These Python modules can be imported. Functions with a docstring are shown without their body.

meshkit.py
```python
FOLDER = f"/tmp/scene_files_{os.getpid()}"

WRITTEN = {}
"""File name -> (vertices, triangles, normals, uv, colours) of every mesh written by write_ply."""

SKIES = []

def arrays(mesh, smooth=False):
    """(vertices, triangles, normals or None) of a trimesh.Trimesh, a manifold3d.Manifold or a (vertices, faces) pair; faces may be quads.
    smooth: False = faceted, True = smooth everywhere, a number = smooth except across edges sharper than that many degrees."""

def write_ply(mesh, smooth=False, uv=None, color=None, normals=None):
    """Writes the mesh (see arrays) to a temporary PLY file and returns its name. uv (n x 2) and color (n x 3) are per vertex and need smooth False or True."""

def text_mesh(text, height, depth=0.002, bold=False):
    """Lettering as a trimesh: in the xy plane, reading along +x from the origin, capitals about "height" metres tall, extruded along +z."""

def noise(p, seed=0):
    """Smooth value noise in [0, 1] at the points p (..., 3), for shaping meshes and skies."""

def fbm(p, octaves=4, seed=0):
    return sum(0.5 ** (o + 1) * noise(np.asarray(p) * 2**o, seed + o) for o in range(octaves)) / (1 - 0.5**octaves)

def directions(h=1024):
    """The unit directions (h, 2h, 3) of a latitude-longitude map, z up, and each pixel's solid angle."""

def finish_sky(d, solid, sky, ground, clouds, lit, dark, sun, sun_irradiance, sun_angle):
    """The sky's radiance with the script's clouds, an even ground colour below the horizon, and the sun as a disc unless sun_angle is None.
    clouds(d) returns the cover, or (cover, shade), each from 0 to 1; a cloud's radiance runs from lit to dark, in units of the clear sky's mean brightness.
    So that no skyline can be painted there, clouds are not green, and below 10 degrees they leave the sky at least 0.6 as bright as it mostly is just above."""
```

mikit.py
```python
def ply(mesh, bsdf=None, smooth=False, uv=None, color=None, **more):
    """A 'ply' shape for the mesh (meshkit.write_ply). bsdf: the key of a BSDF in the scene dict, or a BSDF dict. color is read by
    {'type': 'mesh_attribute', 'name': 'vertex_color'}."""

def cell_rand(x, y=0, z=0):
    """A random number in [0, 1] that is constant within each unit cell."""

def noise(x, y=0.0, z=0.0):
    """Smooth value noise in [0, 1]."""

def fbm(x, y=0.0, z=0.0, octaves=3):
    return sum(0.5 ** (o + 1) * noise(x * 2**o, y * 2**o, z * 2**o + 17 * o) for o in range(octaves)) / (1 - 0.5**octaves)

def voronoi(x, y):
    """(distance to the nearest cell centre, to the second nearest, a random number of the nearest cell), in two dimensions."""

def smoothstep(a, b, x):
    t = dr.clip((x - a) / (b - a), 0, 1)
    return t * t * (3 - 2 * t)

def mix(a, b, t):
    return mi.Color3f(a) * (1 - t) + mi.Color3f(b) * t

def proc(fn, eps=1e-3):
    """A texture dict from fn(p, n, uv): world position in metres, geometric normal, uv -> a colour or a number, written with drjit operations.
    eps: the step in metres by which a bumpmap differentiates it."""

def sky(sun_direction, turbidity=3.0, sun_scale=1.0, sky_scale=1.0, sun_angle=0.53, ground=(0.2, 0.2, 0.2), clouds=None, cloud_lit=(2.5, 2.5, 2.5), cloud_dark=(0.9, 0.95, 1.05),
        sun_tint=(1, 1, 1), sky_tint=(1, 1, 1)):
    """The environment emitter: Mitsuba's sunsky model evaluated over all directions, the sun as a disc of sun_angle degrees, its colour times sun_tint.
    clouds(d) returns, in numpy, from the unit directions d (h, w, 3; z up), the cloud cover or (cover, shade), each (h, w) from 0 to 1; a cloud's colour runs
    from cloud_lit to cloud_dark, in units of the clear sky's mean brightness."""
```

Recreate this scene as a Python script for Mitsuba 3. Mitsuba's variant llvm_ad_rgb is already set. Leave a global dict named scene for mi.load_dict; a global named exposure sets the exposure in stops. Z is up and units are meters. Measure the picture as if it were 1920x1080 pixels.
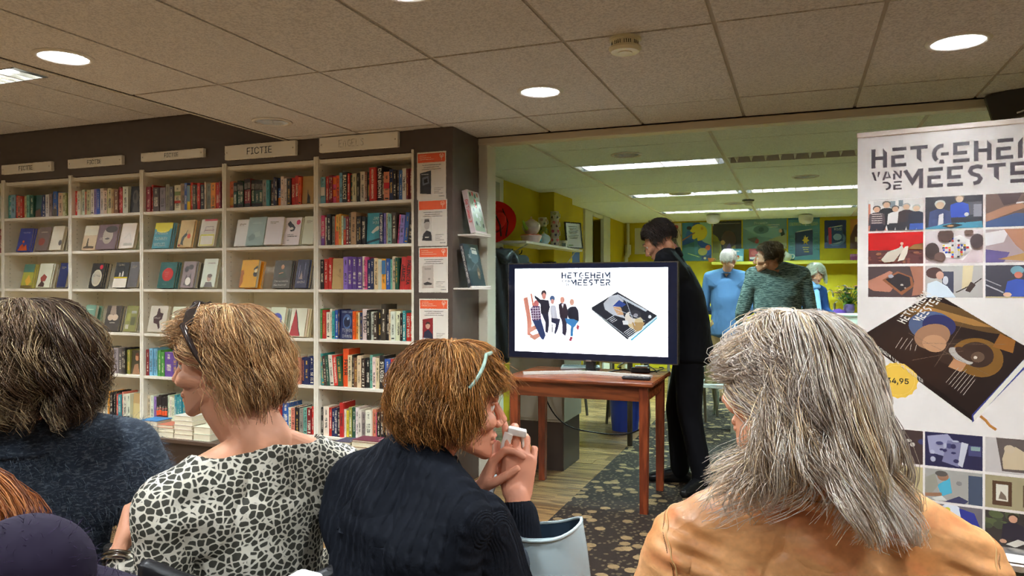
import math, random, numpy as np, trimesh, mitsuba as mi, drjit as dr, mikit, meshkit
import manifold3d as m3
import scipy.sparse as sp
from shapely import geometry as sg, affinity as sa
from shapely.ops import unary_union
from mikit import noise, fbm, cell_rand, smoothstep
def as3(a): return mi.Color3f(*[float(x) for x in a]) if isinstance(a, (np.ndarray, list, tuple)) else mi.Color3f(a)
def mix(a, b, t): return as3(a) * (1 - t) + as3(b) * t
T = mi.ScalarTransform4f
rng = np.random.default_rng(11)
random.seed(5)
scene, labels = {'type': 'scene'}, {}

# ---------------------------------------------------------------- camera, light, exposure
EYE = np.array([0, 0, 1.33])                     # a seated visitor's eye height
YAW, PITCH, FPX = math.radians(21.2), math.radians(-.16), 1385.0
FWD = np.array([-math.sin(YAW) * math.cos(PITCH), math.cos(YAW) * math.cos(PITCH), math.sin(PITCH)])
RGT = np.array([math.cos(YAW), math.sin(YAW), 0.0])
UPV = np.cross(RGT, FWD)
scene['camera'] = {'type': 'perspective', 'fov': math.degrees(2 * math.atan(960 / FPX)), 'fov_axis': 'x', 'near_clip': .05, 'far_clip': 60.,
                   'to_world': T().look_at(origin=EYE.tolist(), target=(EYE + FWD).tolist(), up=[0, 0, 1])}
exposure = 0.0
FRONT_LIGHT = (470., 510., 536.)                 # recessed downlights of the shop
BACK_LIGHT = (124., 190., 188.)                  # fluorescent tubes of the room behind
RAISED_LIGHT = (115., 123., 125.)                # louvre lamp in the raised ceiling
SCREEN_LIGHT = (1.55, 1.72, 1.85)                # television picture
# the sun and the sky play no part: it is evening and the rooms have no window in view

def ray(x, y): return FWD + (x - 960) / FPX * RGT - (y - 540) / FPX * UPV
def onY(x, y, Y): d = ray(x, y); return EYE + d * Y / d[1]
def onX(x, y, X): d = ray(x, y); return EYE + d * X / d[0]
def onZ(x, y, z): d = ray(x, y); return EYE + d * (z - EYE[2]) / d[2]
def dep(x, y, t): return EYE + ray(x, y) * t

# ---------------------------------------------------------------- helpers
def S(*c):
    c = np.array(c[0] if len(c) == 1 else c, float) / 255
    return np.where(c < .04045, c / 12.92, ((c + .055) / 1.055) ** 2.4)
def I4(): return np.eye(4)
def TR(x, y=None, z=None):
    m = np.eye(4); m[:3, 3] = x if y is None else (x, y, z); return m
def _rot(i, j, a):
    m = np.eye(4); c, s = math.cos(a), math.sin(a); m[i, i] = c; m[j, j] = c; m[i, j] = -s; m[j, i] = s; return m
def RX(d): return _rot(1, 2, math.radians(d))
def RY(d): return _rot(2, 0, math.radians(d))
def RZ(d): return _rot(0, 1, math.radians(d))
def SC(x, y=None, z=None): return np.diag([x, x if y is None else y, x if z is None else z, 1.0])
def xf(M, v): v = np.atleast_2d(np.asarray(v, float)); return v @ M[:3, :3].T + M[:3, 3]
BOXF = np.array([[0, 2, 3, 1], [4, 5, 7, 6], [0, 1, 5, 4], [2, 6, 7, 3], [0, 4, 6, 2], [1, 3, 7, 5]])
def tri(f):
    f = np.asarray(f); return f if f.shape[1] == 3 else np.vstack([f[:, [0, 1, 2]], f[:, [0, 2, 3]]])
SPH = trimesh.creation.icosphere(subdivisions=2).vertices
def hull(pts, M=None):
    """convex hull of balls/ellipsoids [(centre, r), ...]"""
    p = np.vstack([np.asarray(c, float) + SPH * np.asarray(r, float) for c, r in pts])
    return m3.Manifold.hull_points(xf(M, p) if M is not None else p)
def lap(v, f, it, lam=.5, nu=-.52):
    n = len(v); e = np.vstack([f[:, [0, 1]], f[:, [1, 2]], f[:, [2, 0]]])
    A = sp.coo_matrix((np.ones(len(e)), (e[:, 0], e[:, 1])), (n, n)).tocsr(); A = ((A + A.T) > 0).astype(float)
    A = sp.diags(1 / np.maximum(np.asarray(A.sum(1)).ravel(), 1)) @ A
    for _ in range(it):
        v = v + lam * (A @ v - v)
        if nu: v = v + nu * (A @ v - v)
    return v
def man(m):
    m = m.to_mesh(); t = trimesh.Trimesh(m.vert_properties[:, :3], m.tri_verts, process=True); t.merge_vertices()
    return np.array(t.vertices, float), np.array(t.faces)
def union(ms): return m3.Manifold.batch_boolean(list(ms), m3.OpType.Add)
def flesh(ms, L=.012, it=6, nu=-.52, cut=None):
    """bones joined into one smooth skin"""
    m = union(ms)
    if cut is not None: m = m - cut
    v, f = man(m.refine_to_length(L))
    return lap(v, f, it, .5, nu), f
def vnorm(v, f):
    n = np.zeros_like(v); c = np.cross(v[f[:, 1]] - v[f[:, 0]], v[f[:, 2]] - v[f[:, 0]])
    for k in range(3): np.add.at(n, f[:, k], c)
    return n / np.maximum(np.linalg.norm(n, axis=1, keepdims=True), 1e-12)

class MB:
    """gathers coloured pieces of ONE mesh"""
    def __init__(s): s.V, s.F, s.C, s.n = [], [], [], 0
    def add(s, v, f, c, M=None):
        v = np.asarray(v, float); f = tri(f)
        if M is not None: v = xf(M, v)
        s.V.append(v); s.F.append(f + s.n); s.C.append(np.broadcast_to(np.asarray(c, float), (len(v), 3))); s.n += len(v); return s
    def box(s, lo, hi, c, M=None):
        lo, hi = np.minimum(lo, hi), np.maximum(lo, hi)
        v = np.array([[(lo, hi)[i][0], (lo, hi)[j][1], (lo, hi)[k][2]] for i in (0, 1) for j in (0, 1) for k in (0, 1)])
        return s.add(v, BOXF[:, ::1] if True else BOXF, c, M)
    def rbox(s, lo, hi, c, r=.004, M=None):
        lo, hi = np.array(lo, float), np.array(hi, float); p = []
        for i in (0, 1):
            for j in (0, 1):
                for k in (0, 1):
                    q = np.where([i, j, k], hi - r, lo + r); sgn = np.where([i, j, k], 1, -1)
                    for a in range(3): w = q.copy(); w[a] += sgn[a] * r; p.append(w)
        return s.man(m3.Manifold.hull_points(np.array(p)), c, M)
    def man(s, m, c, M=None): v, f = man(m); return s.add(v, f, c, M)
    def tube(s, path, r, c, k=8, M=None, cap=True):
        p = np.asarray(path, float); r = np.broadcast_to(np.asarray(r, float), (len(p),))
        t = np.gradient(p, axis=0); t /= np.linalg.norm(t, axis=1, keepdims=True) + 1e-12
        a = np.zeros_like(t); u = np.cross(t[0], [0, 0, 1.] if abs(t[0][2]) < .9 else [1., 0, 0])
        for i in range(len(p)): u = u - t[i] * (u @ t[i]); u /= np.linalg.norm(u) + 1e-12; a[i] = u
        b = np.cross(t, a); g = np.arange(k) * 2 * np.pi / k
        v = p[:, None] + r[:, None, None] * (np.cos(g)[None, :, None] * a[:, None] + np.sin(g)[None, :, None] * b[:, None])
        i, j = np.meshgrid(np.arange(len(p) - 1), np.arange(k), indexing='ij')
        q = np.stack([i * k + j, i * k + (j + 1) % k, (i + 1) * k + (j + 1) % k, (i + 1) * k + j], -1).reshape(-1, 4)
        v = np.vstack([v.reshape(-1, 3), p[:1], p[-1:]]); f = tri(q); n = len(p) * k
        if cap: f = np.vstack([f, [[n, (j + 1) % k, j] for j in range(k)], [[n + 1, n - k + j, n - k + (j + 1) % k] for j in range(k)]])
        return s.add(v, f, c, M)
    def lathe(s, prof, c, k=24, M=None):
        p = np.asarray(prof, float); g = np.arange(k) * 2 * np.pi / k
        v = np.stack([p[:, None, 0] * np.cos(g), p[:, None, 0] * np.sin(g), np.broadcast_to(p[:, None, 1], (len(p), k))], -1).reshape(-1, 3)
        i, j = np.meshgrid(np.arange(len(p) - 1), np.arange(k), indexing='ij')
        q = np.stack([i * k + j, i * k + (j + 1) % k, (i + 1) * k + (j + 1) % k, (i + 1) * k + j], -1).reshape(-1, 4)
        c = np.repeat(np.asarray(c, float), k, 0) if np.ndim(c) == 2 else c
        return s.add(v, q, c, M)
    def poly(s, pg, d, c, M=None):
        """shapely polygon extruded along +z"""
        for g in getattr(pg, 'geoms', [pg]):
            if g.geom_type == 'Polygon' and g.area > 1e-9:
                t = trimesh.creation.extrude_polygon(g, d, engine='earcut'); s.add(t.vertices, t.faces, c, M)
        return s
    def text(s, t, h, c, M=None, depth=.0004, bold=False, mid=False):
        m = meshkit.text_mesh(t, h, depth, bold); v = np.array(m.vertices)
        if mid: v[:, 0] -= (v[:, 0].max() + v[:, 0].min()) / 2
        return s.add(v, m.faces, c, M)
    def get(s): return np.vstack(s.V), np.vstack(s.F), np.vstack(s.C)

def pack(c):
    """a piece's colour carried by its uv: x = 255 levels of red + .1 + .8 green, y = blue"""
    c = np.clip(c, 0, 1); return np.stack([np.round(c[:, 0] ** .5 * 255) + .1 + .8 * c[:, 1] ** .5, c[:, 2] ** .5], -1)
_count = {}
def numbered(base):
    k = _count.get(base, 0); _count[base] = k + 1
    return base if k == 0 else f'{base}_{k:03d}'
def put(key, mesh, mat='matte', smooth=False, uv=None, **kw):
    v, f, c = mesh.get() if isinstance(mesh, MB) else mesh
    if smooth not in (True, False):
        c = np.broadcast_to(c, v.shape)
        cc = {}
        t = trimesh.graph.smooth_shade(trimesh.Trimesh(v, f, process=False, vertex_colors=None), angle=math.radians(smooth), facet_minarea=None)
        if len(np.unique(np.round(c, 5), axis=0)) == 1: c = np.broadcast_to(c[0], (len(t.vertices), 3))
        else:
            from scipy.spatial import cKDTree
            c = c[cKDTree(v).query(np.array(t.vertices))[1]]
        v, f, smooth = np.array(t.vertices), np.array(t.faces), True
    if uv is None: uv = pack(np.broadcast_to(c, v.shape))
    scene[key] = mikit.ply((v, f), mat, smooth=smooth, uv=uv, **kw)
    return key
def thing(base, label, cat, group=None):
    key = numbered(base); labels[key] = {'label': label, 'category': cat}
    if group: labels[key]['group'] = group
    return key
def part(root, name, mesh, mat='matte', smooth=False, label=None, kind=None, uv=None, **kw):
    key = numbered(root + '__' + name); put(key, mesh, mat, smooth, uv, **kw)
    if label or kind: labels[key] = {a: b for a, b in (('label', label), ('kind', kind)) if b}
    return key
def single(base, mesh, mat, label, cat, smooth=False, group=None, kind=None, **kw):
    key = thing(base, label, cat, group); put(key, mesh, mat, smooth, **kw)
    if kind: labels[key]['kind'] = kind
    return key
def struct(key, mesh, mat='matte', smooth=False, label=None, cat=None):
    put(key, mesh, mat, smooth); labels[key] = {'kind': 'structure', 'label': label or key.replace('_', ' '), 'category': cat or key.split('_')[0]}
    return key

# prints: flat vector pictures. Shapes in units of 100 x 100, y downwards, on a sheet of W x H metres whose frame M has x right, y up, z outwards
def art(mb, M, W, H, shapes, z=.0002, dz=.00012):
    for k, s_ in enumerate(shapes):
        t, col = s_[0], S(s_[1])
        A = lambda pts: [(x * W / 100, -y * H / 100) for x, y in pts]
        if t == 'r': x0, y0, x1, y1 = s_[2:]; pg = sg.Polygon(A([(x0, y0), (x1, y0), (x1, y1), (x0, y1)]))
        elif t == 'e':
            cx, cy, rx, ry = s_[2:6]; pg = sg.Polygon(A([(cx + rx * math.cos(a), cy + ry * math.sin(a)) for a in np.linspace(0, 2 * np.pi, 17)[:-1]]))
        elif t == 'p': pg = sg.Polygon(A(s_[2])).buffer(0)
        elif t == 'l': pg = sg.LineString(A(s_[3])).buffer(s_[2] * W / 200, cap_style=2, quad_segs=2)
        elif t == 't':
            m = meshkit.text_mesh(s_[2], s_[5] * H / 100, .0001); v = np.array(m.vertices); w = v[:, 0].max() - v[:, 0].min()
            mx = (s_[6] if len(s_) > 6 else 1000) * W / 100
            if w > mx: v[:, 0] *= mx / w
            v[:, 0] += s_[3] * W / 100; v[:, 1] -= s_[4] * H / 100; v[:, 2] += z + k * dz
            mb.add(v, m.faces, col, M); continue
        pg = pg.intersection(sg.box(0, -H, W, 0))
        if pg.area > 1e-9: mb.poly(pg, .0001, col, M @ TR(0, 0, z + k * dz))
    return mb
# ---------------------------------------------------------------- materials
def piece_colour(p, n, uv):
    r = dr.floor(uv.x); return mi.Color3f(dr.square(r / 255), dr.square((uv.x - r - .1) / .8), dr.square(uv.y))
PIECE = mikit.proc(piece_colour)
def vcol(): return PIECE
def two(b): return {'type': 'twosided', 'bsdf': b}
def prin(rough, spec=.5, col=None, **kw): return {'type': 'principled', 'base_color': col or vcol(), 'roughness': rough, 'specular': spec, **kw}
scene['matte'] = two(prin(.75, .3))
scene['satin'] = two(prin(.42, .5))
scene['gloss'] = two(prin(.16, .5))
scene['paper'] = two(prin(.55, .4))
scene['skin'] = two(prin(.5, .4, sheen=.1))
scene['hair'] = two(prin(.38, .55))
scene['cloth'] = two(prin(.9, .1, sheen=.35))
scene['metal'] = two({'type': 'principled', 'base_color': vcol(), 'roughness': .28, 'metallic': 1.0})
scene['mirror_metal'] = two({'type': 'principled', 'base_color': vcol(), 'roughness': .12, 'metallic': 1.0})
def C3(*c): return mi.Color3f(*[float(x) for x in S(*c)])

def tile_fn(p, n, uv):
    s = fbm(p.x * 140, p.y * 140, p.z * 140, 2); b = fbm(p.x * 1.7, p.y * 1.7, 3.1, 2)
    return mix(S(176, 169, 158), S(202, 195, 184), smoothstep(.25, .7, s)) * (.93 + .14 * b)
def back_tile_fn(p, n, uv):
    s = fbm(p.x * 140, p.y * 140, p.z * 140, 2)
    return mix(S(200, 208, 192), S(222, 230, 214), smoothstep(.25, .7, s))
scene['back_tile'] = two(prin(.9, .1, mikit.proc(back_tile_fn)))
scene['ceiling_tile'] = two(prin(.9, .1, mikit.proc(tile_fn)))
def plank_fn(p, n, uv):
    r = cell_rand(dr.floor(p.y / .145), 3, dr.floor(p.x / 1.3 + .37 * dr.floor(p.y / .145)))
    g = fbm(p.x * 5 + r * 30, p.y * 55, r * 9, 4); k = smoothstep(.62, .72, fbm(p.x * 3 + r * 17, p.y * 14, 5., 3))
    c = mix(S(92, 68, 42), S(138, 106, 66), smoothstep(.3, .72, g))
    return mix(c, S(70, 50, 30), .5 * k) * (.82 + .32 * r)
scene['planks'] = two(prin(.34, .5, mikit.proc(plank_fn)))
def carpet_fn(p, n, uv):
    a = mikit.voronoi(p.x * 11, p.y * 11); b = mikit.voronoi(p.x * 34 + 5, p.y * 27)
    big = (a[0] < .2 + .16 * a[2]) & (a[2] > .55); sm = (b[0] < .28) & (b[2] > .42)
    ring = fbm(p.x * 90, p.y * 90, 0., 2)
    c = mix(S(34, 27, 24), S(47, 38, 33), fbm(p.x * 400, p.y * 400, 0., 2))
    c = dr.select(sm, mix(S(56, 48, 38), S(84, 72, 54), b[2]), c)
    return dr.select(big, mix(S(84, 66, 48), S(128, 106, 76), a[2]) * (.7 + .5 * ring), c)
scene['carpet_mat'] = two(prin(.95, .05, mikit.proc(carpet_fn), sheen=.3))
def yel_fn(p, n, uv):
    return mix(S(172, 148, 14), S(188, 166, 26), fbm(p.x * 2.2, p.y * 2.2, p.z * 2.2, 3))
scene['yellow_wall'] = two(prin(.7, .3, mikit.proc(yel_fn)))
def brown_fn(p, n, uv):
    return mix(S(70, 58, 50), S(80, 67, 58), fbm(p.x * 30, p.y * 30, p.z * 30, 3))
scene['brown_board'] = two(prin(.45, .45, mikit.proc(brown_fn)))
def plaster_fn(p, n, uv):
    return mix(S(196, 186, 166), S(206, 197, 178), fbm(p.x * 3, p.y * 3, p.z * 3, 3))
scene['plaster'] = two(prin(.85, .2, mikit.proc(plaster_fn)))
def wood_fn(p, n, uv):
    g = fbm(p.x * 6, p.y * 46, p.z * 46 + p.x * 2, 4)
    return mix(S(92, 42, 22), S(130, 66, 34), smoothstep(.3, .7, g))
scene['table_wood'] = two(prin(.22, .5, mikit.proc(wood_fn), clearcoat=.4, clearcoat_gloss=.85))
def legwood_fn(p, n, uv):
    g = fbm(p.x * 46, p.y * 46, p.z * 5, 4)
    return mix(S(92, 36, 17), S(128, 58, 28), smoothstep(.3, .7, g))
scene['leg_wood'] = two(prin(.35, .5, mikit.proc(legwood_fn)))

# spine lettering too small to read: uv.x = 10 * book + 0..1 across the spine (more elsewhere), uv.y up the spine
def marks(p, n, uv):
    k = dr.floor(uv.x * .1); x = uv.x - 10 * k; y = uv.y
    r1, r2, r3, r4 = [cell_rand(k, q, 5) for q in (1, 2, 3, 4)]
    w = .16 + .16 * r1; f = 22 + 14 * r2; c = dr.floor(y * f); fr = y * f - c
    on = (dr.abs(x - .5) < w) & (y > .13 + .12 * r3) & (y < .5 + .2 * r4) & (fr > .2) & (cell_rand(k, c, 11) > .16)
    hole = (cell_rand(c + 40 * k, dr.floor(x * 9), dr.floor(y * f * 3)) < .34)
    f2 = 44.; c2 = dr.floor(y * f2); fr2 = y * f2 - c2
    au = (dr.abs(x - .5) < .14) & (y > .72) & (y < .86 + .08 * r1) & (fr2 > .3) & (cell_rand(k, c2, 17) > .2)
    band = (r2 > .72) & (y > .055) & (y < .1) & (x > .2) & (x < .8)
    return dr.select(((on & ~hole) | au | band) & (x >= 0) & (x <= 1), mi.Float(1), mi.Float(0))
MK = mikit.proc(marks)
COVER = []
def cover_colour(p, n, uv):
    k = mi.UInt32(dr.floor(uv.x * .1)); a = np.array(COVER, np.float32)
    return mi.Color3f(*[dr.gather(mi.Float, mi.Float(np.ascontiguousarray(a[:, i])), dr.minimum(k, len(COVER) - 1)) for i in range(3)])
CC = mikit.proc(cover_colour)
def lettered(col): return two({'type': 'blendbsdf', 'weight': MK, 'a': prin(.34, .5, CC), 'b': prin(.4, .5, {'type': 'rgb', 'value': [float(x) for x in col]})})
scene['cover_pale'] = lettered(S(226, 216, 192))
scene['cover_dark'] = lettered(S(40, 34, 34))
scene['cover_gold'] = lettered(S(204, 160, 70))
# ---------------------------------------------------------------- the two rooms
YB, ZC, ZR, EDGE = 4.30, 2.36, 2.62, -3.365       # bookcase front, ceiling, raised ceiling, edge between them
WHITE, OFFW = S(214, 206, 190), S(196, 188, 170)
def boxmesh(lo, hi, c=WHITE): return MB().box(lo, hi, c)
struct('floor', boxmesh((-7.3, -3.3, -.12), (3.7, 12.2, -.004)), 'planks', label='wooden plank floor of the bookshop')
def planks(x0, x1, y0, y1):
    y, k = y0, 0
    while y < y1 - .01:
        x = x0 - (k * .47) % 1.3; k += 1
        while x < x1:
            a, b = max(x, x0), min(x + 1.3, x1)
            if b - a > .06: part('floor', 'plank', MB().box((a + .0012, y + .0012, -.02), (b - .0012, y + .1438, random.uniform(-.0012, .0006)), WHITE), 'planks')
            x += 1.3
        y += .145
planks(-2.66, -1.3, 3.335, 7.685)
planks(.5, 1.95, 3.19, 4.35)
k = thing('carpet', 'long dark brown carpet with round beige dots under the table leg and the standing man', 'carpet')
put(k, MB().rbox((-1.32, -1.2, -.004), (.56, 9.9, .006), WHITE, .004), 'carpet_mat')

struct('wall_left', boxmesh((-7.3, -3.3, 0), (-7.2, 4.75, 2.78)), 'plaster', label='left side wall of the shop')
struct('wall_rear', boxmesh((-7.2, -3.3, 0), (3.3, -3.2, 2.75)), 'plaster', label='rear wall of the shop behind the audience')
struct('wall_right', boxmesh((3.2, -3.2, 0), (3.3, 4.78, 2.6)), 'plaster', label='right side wall of the shop')
struct('wall_back', MB().box((-7.2, 4.66, 0), (-2.1, 4.76, 2.76), WHITE), 'brown_board', label='brown wall behind the bookcases')
fas = MB().box((-7.2, YB + .012, 2.215), (EDGE + .012, YB + .34, 2.635), WHITE).box((EDGE + .012, YB + .012, 2.215), (-2.08, YB + .34, 2.357), WHITE)
struct('wall_fascia', fas, 'brown_board', label='dark brown fascia above the bookcases', cat='wall')
pil = MB().box((-2.358, YB, 0), (-2.078, 4.78, 2.357), WHITE)
struct('wall_pillar', pil, 'brown_board', label='dark brown end panel of the bookcase wall', cat='wall')
struct('wall_opening', MB().box((2.1, 4.70, 0), (3.3, 4.86, 2.5), WHITE), 'plaster', label='wall at the right of the wide opening')
# opening frame: post and beam
fr = MB().rbox((-2.078, 4.71, 0), (-2.008, 4.86, 2.31), S(206, 200, 180), .004)
struct('trim_1', fr, 'satin', label='white painted door post of the wide opening')
fr = MB().rbox((-2.078, 4.70, 2.306), (2.1, 4.80, 2.356), S(200, 186, 160), .006).rbox((-2.078, 4.80, 2.325), (2.1, 4.88, 2.356), S(196, 190, 170), .004)
struct('trim_2', fr, 'satin', label='white painted beam above the wide opening')

RSPOTS = [(-4.9, 1.6), (-6.3, 1.7), (-4.1, .2)]
LAMPS = [(-3.08, 2.37, 1), (-1.275, 3.70, 1), (.626, 3.58, 1), (-3.08, 3.78, 0)] + [(-1.27, y, 1) for y in (2.25, .85, -.6)] + [(.63, y, 1) for y in (2.15, .75, -.7)] + [(-3.08, y, 1) for y in (.95, -.5)] + [(2.45, 2.1, 0)]
DIMMED = [(-1.26, 5.73), (.06, 7.48), (-1.23, 8.36), (.9, 9.5), (-.75, 9.6)]
GX = [EDGE + .004, -2.77, -2.155, -1.55, -.925, -.31, .3, .9, 1.515, 2.13, 2.745, 3.2]
GY = [-3.2, -1.96, -.725, .51, 1.745, 2.985, 4.22, 4.705]
holes = unary_union([sg.Point(x, y).buffer(.112, 12) for x, y, *_ in LAMPS + DIMMED])
struct('ceiling', MB().box((EDGE + .004, -3.2, ZC + .13), (3.3, 4.78, ZC + .2), OFFW).box((-2.75, 4.78, ZC + .13), (3.7, 12.2, ZC + .2), OFFW).box((-7.3, -3.3, ZR + .12), (EDGE + .02, 4.8, ZR + .18), OFFW), 'plaster', label='suspended ceiling of pale tiles')
def tiles(gx, gy, z, gap, holes=None, sag=.0015, mat='ceiling_tile'):
    for i in range(len(gx) - 1):
        for j in range(len(gy) - 1):
            pg = sg.box(gx[i] + gap, gy[j] + gap, gx[i + 1] - gap, gy[j + 1] - gap)
            if holes is not None: pg = pg.difference(holes)
            if pg.area > .001: part('ceiling', 'tile', MB().poly(pg, .016, OFFW, TR(0, 0, z + random.uniform(-sag, sag))), mat)
tiles(GX, GY, ZC, .0085, holes)
BAR = S(168, 158, 140)
for x in GX[1:-1]: part('ceiling', 'grid_bar', MB().box((x - .013, -3.2, ZC + .007), (x + .013, 4.70, ZC + .02), BAR))
for y in GY[1:-1]: part('ceiling', 'grid_bar', MB().box((EDGE, y - .013, ZC + .0075), (3.2, y + .013, ZC + .02), BAR))
# the step up to the raised ceiling at the left
st = MB().box((EDGE - .012, -3.2, ZC - .006), (EDGE + .004, 4.31, ZC + .03), S(190, 180, 160)).box((EDGE - .006, -3.2, ZC + .03), (EDGE + .014, 4.31, ZR + .125), S(150, 138, 120))
st.box((EDGE + .004, -3.2, ZC - .002), (EDGE + .011, 4.31, ZC + .02), S(60, 50, 40))
struct('trim_3', st, 'satin', label='edge strip where the lowered ceiling ends')
RLAMP = (-5.9, -4.32, 3.0, 3.22)
tiles([-7.2, -6.42, -5.8, -5.18, -4.56, EDGE - .012], [-3.2, .4, 4.3], ZR, .006, unary_union([sg.box(RLAMP[0], RLAMP[2], RLAMP[1], RLAMP[3])] + [sg.Point(x, y).buffer(.112, 12) for x, y in RSPOTS]))
for x in (-6.42, -5.8, -5.18, -4.56): part('ceiling', 'grid_bar', MB().box((x - .01, -3.2, ZR + .008), (x + .01, 4.31, ZR + .02), BAR))
# back room ceiling
BX = [-2.70, -1.835, -.555, .725, 2.005, 3.3, 3.6]
BY = [4.88] + [5.4 + .69 * i for i in range(10)] + [11.99]
fixt = [(-1.835, 6.09 + .06), (-.555, 6.09 + .06), (-1.835, 8.16 + .13), (-.555, 8.16 + .13), (-1.835, 10.34), (-.555, 10.34), (.725, 8.29), (.725, 10.34), (.725, 6.15)]
fix_holes = unary_union([sg.box(x + .02, y, x + 1.26, y + .285) for x, y in fixt])
tiles(BX, BY, ZC, .004, unary_union([holes, fix_holes]), .001, 'back_tile')
for x in BX[1:-1]: part('ceiling', 'grid_bar', MB().box((x - .012, 4.88, ZC - .001), (x + .012, 12, ZC + .02), S(186, 180, 160)))
for y in BY[1:-1]: part('ceiling', 'grid_bar', MB().box((-2.7, y - .008, ZC + .006), (3.6, y + .008, ZC + .02), S(130, 126, 108)).box((-2.7, y - .001, ZC + .001), (3.6, y + .001, ZC + .02), BAR))

# back room walls
struct('wall_far', MB().box((-2.9, 12.0, 0), (3.7, 12.1, 2.6), WHITE), 'yellow_wall', label='yellow far wall of the room behind')
lw = MB().box((-2.9, 4.78, 0), (-2.67, 6.3, 2.6), WHITE).box((-2.9, 6.3, 0), (-2.67, 9.5, 2.6), WHITE).box((-2.9, 10.9, 0), (-2.67, 12.0, 2.6), WHITE).box((-2.9, 9.5, 2.3), (-2.67, 10.9, 2.6), WHITE)
struct('wall_side', lw, 'yellow_wall', label='yellow left wall of the room behind')
struct('wall_pilaster', MB().box((-2.68, 7.72, 0), (-2.5, 8.42, 2.6), WHITE), 'yellow_wall', label='yellow pilaster on the left wall of the room behind', cat='wall')
struct('wall_side_right', MB().box((3.6, 4.78, 0), (3.7, 12.0, 2.6), WHITE), 'yellow_wall', label='right wall of the room behind', cat='wall')
W2 = S(206, 204, 190)
df = MB().rbox((-2.69, 9.5, 0), (-2.64, 9.88, 2.352), W2).rbox((-2.69, 10.5, 0), (-2.64, 10.9, 2.352), W2).box((-2.69, 9.88, 2.3), (-2.65, 10.5, 2.352), W2)
struct('door_1', df, 'satin', label='white door frame in the yellow left wall')
part('door_1', 'leaf', MB().rbox((-2.89, 9.86, .01), (-2.85, 10.52, 2.3), S(120, 116, 88)), 'satin')
df = MB().rbox((-2.69, 5.6, 0), (-2.63, 6.56, 2.352), S(200, 196, 176)).rbox((-2.64, 6.33, 2.0), (-2.62, 6.44, 2.3), S(150, 146, 126))
struct('trim_4', df, 'satin', label='white frame on the left wall next to the hanging coats')
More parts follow.
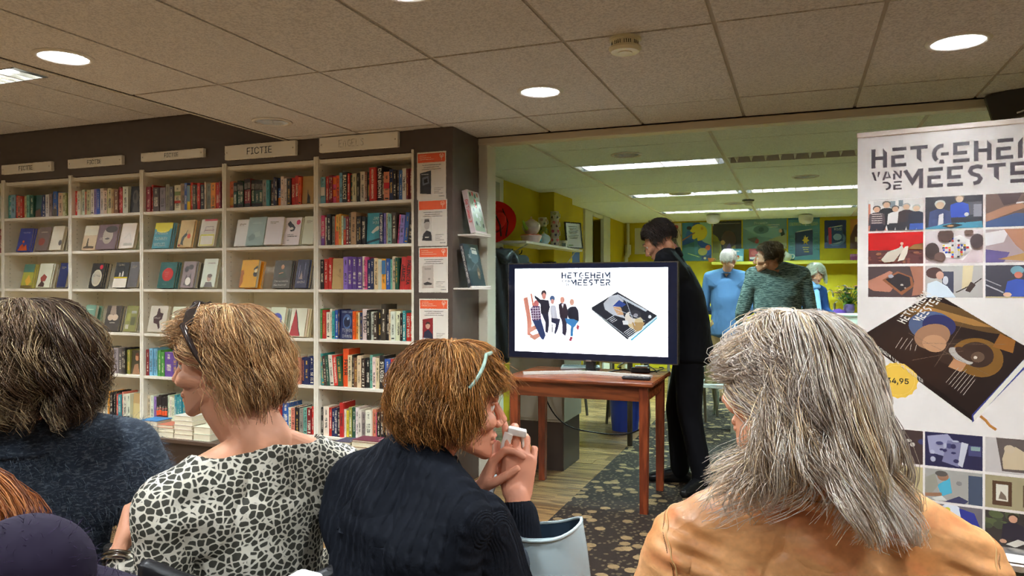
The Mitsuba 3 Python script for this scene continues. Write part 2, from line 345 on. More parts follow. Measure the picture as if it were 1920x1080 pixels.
p = MB().tube([(-2.6, 11.8, 0), (-2.6, 11.8, 1.72)], .035, W2).tube([(-2.6, 11.8, 1.72), (-2.6, 11.8, 1.78), (-2.6, 11.88, 1.84), (-2.6, 11.95, 1.84)], .035, W2).tube([(-2.6, 11.95, 1.8), (-2.6, 11.95, 2.35)], .025, W2).tube([(-2.6, 11.95, 1.84), (-2.6, 11.95, 2.0)], .05, W2)
single('drain_pipe', p, 'satin', 'white drain pipe in the corner of the yellow room', 'pipe', 40)

# ---------------------------------------------------------------- lamps
def downlight(x, y, on, label, group, col=FRONT_LIGHT, ZC=ZC):
    k = thing('downlight', label, 'ceiling lamp', group)
    ring = [(.100, .0), (.104, -.009), (.118, -.007), (.124, -.001), (.124, .0), (.1, .001)]
    part(k, 'trim_ring', MB().lathe(ring, S(200, 192, 176), 40, TR(x, y, ZC)), 'satin', True)
    part(k, 'reflector', MB().lathe([(.1, 0), (.0985, .008), (.096, .016), (.092, .024)], S(214, 218, 222), 40, TR(x, y, ZC)), 'satin', True)
    b = MB()
    for a in (35, 125): b.box((-.092, -.0012, .006), (.092, .0012, .016), [.75, .77, .8], TR(x, y, ZC) @ RZ(a))
    part(k, 'baffle', b, 'metal')
    lens = MB().lathe([(.0, .02), (.09, .02), (.09, .024), (0, .024)], S(210, 214, 210), 32, TR(x, y, ZC))
    if on:
        v = np.vstack([[[x, y, ZC + .02]], [[x + .091 * math.cos(a), y + .091 * math.sin(a), ZC + .02] for a in np.linspace(0, 2 * np.pi, 33)[:-1]]])
        f = [[0, i + 1 if i < 31 else 1 + i, i] if 0 else [0, (i % 32) + 1, (i - 1) % 32 + 1] for i in range(1, 33)]
        f = [[0, b_, a_] for a_, b_ in [((i % 32) + 1, ((i + 1) % 32) + 1) for i in range(32)]]
        part(k, 'bulb', (v, np.array(f), S(255, 255, 255)), 'matte', emitter={'type': 'area', 'radiance': {'type': 'rgb', 'value': [float(q) for q in col]}})
    else: part(k, 'bulb', lens, 'gloss')
    return k
LT = ['lit recessed downlight above the left bookcases beside the ceiling step', 'lit recessed downlight in front of the television and the standing man', 'lit recessed downlight above the roll-up banner',
      'unlit recessed downlight near the ceiling above the ENGELS sign'] + [f'lit recessed downlight above the audience, outside the picture, {r_} row, {c_} column' for c_, rr in (('middle', 3), ('right', 3), ('left', 2)) for r_ in ('front', 'second', 'third')[:rr]] + ['unlit recessed downlight right of the picture']
for (x, y, on), lt in zip(LAMPS, LT): downlight(x, y, on, lt, None if 'outside' not in lt else 'downlights above the audience')
DT = ['unlit downlight between the beam and the first tube lamp of the yellow room', 'unlit downlight right of the first tube lamp, behind the banner edge', 'unlit downlight just before the second row of tube lamps, above the standing man',
      'unlit downlight between the second and third rows of tube lamps', 'unlit downlight before the far left tube lamp']
for (x, y), w_ in zip(RSPOTS, ('nearest the bookcases', 'farthest left', 'nearest the audience')): downlight(x, y, 1, f'lit recessed downlight in the raised ceiling outside the picture, {w_}', 'downlights in the raised ceiling', ZC=ZR)
for (x, y), lt in zip(DIMMED, DT): downlight(x, y, 0, lt, None)
TUBE = {'type': 'area', 'radiance': {'type': 'rgb', 'value': [float(q) * 3 for q in BACK_LIGHT]}}
FT = ['lit louvred tube lamp nearest to the beam in the yellow room', 'switched-off louvred tube lamp right of the nearest lit one', 'lit louvred tube lamp of the middle row, left', 'lit louvred tube lamp of the middle row, right', 'lit louvred tube lamp of the far row, left', 'lit louvred tube lamp of the far row, right'] + [f'louvred tube lamp hidden behind the banner, {w_} row' for w_ in ('middle', 'far', 'nearest')]
for i, (x, y) in enumerate(fixt):
    k = thing('tube_lamp', FT[i], 'ceiling lamp', 'tube lamps behind the banner' if i > 5 else None)
    x0, x1, y0, y1 = x + .02, x + 1.26, y, y + .285
    al = [.8, .82, .8]
    gc = S(120, 132, 136) if i != 1 else S(196, 186, 176)  # the unlit lamp gets a paler housing: reflected room light put into its colour
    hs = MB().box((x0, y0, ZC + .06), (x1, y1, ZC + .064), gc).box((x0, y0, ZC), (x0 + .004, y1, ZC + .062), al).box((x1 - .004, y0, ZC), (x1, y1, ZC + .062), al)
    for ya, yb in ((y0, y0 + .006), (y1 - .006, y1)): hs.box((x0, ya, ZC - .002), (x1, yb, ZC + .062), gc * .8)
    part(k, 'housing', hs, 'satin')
    for q in range(11):
        u = x0 + (q + .5) * 1.24 / 11
        v = [(u - .002, y0 + .006, ZC + .002), (u + .002, y0 + .006, ZC + .002), (u - .016, y0 + .006, ZC + .05), (u + .016, y0 + .006, ZC + .05)]
        v = np.array(v + [(a, y1 - .006, c) for a, b, c in v])
        part(k, 'louvre', (v, tri([[0, 1, 3, 2], [4, 6, 7, 5], [0, 4, 5, 1], [2, 3, 7, 6], [0, 2, 6, 4], [1, 5, 7, 3]]), S(232, 234, 228)), 'satin')
    for s_ in (.3, .7):
        yy = y0 + (y1 - y0) * s_
        v = np.array([[x0 + .03, yy - .018, ZC + .053], [x1 - .03, yy - .018, ZC + .053], [x1 - .03, yy + .018, ZC + .053], [x0 + .03, yy + .018, ZC + .053]])
        if i != 1 and i < 7: part(k, 'tube', (v, np.array([[0, 2, 1], [0, 3, 2]]), S(240, 240, 235)), 'matte', emitter=TUBE)
        else: part(k, 'tube', MB().tube([(x0 + .03, yy, ZC + .045), (x1 - .03, yy, ZC + .045)], .013, S(235, 235, 230)), 'satin', True)
k = thing('tube_lamp', 'silver louvre lamp in the raised ceiling at the left edge', 'ceiling lamp')
RX0, RX1, RY0, RY1 = RLAMP
hs = MB().box((RX0, RY0, ZR + .075), (RX1, RY1, ZR + .079), S(120, 120, 116))
for lo, hi in (((RX0, RY0, ZR), (RX0 + .004, RY1, ZR + .077)), ((RX1 - .004, RY0, ZR), (RX1, RY1, ZR + .077)), ((RX0, RY0, ZR - .003), (RX1, RY0 + .006, ZR + .077)), ((RX0, RY1 - .006, ZR - .003), (RX1, RY1, ZR + .077))): hs.box(lo, hi, S(92, 90, 86))
part(k, 'housing', hs, 'metal')
for q in range(19): part(k, 'louvre', MB().box((RX0 + .006 + (q + .5) * (RX1 - RX0 - .012) / 19 - .0015, RY0 + .006, ZR), (RX0 + .006 + (q + .5) * (RX1 - RX0 - .012) / 19 + .0015, RY1 - .006, ZR + .05), S(150, 148, 142)), 'metal')
v = np.array([[RX0 + .03, RY0 + .04, ZR + .068], [RX1 - .03, RY0 + .04, ZR + .068], [RX1 - .03, RY1 - .04, ZR + .068], [RX0 + .03, RY1 - .04, ZR + .068]])
part(k, 'tube', (v, np.array([[0, 2, 1], [0, 3, 2]]), S(240, 240, 235)), 'matte', emitter={'type': 'area', 'radiance': {'type': 'rgb', 'value': [float(q) for q in RAISED_LIGHT]}})

k = thing('smoke_detector', 'cream smoke detector with vents and green lights near the front ceiling centre', 'smoke detector')
x, y = onZ(1172, 72, ZC)[:2]
part(k, 'base', MB().lathe([(0, 0), (.066, 0), (.066, -.012), (.062, -.014), (0, -.014)], S(206, 196, 160), 32, TR(x, y, ZC)), 'satin', 35)
part(k, 'body', MB().lathe([(0, -.014), (.056, -.014), (.056, -.036), (.066, -.038), (.068, -.046), (.058, -.058), (.03, -.06), (.029, -.063), (0, -.064)], S(212, 202, 166), 32, TR(x, y, ZC)), 'satin', 35)
vt = MB()
for a in range(0, 360, 9):
    if a % 45: vt.box((.0555, -.0015, -.033), (.0568, .0015, -.018), S(60, 52, 36), TR(x, y, ZC) @ RZ(a))
part(k, 'vent', vt)
for a in (-.022, -.006, .008): part(k, 'indicator', MB().box((a - .0012, -.052, -.0595), (a + .0012, -.049, -.0575), S(170, 255, 60), TR(x, y, ZC)), 'gloss')
# ---------------------------------------------------------------- bookcases and books
XE = [-7.12, -6.324, -5.524, -4.75, -3.94, -3.133, -2.361]
ZS = [1.903, 1.612, 1.306, .9626, .6345, .285]
SHELF = S(228, 222, 204)
BAY = ['case at left edge', 'first FICTIE case', 'second FICTIE case', 'third FICTIE case', 'fourth FICTIE case', 'ENGELS case']
ROW = ['top', 'second', 'third', 'fourth', 'fifth', 'bottom']
for b in range(6):
    x0, x1 = XE[b], XE[b + 1]
    k = thing('bookcase', ('off-white bookcase with six book shelves under the ENGELS sign, right end' if b == 5 else 'off-white bookcase of six shelves, ' + ['cut off by the left edge', 'fourth left of the ENGELS one', 'third left of the ENGELS one', 'second left of the ENGELS one', 'directly left of the ENGELS one'][b]), 'bookcase')
    part(k, 'side_panel', MB().rbox((x0 + .0006, YB, .0), (x0 + .019, YB + .31, 2.23), SHELF, .0015), 'satin')
    part(k, 'side_panel', MB().rbox((x1 - .019, YB, .0), (x1 - .0006, YB + .31, 2.23), SHELF, .0015), 'satin')
    part(k, 'back_panel', MB().box((x0 + .019, YB + .295, .0), (x1 - .019, YB + .305, 2.23), S(220, 214, 196)), 'matte')
    part(k, 'top', MB().box((x0 + .019, YB + .35 - .33, 2.185), (x1 - .019, YB + .295, 2.21), SHELF), 'matte')
    for z in ZS: part(k, 'shelf', MB().rbox((x0 + .0195, YB + .004, z - .021), (x1 - .0195, YB + .294, z), SHELF, .0015), 'satin')
    hl = MB()
    for i in range(52):
        for y in (YB + .05, YB + .24): hl.box((x0 + .0188, y - .0025, .35 + i * .035), (x0 + .0196, y + .0025, .355 + i * .035), S(70, 62, 50))
    part(k, 'peg_hole', hl, kind='stuff')
k = thing('display_ledge', 'dark brown low ledge along the foot of the bookcases under the book stacks', 'ledge')
part(k, 'top', MB().rbox((-7.1, 3.9, .245), (-2.37, YB - .001, .272), S(74, 56, 44), .003), 'satin')
part(k, 'front', MB().box((-7.1, 3.93, .0), (-2.37, 3.95, .245), S(56, 42, 33)), 'satin')

PAL = dict(K=(34, 31, 31), D=(62, 50, 42), W=(222, 213, 194), C=(208, 192, 152), R=(186, 44, 38), r=(120, 32, 38), O=(216, 88, 36), o=(218, 156, 62), Y=(222, 186, 56), G=(66, 128, 60), g=(36, 74, 58), T=(58, 142, 142),
           B=(48, 88, 150), b=(120, 166, 194), N=(32, 40, 76), P=(206, 74, 120), V=(92, 62, 128), v=(132, 112, 168), A=(136, 132, 122), a=(84, 80, 76), M=(118, 80, 58), m=(172, 140, 96), S=(206, 122, 98), L=(132, 140, 66), E=(112, 166, 146))
CN = dict(K='black', D='dark brown', W='white', C='cream', R='red', r='dark red', O='orange', o='amber', Y='yellow', G='green', g='dark green', T='teal', B='blue', b='light blue', N='navy', P='pink', V='purple', v='lavender', A='grey', a='dark grey', M='brown', m='tan', S='salmon', L='olive', E='sea-green')
ORD = 'zeroth first second third fourth fifth sixth seventh eighth ninth tenth eleventh twelfth thirteenth fourteenth fifteenth sixteenth seventeenth eighteenth nineteenth twentieth'.split() + [f'twenty-{x}' for x in 'first second third fourth fifth sixth seventh eighth ninth'.split()] + ['thirtieth']
FACE = np.array([[1, 0, 0, 0], [0, 0, -1, 0], [0, 1, 0, 0], [0, 0, 0, 1.0]])     # sheet frame: x right, y up, z towards -Y
SPINE = np.array([[0, 1, 0, 0], [0, 0, -1, 0], [-1, 0, 0, 0], [0, 0, 0, 1.0]])   # lettering running down a spine
OUT = np.array([[0, 1, 0, 0], [-1, 0, 0, 0], [0, 0, 1, 0], [0, 0, 0, 1.0]])      # book shown cover-front
LIE = np.array([[0, 0, 1, 0], [0, -1, 0, 0], [1, 0, 0, 0], [0, 0, 0, 1.0]])      # book lying, fore-edge to the front
_bk = [0]
PAGES = S(216, 206, 180)
def book(label, t, d, h, col, M, group=None, mark=None, text=None, tcol=None, band=None, prints=None, base='book', tsize=None):
    k = thing(base, label, 'book', group); _bk[0] += 1; n = _bk[0]
    c = np.clip(S(col) * np.random.default_rng(n).uniform(.85, 1.12, 3), 0, 1); e = .0018
    Vs, Fs, U = [], [], []
    def quad(p, uvs):
        i = sum(len(v) for v in Vs); Vs.append(np.array(p, float)); Fs.append([[i, i + 1, i + 2], [i, i + 2, i + 3]]); U.append(uvs)
    off = [(10 * n + 5, 0)] * 4
    quad([(0, 0, 0), (t, 0, 0), (t, 0, h), (0, 0, h)], [(10 * n, 0), (10 * n + 1, 0), (10 * n + 1, 1), (10 * n, 1)])
    quad([(t, 0, 0), (t, d, 0), (t, d, h), (t, 0, h)], off); quad([(0, d, 0), (0, 0, 0), (0, 0, h), (0, d, h)], off)
    quad([(e, d, 0), (e, d, h), (e, e, h), (e, e, 0)], off); quad([(t - e, e, 0), (t - e, e, h), (t - e, d, h), (t - e, d, 0)], off)
    for z in (0, h):
        for a, b_, y0, y1 in ((0, e, 0, d), (t - e, t, 0, d), (e, t - e, 0, e)):
            q = [(a, y0, z), (b_, y0, z), (b_, y1, z), (a, y1, z)]; quad(q if z else q[::-1], off)
    quad([(0, d, 0), (0, d, h), (e, d, h), (e, d, 0)], off); quad([(t - e, d, 0), (t - e, d, h), (t, d, h), (t, d, 0)], off)
    lum = c.mean(); mark = mark or ('cover_dark' if lum > .2 else ('cover_gold' if n % 5 == 0 else 'cover_pale'))
    while len(COVER) <= n: COVER.append([0., 0., 0.])
    COVER[n] = [float(q) for q in c]
    if text or prints: mark = 'satin'
    v = np.vstack(Vs); part(k, 'cover', (xf(M, v), np.vstack(Fs), np.broadcast_to(c, v.shape)), mark, uv=None if mark == 'satin' else np.vstack(U))
    part(k, 'pages', MB().box((e + .0002, e, .003), (t - e - .0002, d - .004, h - .003), PAGES, M), 'paper')
    if band or text:
        m = MB()
        if band:
            for z0, z1, bc in band: m.box((.0004, -.0003, z0 * h), (t - .0004, .0006, z1 * h), S(bc), M)
        if text:
            tm = meshkit.text_mesh(text, 1.0, .0004, True); tv = np.array(tm.vertices); s = min(t * .62 if not tsize else tsize, .86 * h / np.ptp(tv[:, 0]))
            tv[:, :2] *= s; tv[:, 0] -= np.ptp(tv[:, 0]) / 2; tv[:, 1] -= s / 2
            m.add(tv, tm.faces, S(tcol or (226, 216, 192)), M @ TR(t / 2, -.0004, h * .52) @ SPINE)
        part(k, 'spine_print', m, 'paper')
    if prints:
        m = MB(); art(m, M @ TR(t, 0, 0) @ np.linalg.inv(OUT) @ TR(0, 0, h) @ FACE, d, h, prints); part(k, 'cover_print', m, 'satin')
    return k
def px_x(x, Y=4.33): return onY(x, 536, Y)[0]

import re
def spine_row(bay, row, p0, p1, spec, extra={}, h0=.205, start=1):
    """spec: letter (colour) + width, then ^ taller, _ lower, / leaning, # shown cover-front"""
    toks = re.findall(r'([A-Za-z])(\d+)([\^_/#]*)', spec); tot = sum(int(w) for _, w, _ in toks)
    X0, X1 = max(px_x(p0), XE[bay] + .022), min(px_x(p1), XE[bay + 1] - .022); x = X0; z = ZS[row]
    for i, (c, w, fl) in enumerate(toks):
        r = np.random.default_rng(bay * 1000 + row * 100 + i); wd = (X1 - X0) * int(w) / tot
        h = h0 + r.uniform(-.016, .012) + (.035 if '^' in fl else 0) - (.03 if '_' in fl else 0)
        h = min(h, (ZS[row - 1] if row else 2.2) - z - .045)
        y = YB + .02 + r.uniform(0, .02); d = r.uniform(.13, .155); g = f'books on the {ROW[row]} shelf of {BAY[bay]}'
        ex = extra.get(i + 1, {}); look = ex.get('look', CN[c] + ' book')
        lb = f'{look}, {ORD[i + start]} from left, {ROW[row]} shelf, {BAY[bay]}'
        kw = {q: ex[q] for q in ('text', 'tcol', 'band', 'prints', 'tsize', 'mark') if q in ex}
        if '#' in fl: book(lb, .028, wd - .004, h, PAL[c], TR(x + .001, y + .04, z + .0005) @ RX(-4) @ OUT, g, **{'prints': [('r', PAL[c], 0, 0, 1, 1)], **kw})
        else:
            lean = (-5 if i < len(toks) / 2 else 5) if '/' in fl else 0
            book(lb, wd - .0012, d, h, PAL[c], TR(x + (.004 if lean else 0), y, z + .0005 + (wd * math.sin(math.radians(abs(lean))) if lean < 0 else 0)) @ RY(lean), g, **kw)
        x += wd

z3 = lambda x: 580 + x * .30547; z1 = lambda x: x * .30547; z2 = lambda x: 250 + x * .30568; z4 = lambda x: x * .27778; z5 = lambda x: 240 + x * .27778; z6 = lambda x: 560 + x * .2963
pale, ink = (226, 216, 192), (36, 30, 30)
spine_row(5, 0, z3(65), z3(632), 'b28 R18 r16 r14 P20 O20 b22 K30 R14 g18 C24 K14 W30 M14 K20 R38^ K30^ D14 S35 N22 K20 D12 B20 W22 r15 r18', {
    8: dict(look='black thriller with pale title', text='BALDACCI'), 16: dict(look='tall red book with large white lettering', text='RICHARD BRANSON', tcol=(240, 225, 205)), 17: dict(look='tall black book with white lettering', text='DAN BROWN', tcol=(235, 230, 220)),
    1: dict(look='book with blue and white spine', band=[(.3, .62, (220, 215, 205))]), 5: dict(look='orange and pink striped book', band=[(.25, .5, (226, 120, 50)), (.7, .96, (226, 120, 50))]), 19: dict(look='pink and red patterned book', band=[(.42, .62, (190, 40, 50))]), 24: dict(look='white book with black title', text='The Pilot', tcol=ink)}, .2)
spine_row(5, 1, z3(66), z3(634), 'P24 W20 K30 A18 O16 o20 o14 W12 R16 r18 D14 m36^ K20 K18 K24 T95# N25 v16 C16 E24 D28 P14/ v26/ B26/ K36/', {
    1: dict(look='pink and purple book with white title', text='NO FILTER', band=[(.0, .3, (110, 70, 130))]), 6: dict(look='amber and red book', band=[(.0, .45, (205, 90, 50))]), 9: dict(look='grey and red book', band=[(.55, .98, (110, 130, 130))]),
    14: dict(look='black book with gold title', mark='cover_gold'), 15: dict(look='black book with white title', text='BETRAYAL'), 16: dict(look='teal novel shown cover-front with white birds', prints=[('t', (196, 214, 206), 'JANE', 38, 22, 10), ('t', (196, 214, 206), 'HARDY', 38, 36, 10), ('p', (222, 222, 210), [(30, 62), (50, 52), (74, 42), (92, 46), (80, 56), (60, 60), (44, 66)]), ('p', (24, 52, 60), [(0, 92), (60, 84), (100, 80), (100, 86), (50, 92), (0, 100)])]), 17: dict(look='navy book with title', text='TEMPTING A SPY')}, .205)
spine_row(5, 2, z3(68), z3(636), 'K24 R26 R22 m90# v32 V30 V30 V34 W22 P16 N22 N20 C28 W30 o28 B24 E16 C24 g20 R36/ R34/ O24/', {
    3: dict(look='red book with white title', text='AFTER YOU'), 4: dict(look='tan map-like book shown cover-front', prints=[('l', (150, 118, 70), 1.2, [(0, 20), (30, 26), (60, 18), (100, 30)]), ('l', (150, 118, 70), 1.2, [(0, 60), (40, 52), (70, 64), (100, 58)]), ('e', (150, 120, 76), 62, 40, 8, 6)]),
    14: dict(look='white book with fine title', text='ISABEL'), 20: dict(look='leaning red book with dark title', text='JAMES', tcol=ink), 21: dict(look='leaning red book', text='PALENCIA', tcol=ink), 15: dict(look='amber and blue book', band=[(.5, .95, (60, 110, 150))])}, .215)
spine_row(5, 3, z6(142), z6(722), 'G12 R22 W26 W16 T18 B22 N14 N92# O16 o20 C10 N14 W38 K20 W24 D22 K24 D32^ K22 C14 W30 W30 K18 T18 R26 R18', {
    8: dict(look='dark novel shown cover-front with blue orb', prints=[('e', (70, 96, 140), 50, 40, 34, 26), ('e', (26, 32, 60), 48, 42, 24, 18), ('e', (130, 160, 190), 56, 30, 8, 5), ('t', (190, 190, 190), 'TOWER', 12, 76, 11, 76), ('t', (170, 170, 175), 'OF', 38, 82, 5), ('t', (190, 190, 190), 'DAWN', 16, 96, 11, 70), ('t', (160, 170, 180), 'SARAH J. MAAS', 8, 10, 6, 84)]),
    13: dict(look='white book with black brush marks', text='YESSO', tcol=ink), 21: dict(look='white book with dotted spine', mark='cover_dark'), 22: dict(look='white book with dotted spine and black figure', mark='cover_dark'), 25: dict(look='red book with pale title', text='DIRTY WAR')}, .2)
spine_row(5, 4, z6(140), z6(740), 'T20/ D20/ g16/ W26/ R26/ g28/ O36^ C24 K10 M26 C24 D22 K28 E16 W20 C22 K30 B34 R24 R30 C20 W24 R18 C20', {
    7: dict(look='tall orange book with black title', text='FEVER', tcol=ink, tsize=.026), 5: dict(look='leaning red book with title', text='THE FRAGMENTS'), 17: dict(look='black novel', text='STUDIES'), 18: dict(look='blue book fading to white', band=[(.0, .4, (150, 180, 205))]), 19: dict(look='red book with pale title', text='ALWAYS RED'), 20: dict(look='red book with pale title', text='CANALS'), 10: dict(look='brown book with gold pattern', mark='cover_gold')}, .215)
spine_row(5, 5, z6(130), z6(740), 'K14 W40 R20 N18 N20 K20 R24^ W14 Y16 L22 g24 W22 W26 A26 W40 S24 P10 K22 K26^ K20 N22 N20 W26 N22 W14 R12 N20 W24', {5: dict(look='navy book with white title', text='THE LIFE OF ONE'), 7: dict(look='tall red book', text='SIBANS', tcol=ink)}, .2)
spine_row(1, 0, z1(52), z1(412), 'T24 b30 R10 S18 R16 C18 E18 g24 g62# N16 W22 A18 a14 B24 C26 C18 L10', {9: dict(look='dark green book shown cover-front', prints=[('r', (60, 90, 84), 0, 0, 60, 60), ('r', (36, 46, 84), 60, 0, 100, 100), ('p', (100, 70, 54), [(0, 70), (50, 60), (60, 100), (0, 100)])]), 14: dict(look='blue and brown book', band=[(.0, .3, (70, 60, 50))])}, .2)
spine_row(2, 0, z1(455), z1(852), 'R18 W18 W18 S20 C20 W20 v16 B18 W22 W20 L8 C24 m14 M22 r14 R12 W30 K58#', {17: dict(look='wide white book', mark='cover_dark'), 18: dict(look='black portrait book shown cover-front', prints=[('e', (92, 86, 78), 52, 40, 30, 26), ('e', (46, 42, 40), 44, 38, 12, 14), ('p', (70, 64, 58), [(20, 100), (40, 64), (70, 64), (90, 100)])])}, .2)
spine_row(3, 0, z2(80), z2(535), 'r32 R12 D42 A40 A26 m10 a24 W42 m34 B18 Y20 R16 D22 K12 R18 K24 W10 A28 o30 R24 r10', {8: dict(look='white book with red flowers', band=[(.3, .4, (180, 60, 50)), (.6, .75, (120, 130, 80))]), 11: dict(look='blue and yellow book', band=[(.0, .35, (226, 190, 50)), (.35, .98, (120, 150, 170))])}, .2)
spine_row(4, 0, z2(580), z2(1100), 'S28 g24 g24 g24 r24 r24 g24 g28 g28 A26 T22 D24 N10 K16 B22 W20 W20 K26 R22 R22 O18 m74#', {
    **{i: dict(look=f'black series novel with {"dark red" if i in (5, 6) else "green"} lower spine', band=[(.62, .99, (36, 32, 32)), (.0, .14, (40, 36, 36)), (.66, .86, (150, 146, 136))], mark='cover_pale') for i in range(2, 10)},
    1: dict(look='salmon book fading to yellow', band=[(.1, .4, (214, 170, 90))]), 19: dict(look='left of two red books titled SABINA', text='SABINA'), 20: dict(look='right of two red books titled SABINA', text='SABINA'), 22: dict(look='tan church book shown cover-front', prints=[('p', (44, 38, 30), [(44, 96), (46, 62), (50, 46), (54, 62), (70, 74), (72, 96)]), ('l', (120, 96, 60), 1.5, [(10, 20), (60, 14), (96, 24)])]), 15: dict(look='blue book with orange foot', band=[(.0, .3, (214, 130, 60)), (.66, .98, (30, 36, 60))])}, .2)
spine_row(0, 0, 0, 3, 'W10', {}, .2, 20)
spine_row(0, 1, 0, 3, 'r10', {}, .2, 20)
spine_row(2, 4, z4(690), z4(940), 'A22 K12 W14 W18 A28 a26 D18 K10 L18 m62#', {10: dict(look='olive book showing a pale-clothed woman', prints=[('r', (60, 52, 34), 0, 0, 100, 100), ('e', (170, 120, 84), 55, 30, 18, 15), ('p', (150, 110, 80), [(14, 100), (34, 60), (70, 56), (90, 100)]), ('p', (88, 44, 26), [(36, 16), (60, 10), (76, 22), (78, 44), (70, 44), (66, 24), (42, 24)])])}, .2)
spine_row(3, 4, z5(120), z5(400), 'r20 b22 b12 b10 G16 G16 G22 V50 V26 N20 C20 W22', {}, .2)
spine_row(4, 4, z5(1040), z5(1255), 'K20 W20 K16 W30 S32 N16 N32 N28', {6: dict(look='navy book with orange title', text='EEN WOONHUIS', tcol=(190, 110, 70))}, .2)
spine_row(2, 5, z4(726), z4(940), 'o20 K20 K14 D16 R12 T20 S10 W28 W22 m62#', {10: dict(look='cream book shown cover-front', prints=[('r', (196, 176, 122), 0, 40, 100, 100)])}, .2)
spine_row(3, 5, z5(95), z5(400), 'C24 W22 v22 K20 K20 K20 K20 W12 W22 W24 T16 T18 T18 T18 T18', {**{i: dict(look='black and orange series book with white band', band=[(.0, .2, (130, 30, 26)), (.24, .44, (222, 84, 40)), (.5, .53, (190, 60, 40))], text='VRIJ', tsize=.011) for i in (4, 5, 6, 7)}}, .2)
spine_row(4, 5, z5(935), z5(1252), 'K26 W10 K12 A22 R28 B40^ W20 S24 K26 A24 E22 r28 R12', {}, .19)

# books standing cover to the front, leaning back, with copies behind them
def display(bay, row, x0, x1, col, look, prints=(), copies=2, h=.205):
    X0, X1 = px_x(x0, 4.36), px_x(x1, 4.36); w = max(X1 - X0, .1); z = ZS[row]
    if X0 + w > XE[bay + 1] - .022 and X0 + w < XE[bay + 1] + .2 and w <= .1: X0 = XE[bay + 1] - .022 - w
    n0 = len(_disp); _disp.append(1)
    g = f'books shown cover-front on the {ROW[row]} shelf of {BAY[bay]}'
    for c in range(copies + 1):
        lb = f'{look}, {ROW[row]} shelf, {BAY[bay]}' if c == 0 else f'{"only" if copies == 1 else ORD[c]} copy behind {look}, {BAY[bay]}'
        t = .017 + .006 * ((n0 * 7 + c) % 3)
        xs = X0 + .011 * c; ww = min(w, XE[bay + 1] - .021 - xs)
        if ww < .05: continue
        book(lb, t, ww, h, PAL[col] if isinstance(col, str) else col, TR(xs, 0, 0) @ TR(0, 4.335, z + .0065) @ RX(-13) @ TR(0, .022 * c, .0) @ TR(0, .024 - t, 0) @ OUT, g, prints=(list(prints) or [('r', (150, 140, 120), 20, 16, 70, 19), ('r', (150, 140, 120), 20, 22, 56, 24)]) if c == 0 else [('r', (150, 140, 120), 20, 16, 70, 19)])
_disp = []
a3 = lambda *q: list(q)
fig = lambda c, x=50, y=60, s=1: [('e', c, x, y - 22 * s, 11 * s, 8 * s), ('p', c, [(x - 20 * s, y + 34 * s), (x - 14 * s, y - 8 * s), (x + 14 * s, y - 8 * s), (x + 20 * s, y + 34 * s)])]
display(1, 1, z1(122), z1(200), (50, 56, 120), 'navy novel with orange figures', [('t', (190, 190, 200), 'HERTSBERG', 30, 22, 5, 60), ('p', (214, 90, 44), [(10, 96), (24, 76), (40, 66), (52, 78), (70, 70), (86, 96)]), ('e', (214, 90, 44), 44, 58, 9, 6)], 2)
display(1, 1, z1(247), z1(322), (128, 108, 98), 'brown-grey novel with red blur', [('e', (150, 76, 64), 40, 62, 26, 16), ('r', (190, 180, 170), 20, 20, 74, 24)], 1)
display(1, 1, z1(340), z1(410), 'W', 'white novel with dark spot', [('e', (90, 84, 80), 86, 70, 14, 12)], 1)
display(1, 2, z1(148), z1(212), (176, 170, 70), 'yellow-green landscape novel', [('r', (80, 120, 104), 0, 0, 100, 34), ('p', (222, 176, 70), [(30, 70), (60, 44), (90, 74), (60, 96)]), ('r', (110, 90, 50), 0, 90, 100, 100)], 2)
display(1, 2, z1(252), z1(332), 'W', 'white novel with red-brown figure', [('p', (150, 70, 60), [(20, 60), (44, 44), (70, 56), (60, 74), (30, 76)]), ('p', (70, 50, 44), [(10, 96), (34, 72), (60, 84), (56, 98)])], 1)
display(1, 2, z1(385), z1(412), 'N', 'navy novel at the right end', (), 0)
display(2, 1, z1(522), z1(604), (212, 190, 150), 'beige novel with a dark tower', [('r', (226, 216, 190), 0, 0, 100, 40), ('p', (70, 56, 44), [(12, 88), (30, 84), (34, 52), (40, 52), (44, 84), (88, 86), (88, 92), (12, 92)]), ('r', (120, 70, 50), 10, 93, 90, 95)], 2)
display(2, 1, z1(615), z1(735), (120, 112, 104), 'grey novel with a pale face', [('e', (190, 178, 164), 52, 46, 26, 34), ('e', (70, 64, 60), 66, 20, 30, 14), ('t', (214, 206, 190), 'GODIN', 12, 62, 9, 46), ('e', (92, 82, 76), 52, 58, 12, 4)], 1)
display(2, 1, z1(765), z1(852), 'W', 'white novel with faint pattern', [('l', (196, 188, 172), 3, [(30, 60), (60, 40), (80, 70)]), ('r', (190, 182, 166), 30, 80, 90, 90)], 1)
display(2, 2, z1(565), z1(640), 'K', 'black novel with a pale oval', [('e', (206, 196, 170), 52, 60, 40, 34), ('e', (150, 180, 190), 40, 60, 24, 24), ('e', (186, 176, 156), 52, 60, 32, 28), ('e', (200, 50, 70), 76, 16, 14, 9), ('t', (60, 56, 60), 'GETUIGE', 24, 54, 6, 56)], 2)
display(2, 2, z1(718), z1(800), (42, 38, 38), 'black and yellow novel with white chessmen', [('r', (222, 212, 196), 0, 64, 100, 100), ('r', (220, 190, 40), 0, 58, 100, 63), ('t', (200, 190, 170), 'DANS', 20, 14, 8), ('p', (214, 206, 196), [(34, 56), (36, 42), (46, 42), (48, 56)]), ('p', (214, 206, 196), [(56, 56), (58, 36), (66, 36), (68, 56)])], 1)
display(2, 2, z1(815), z1(850), 'a', 'dark grey novel at the right end', (), 0)
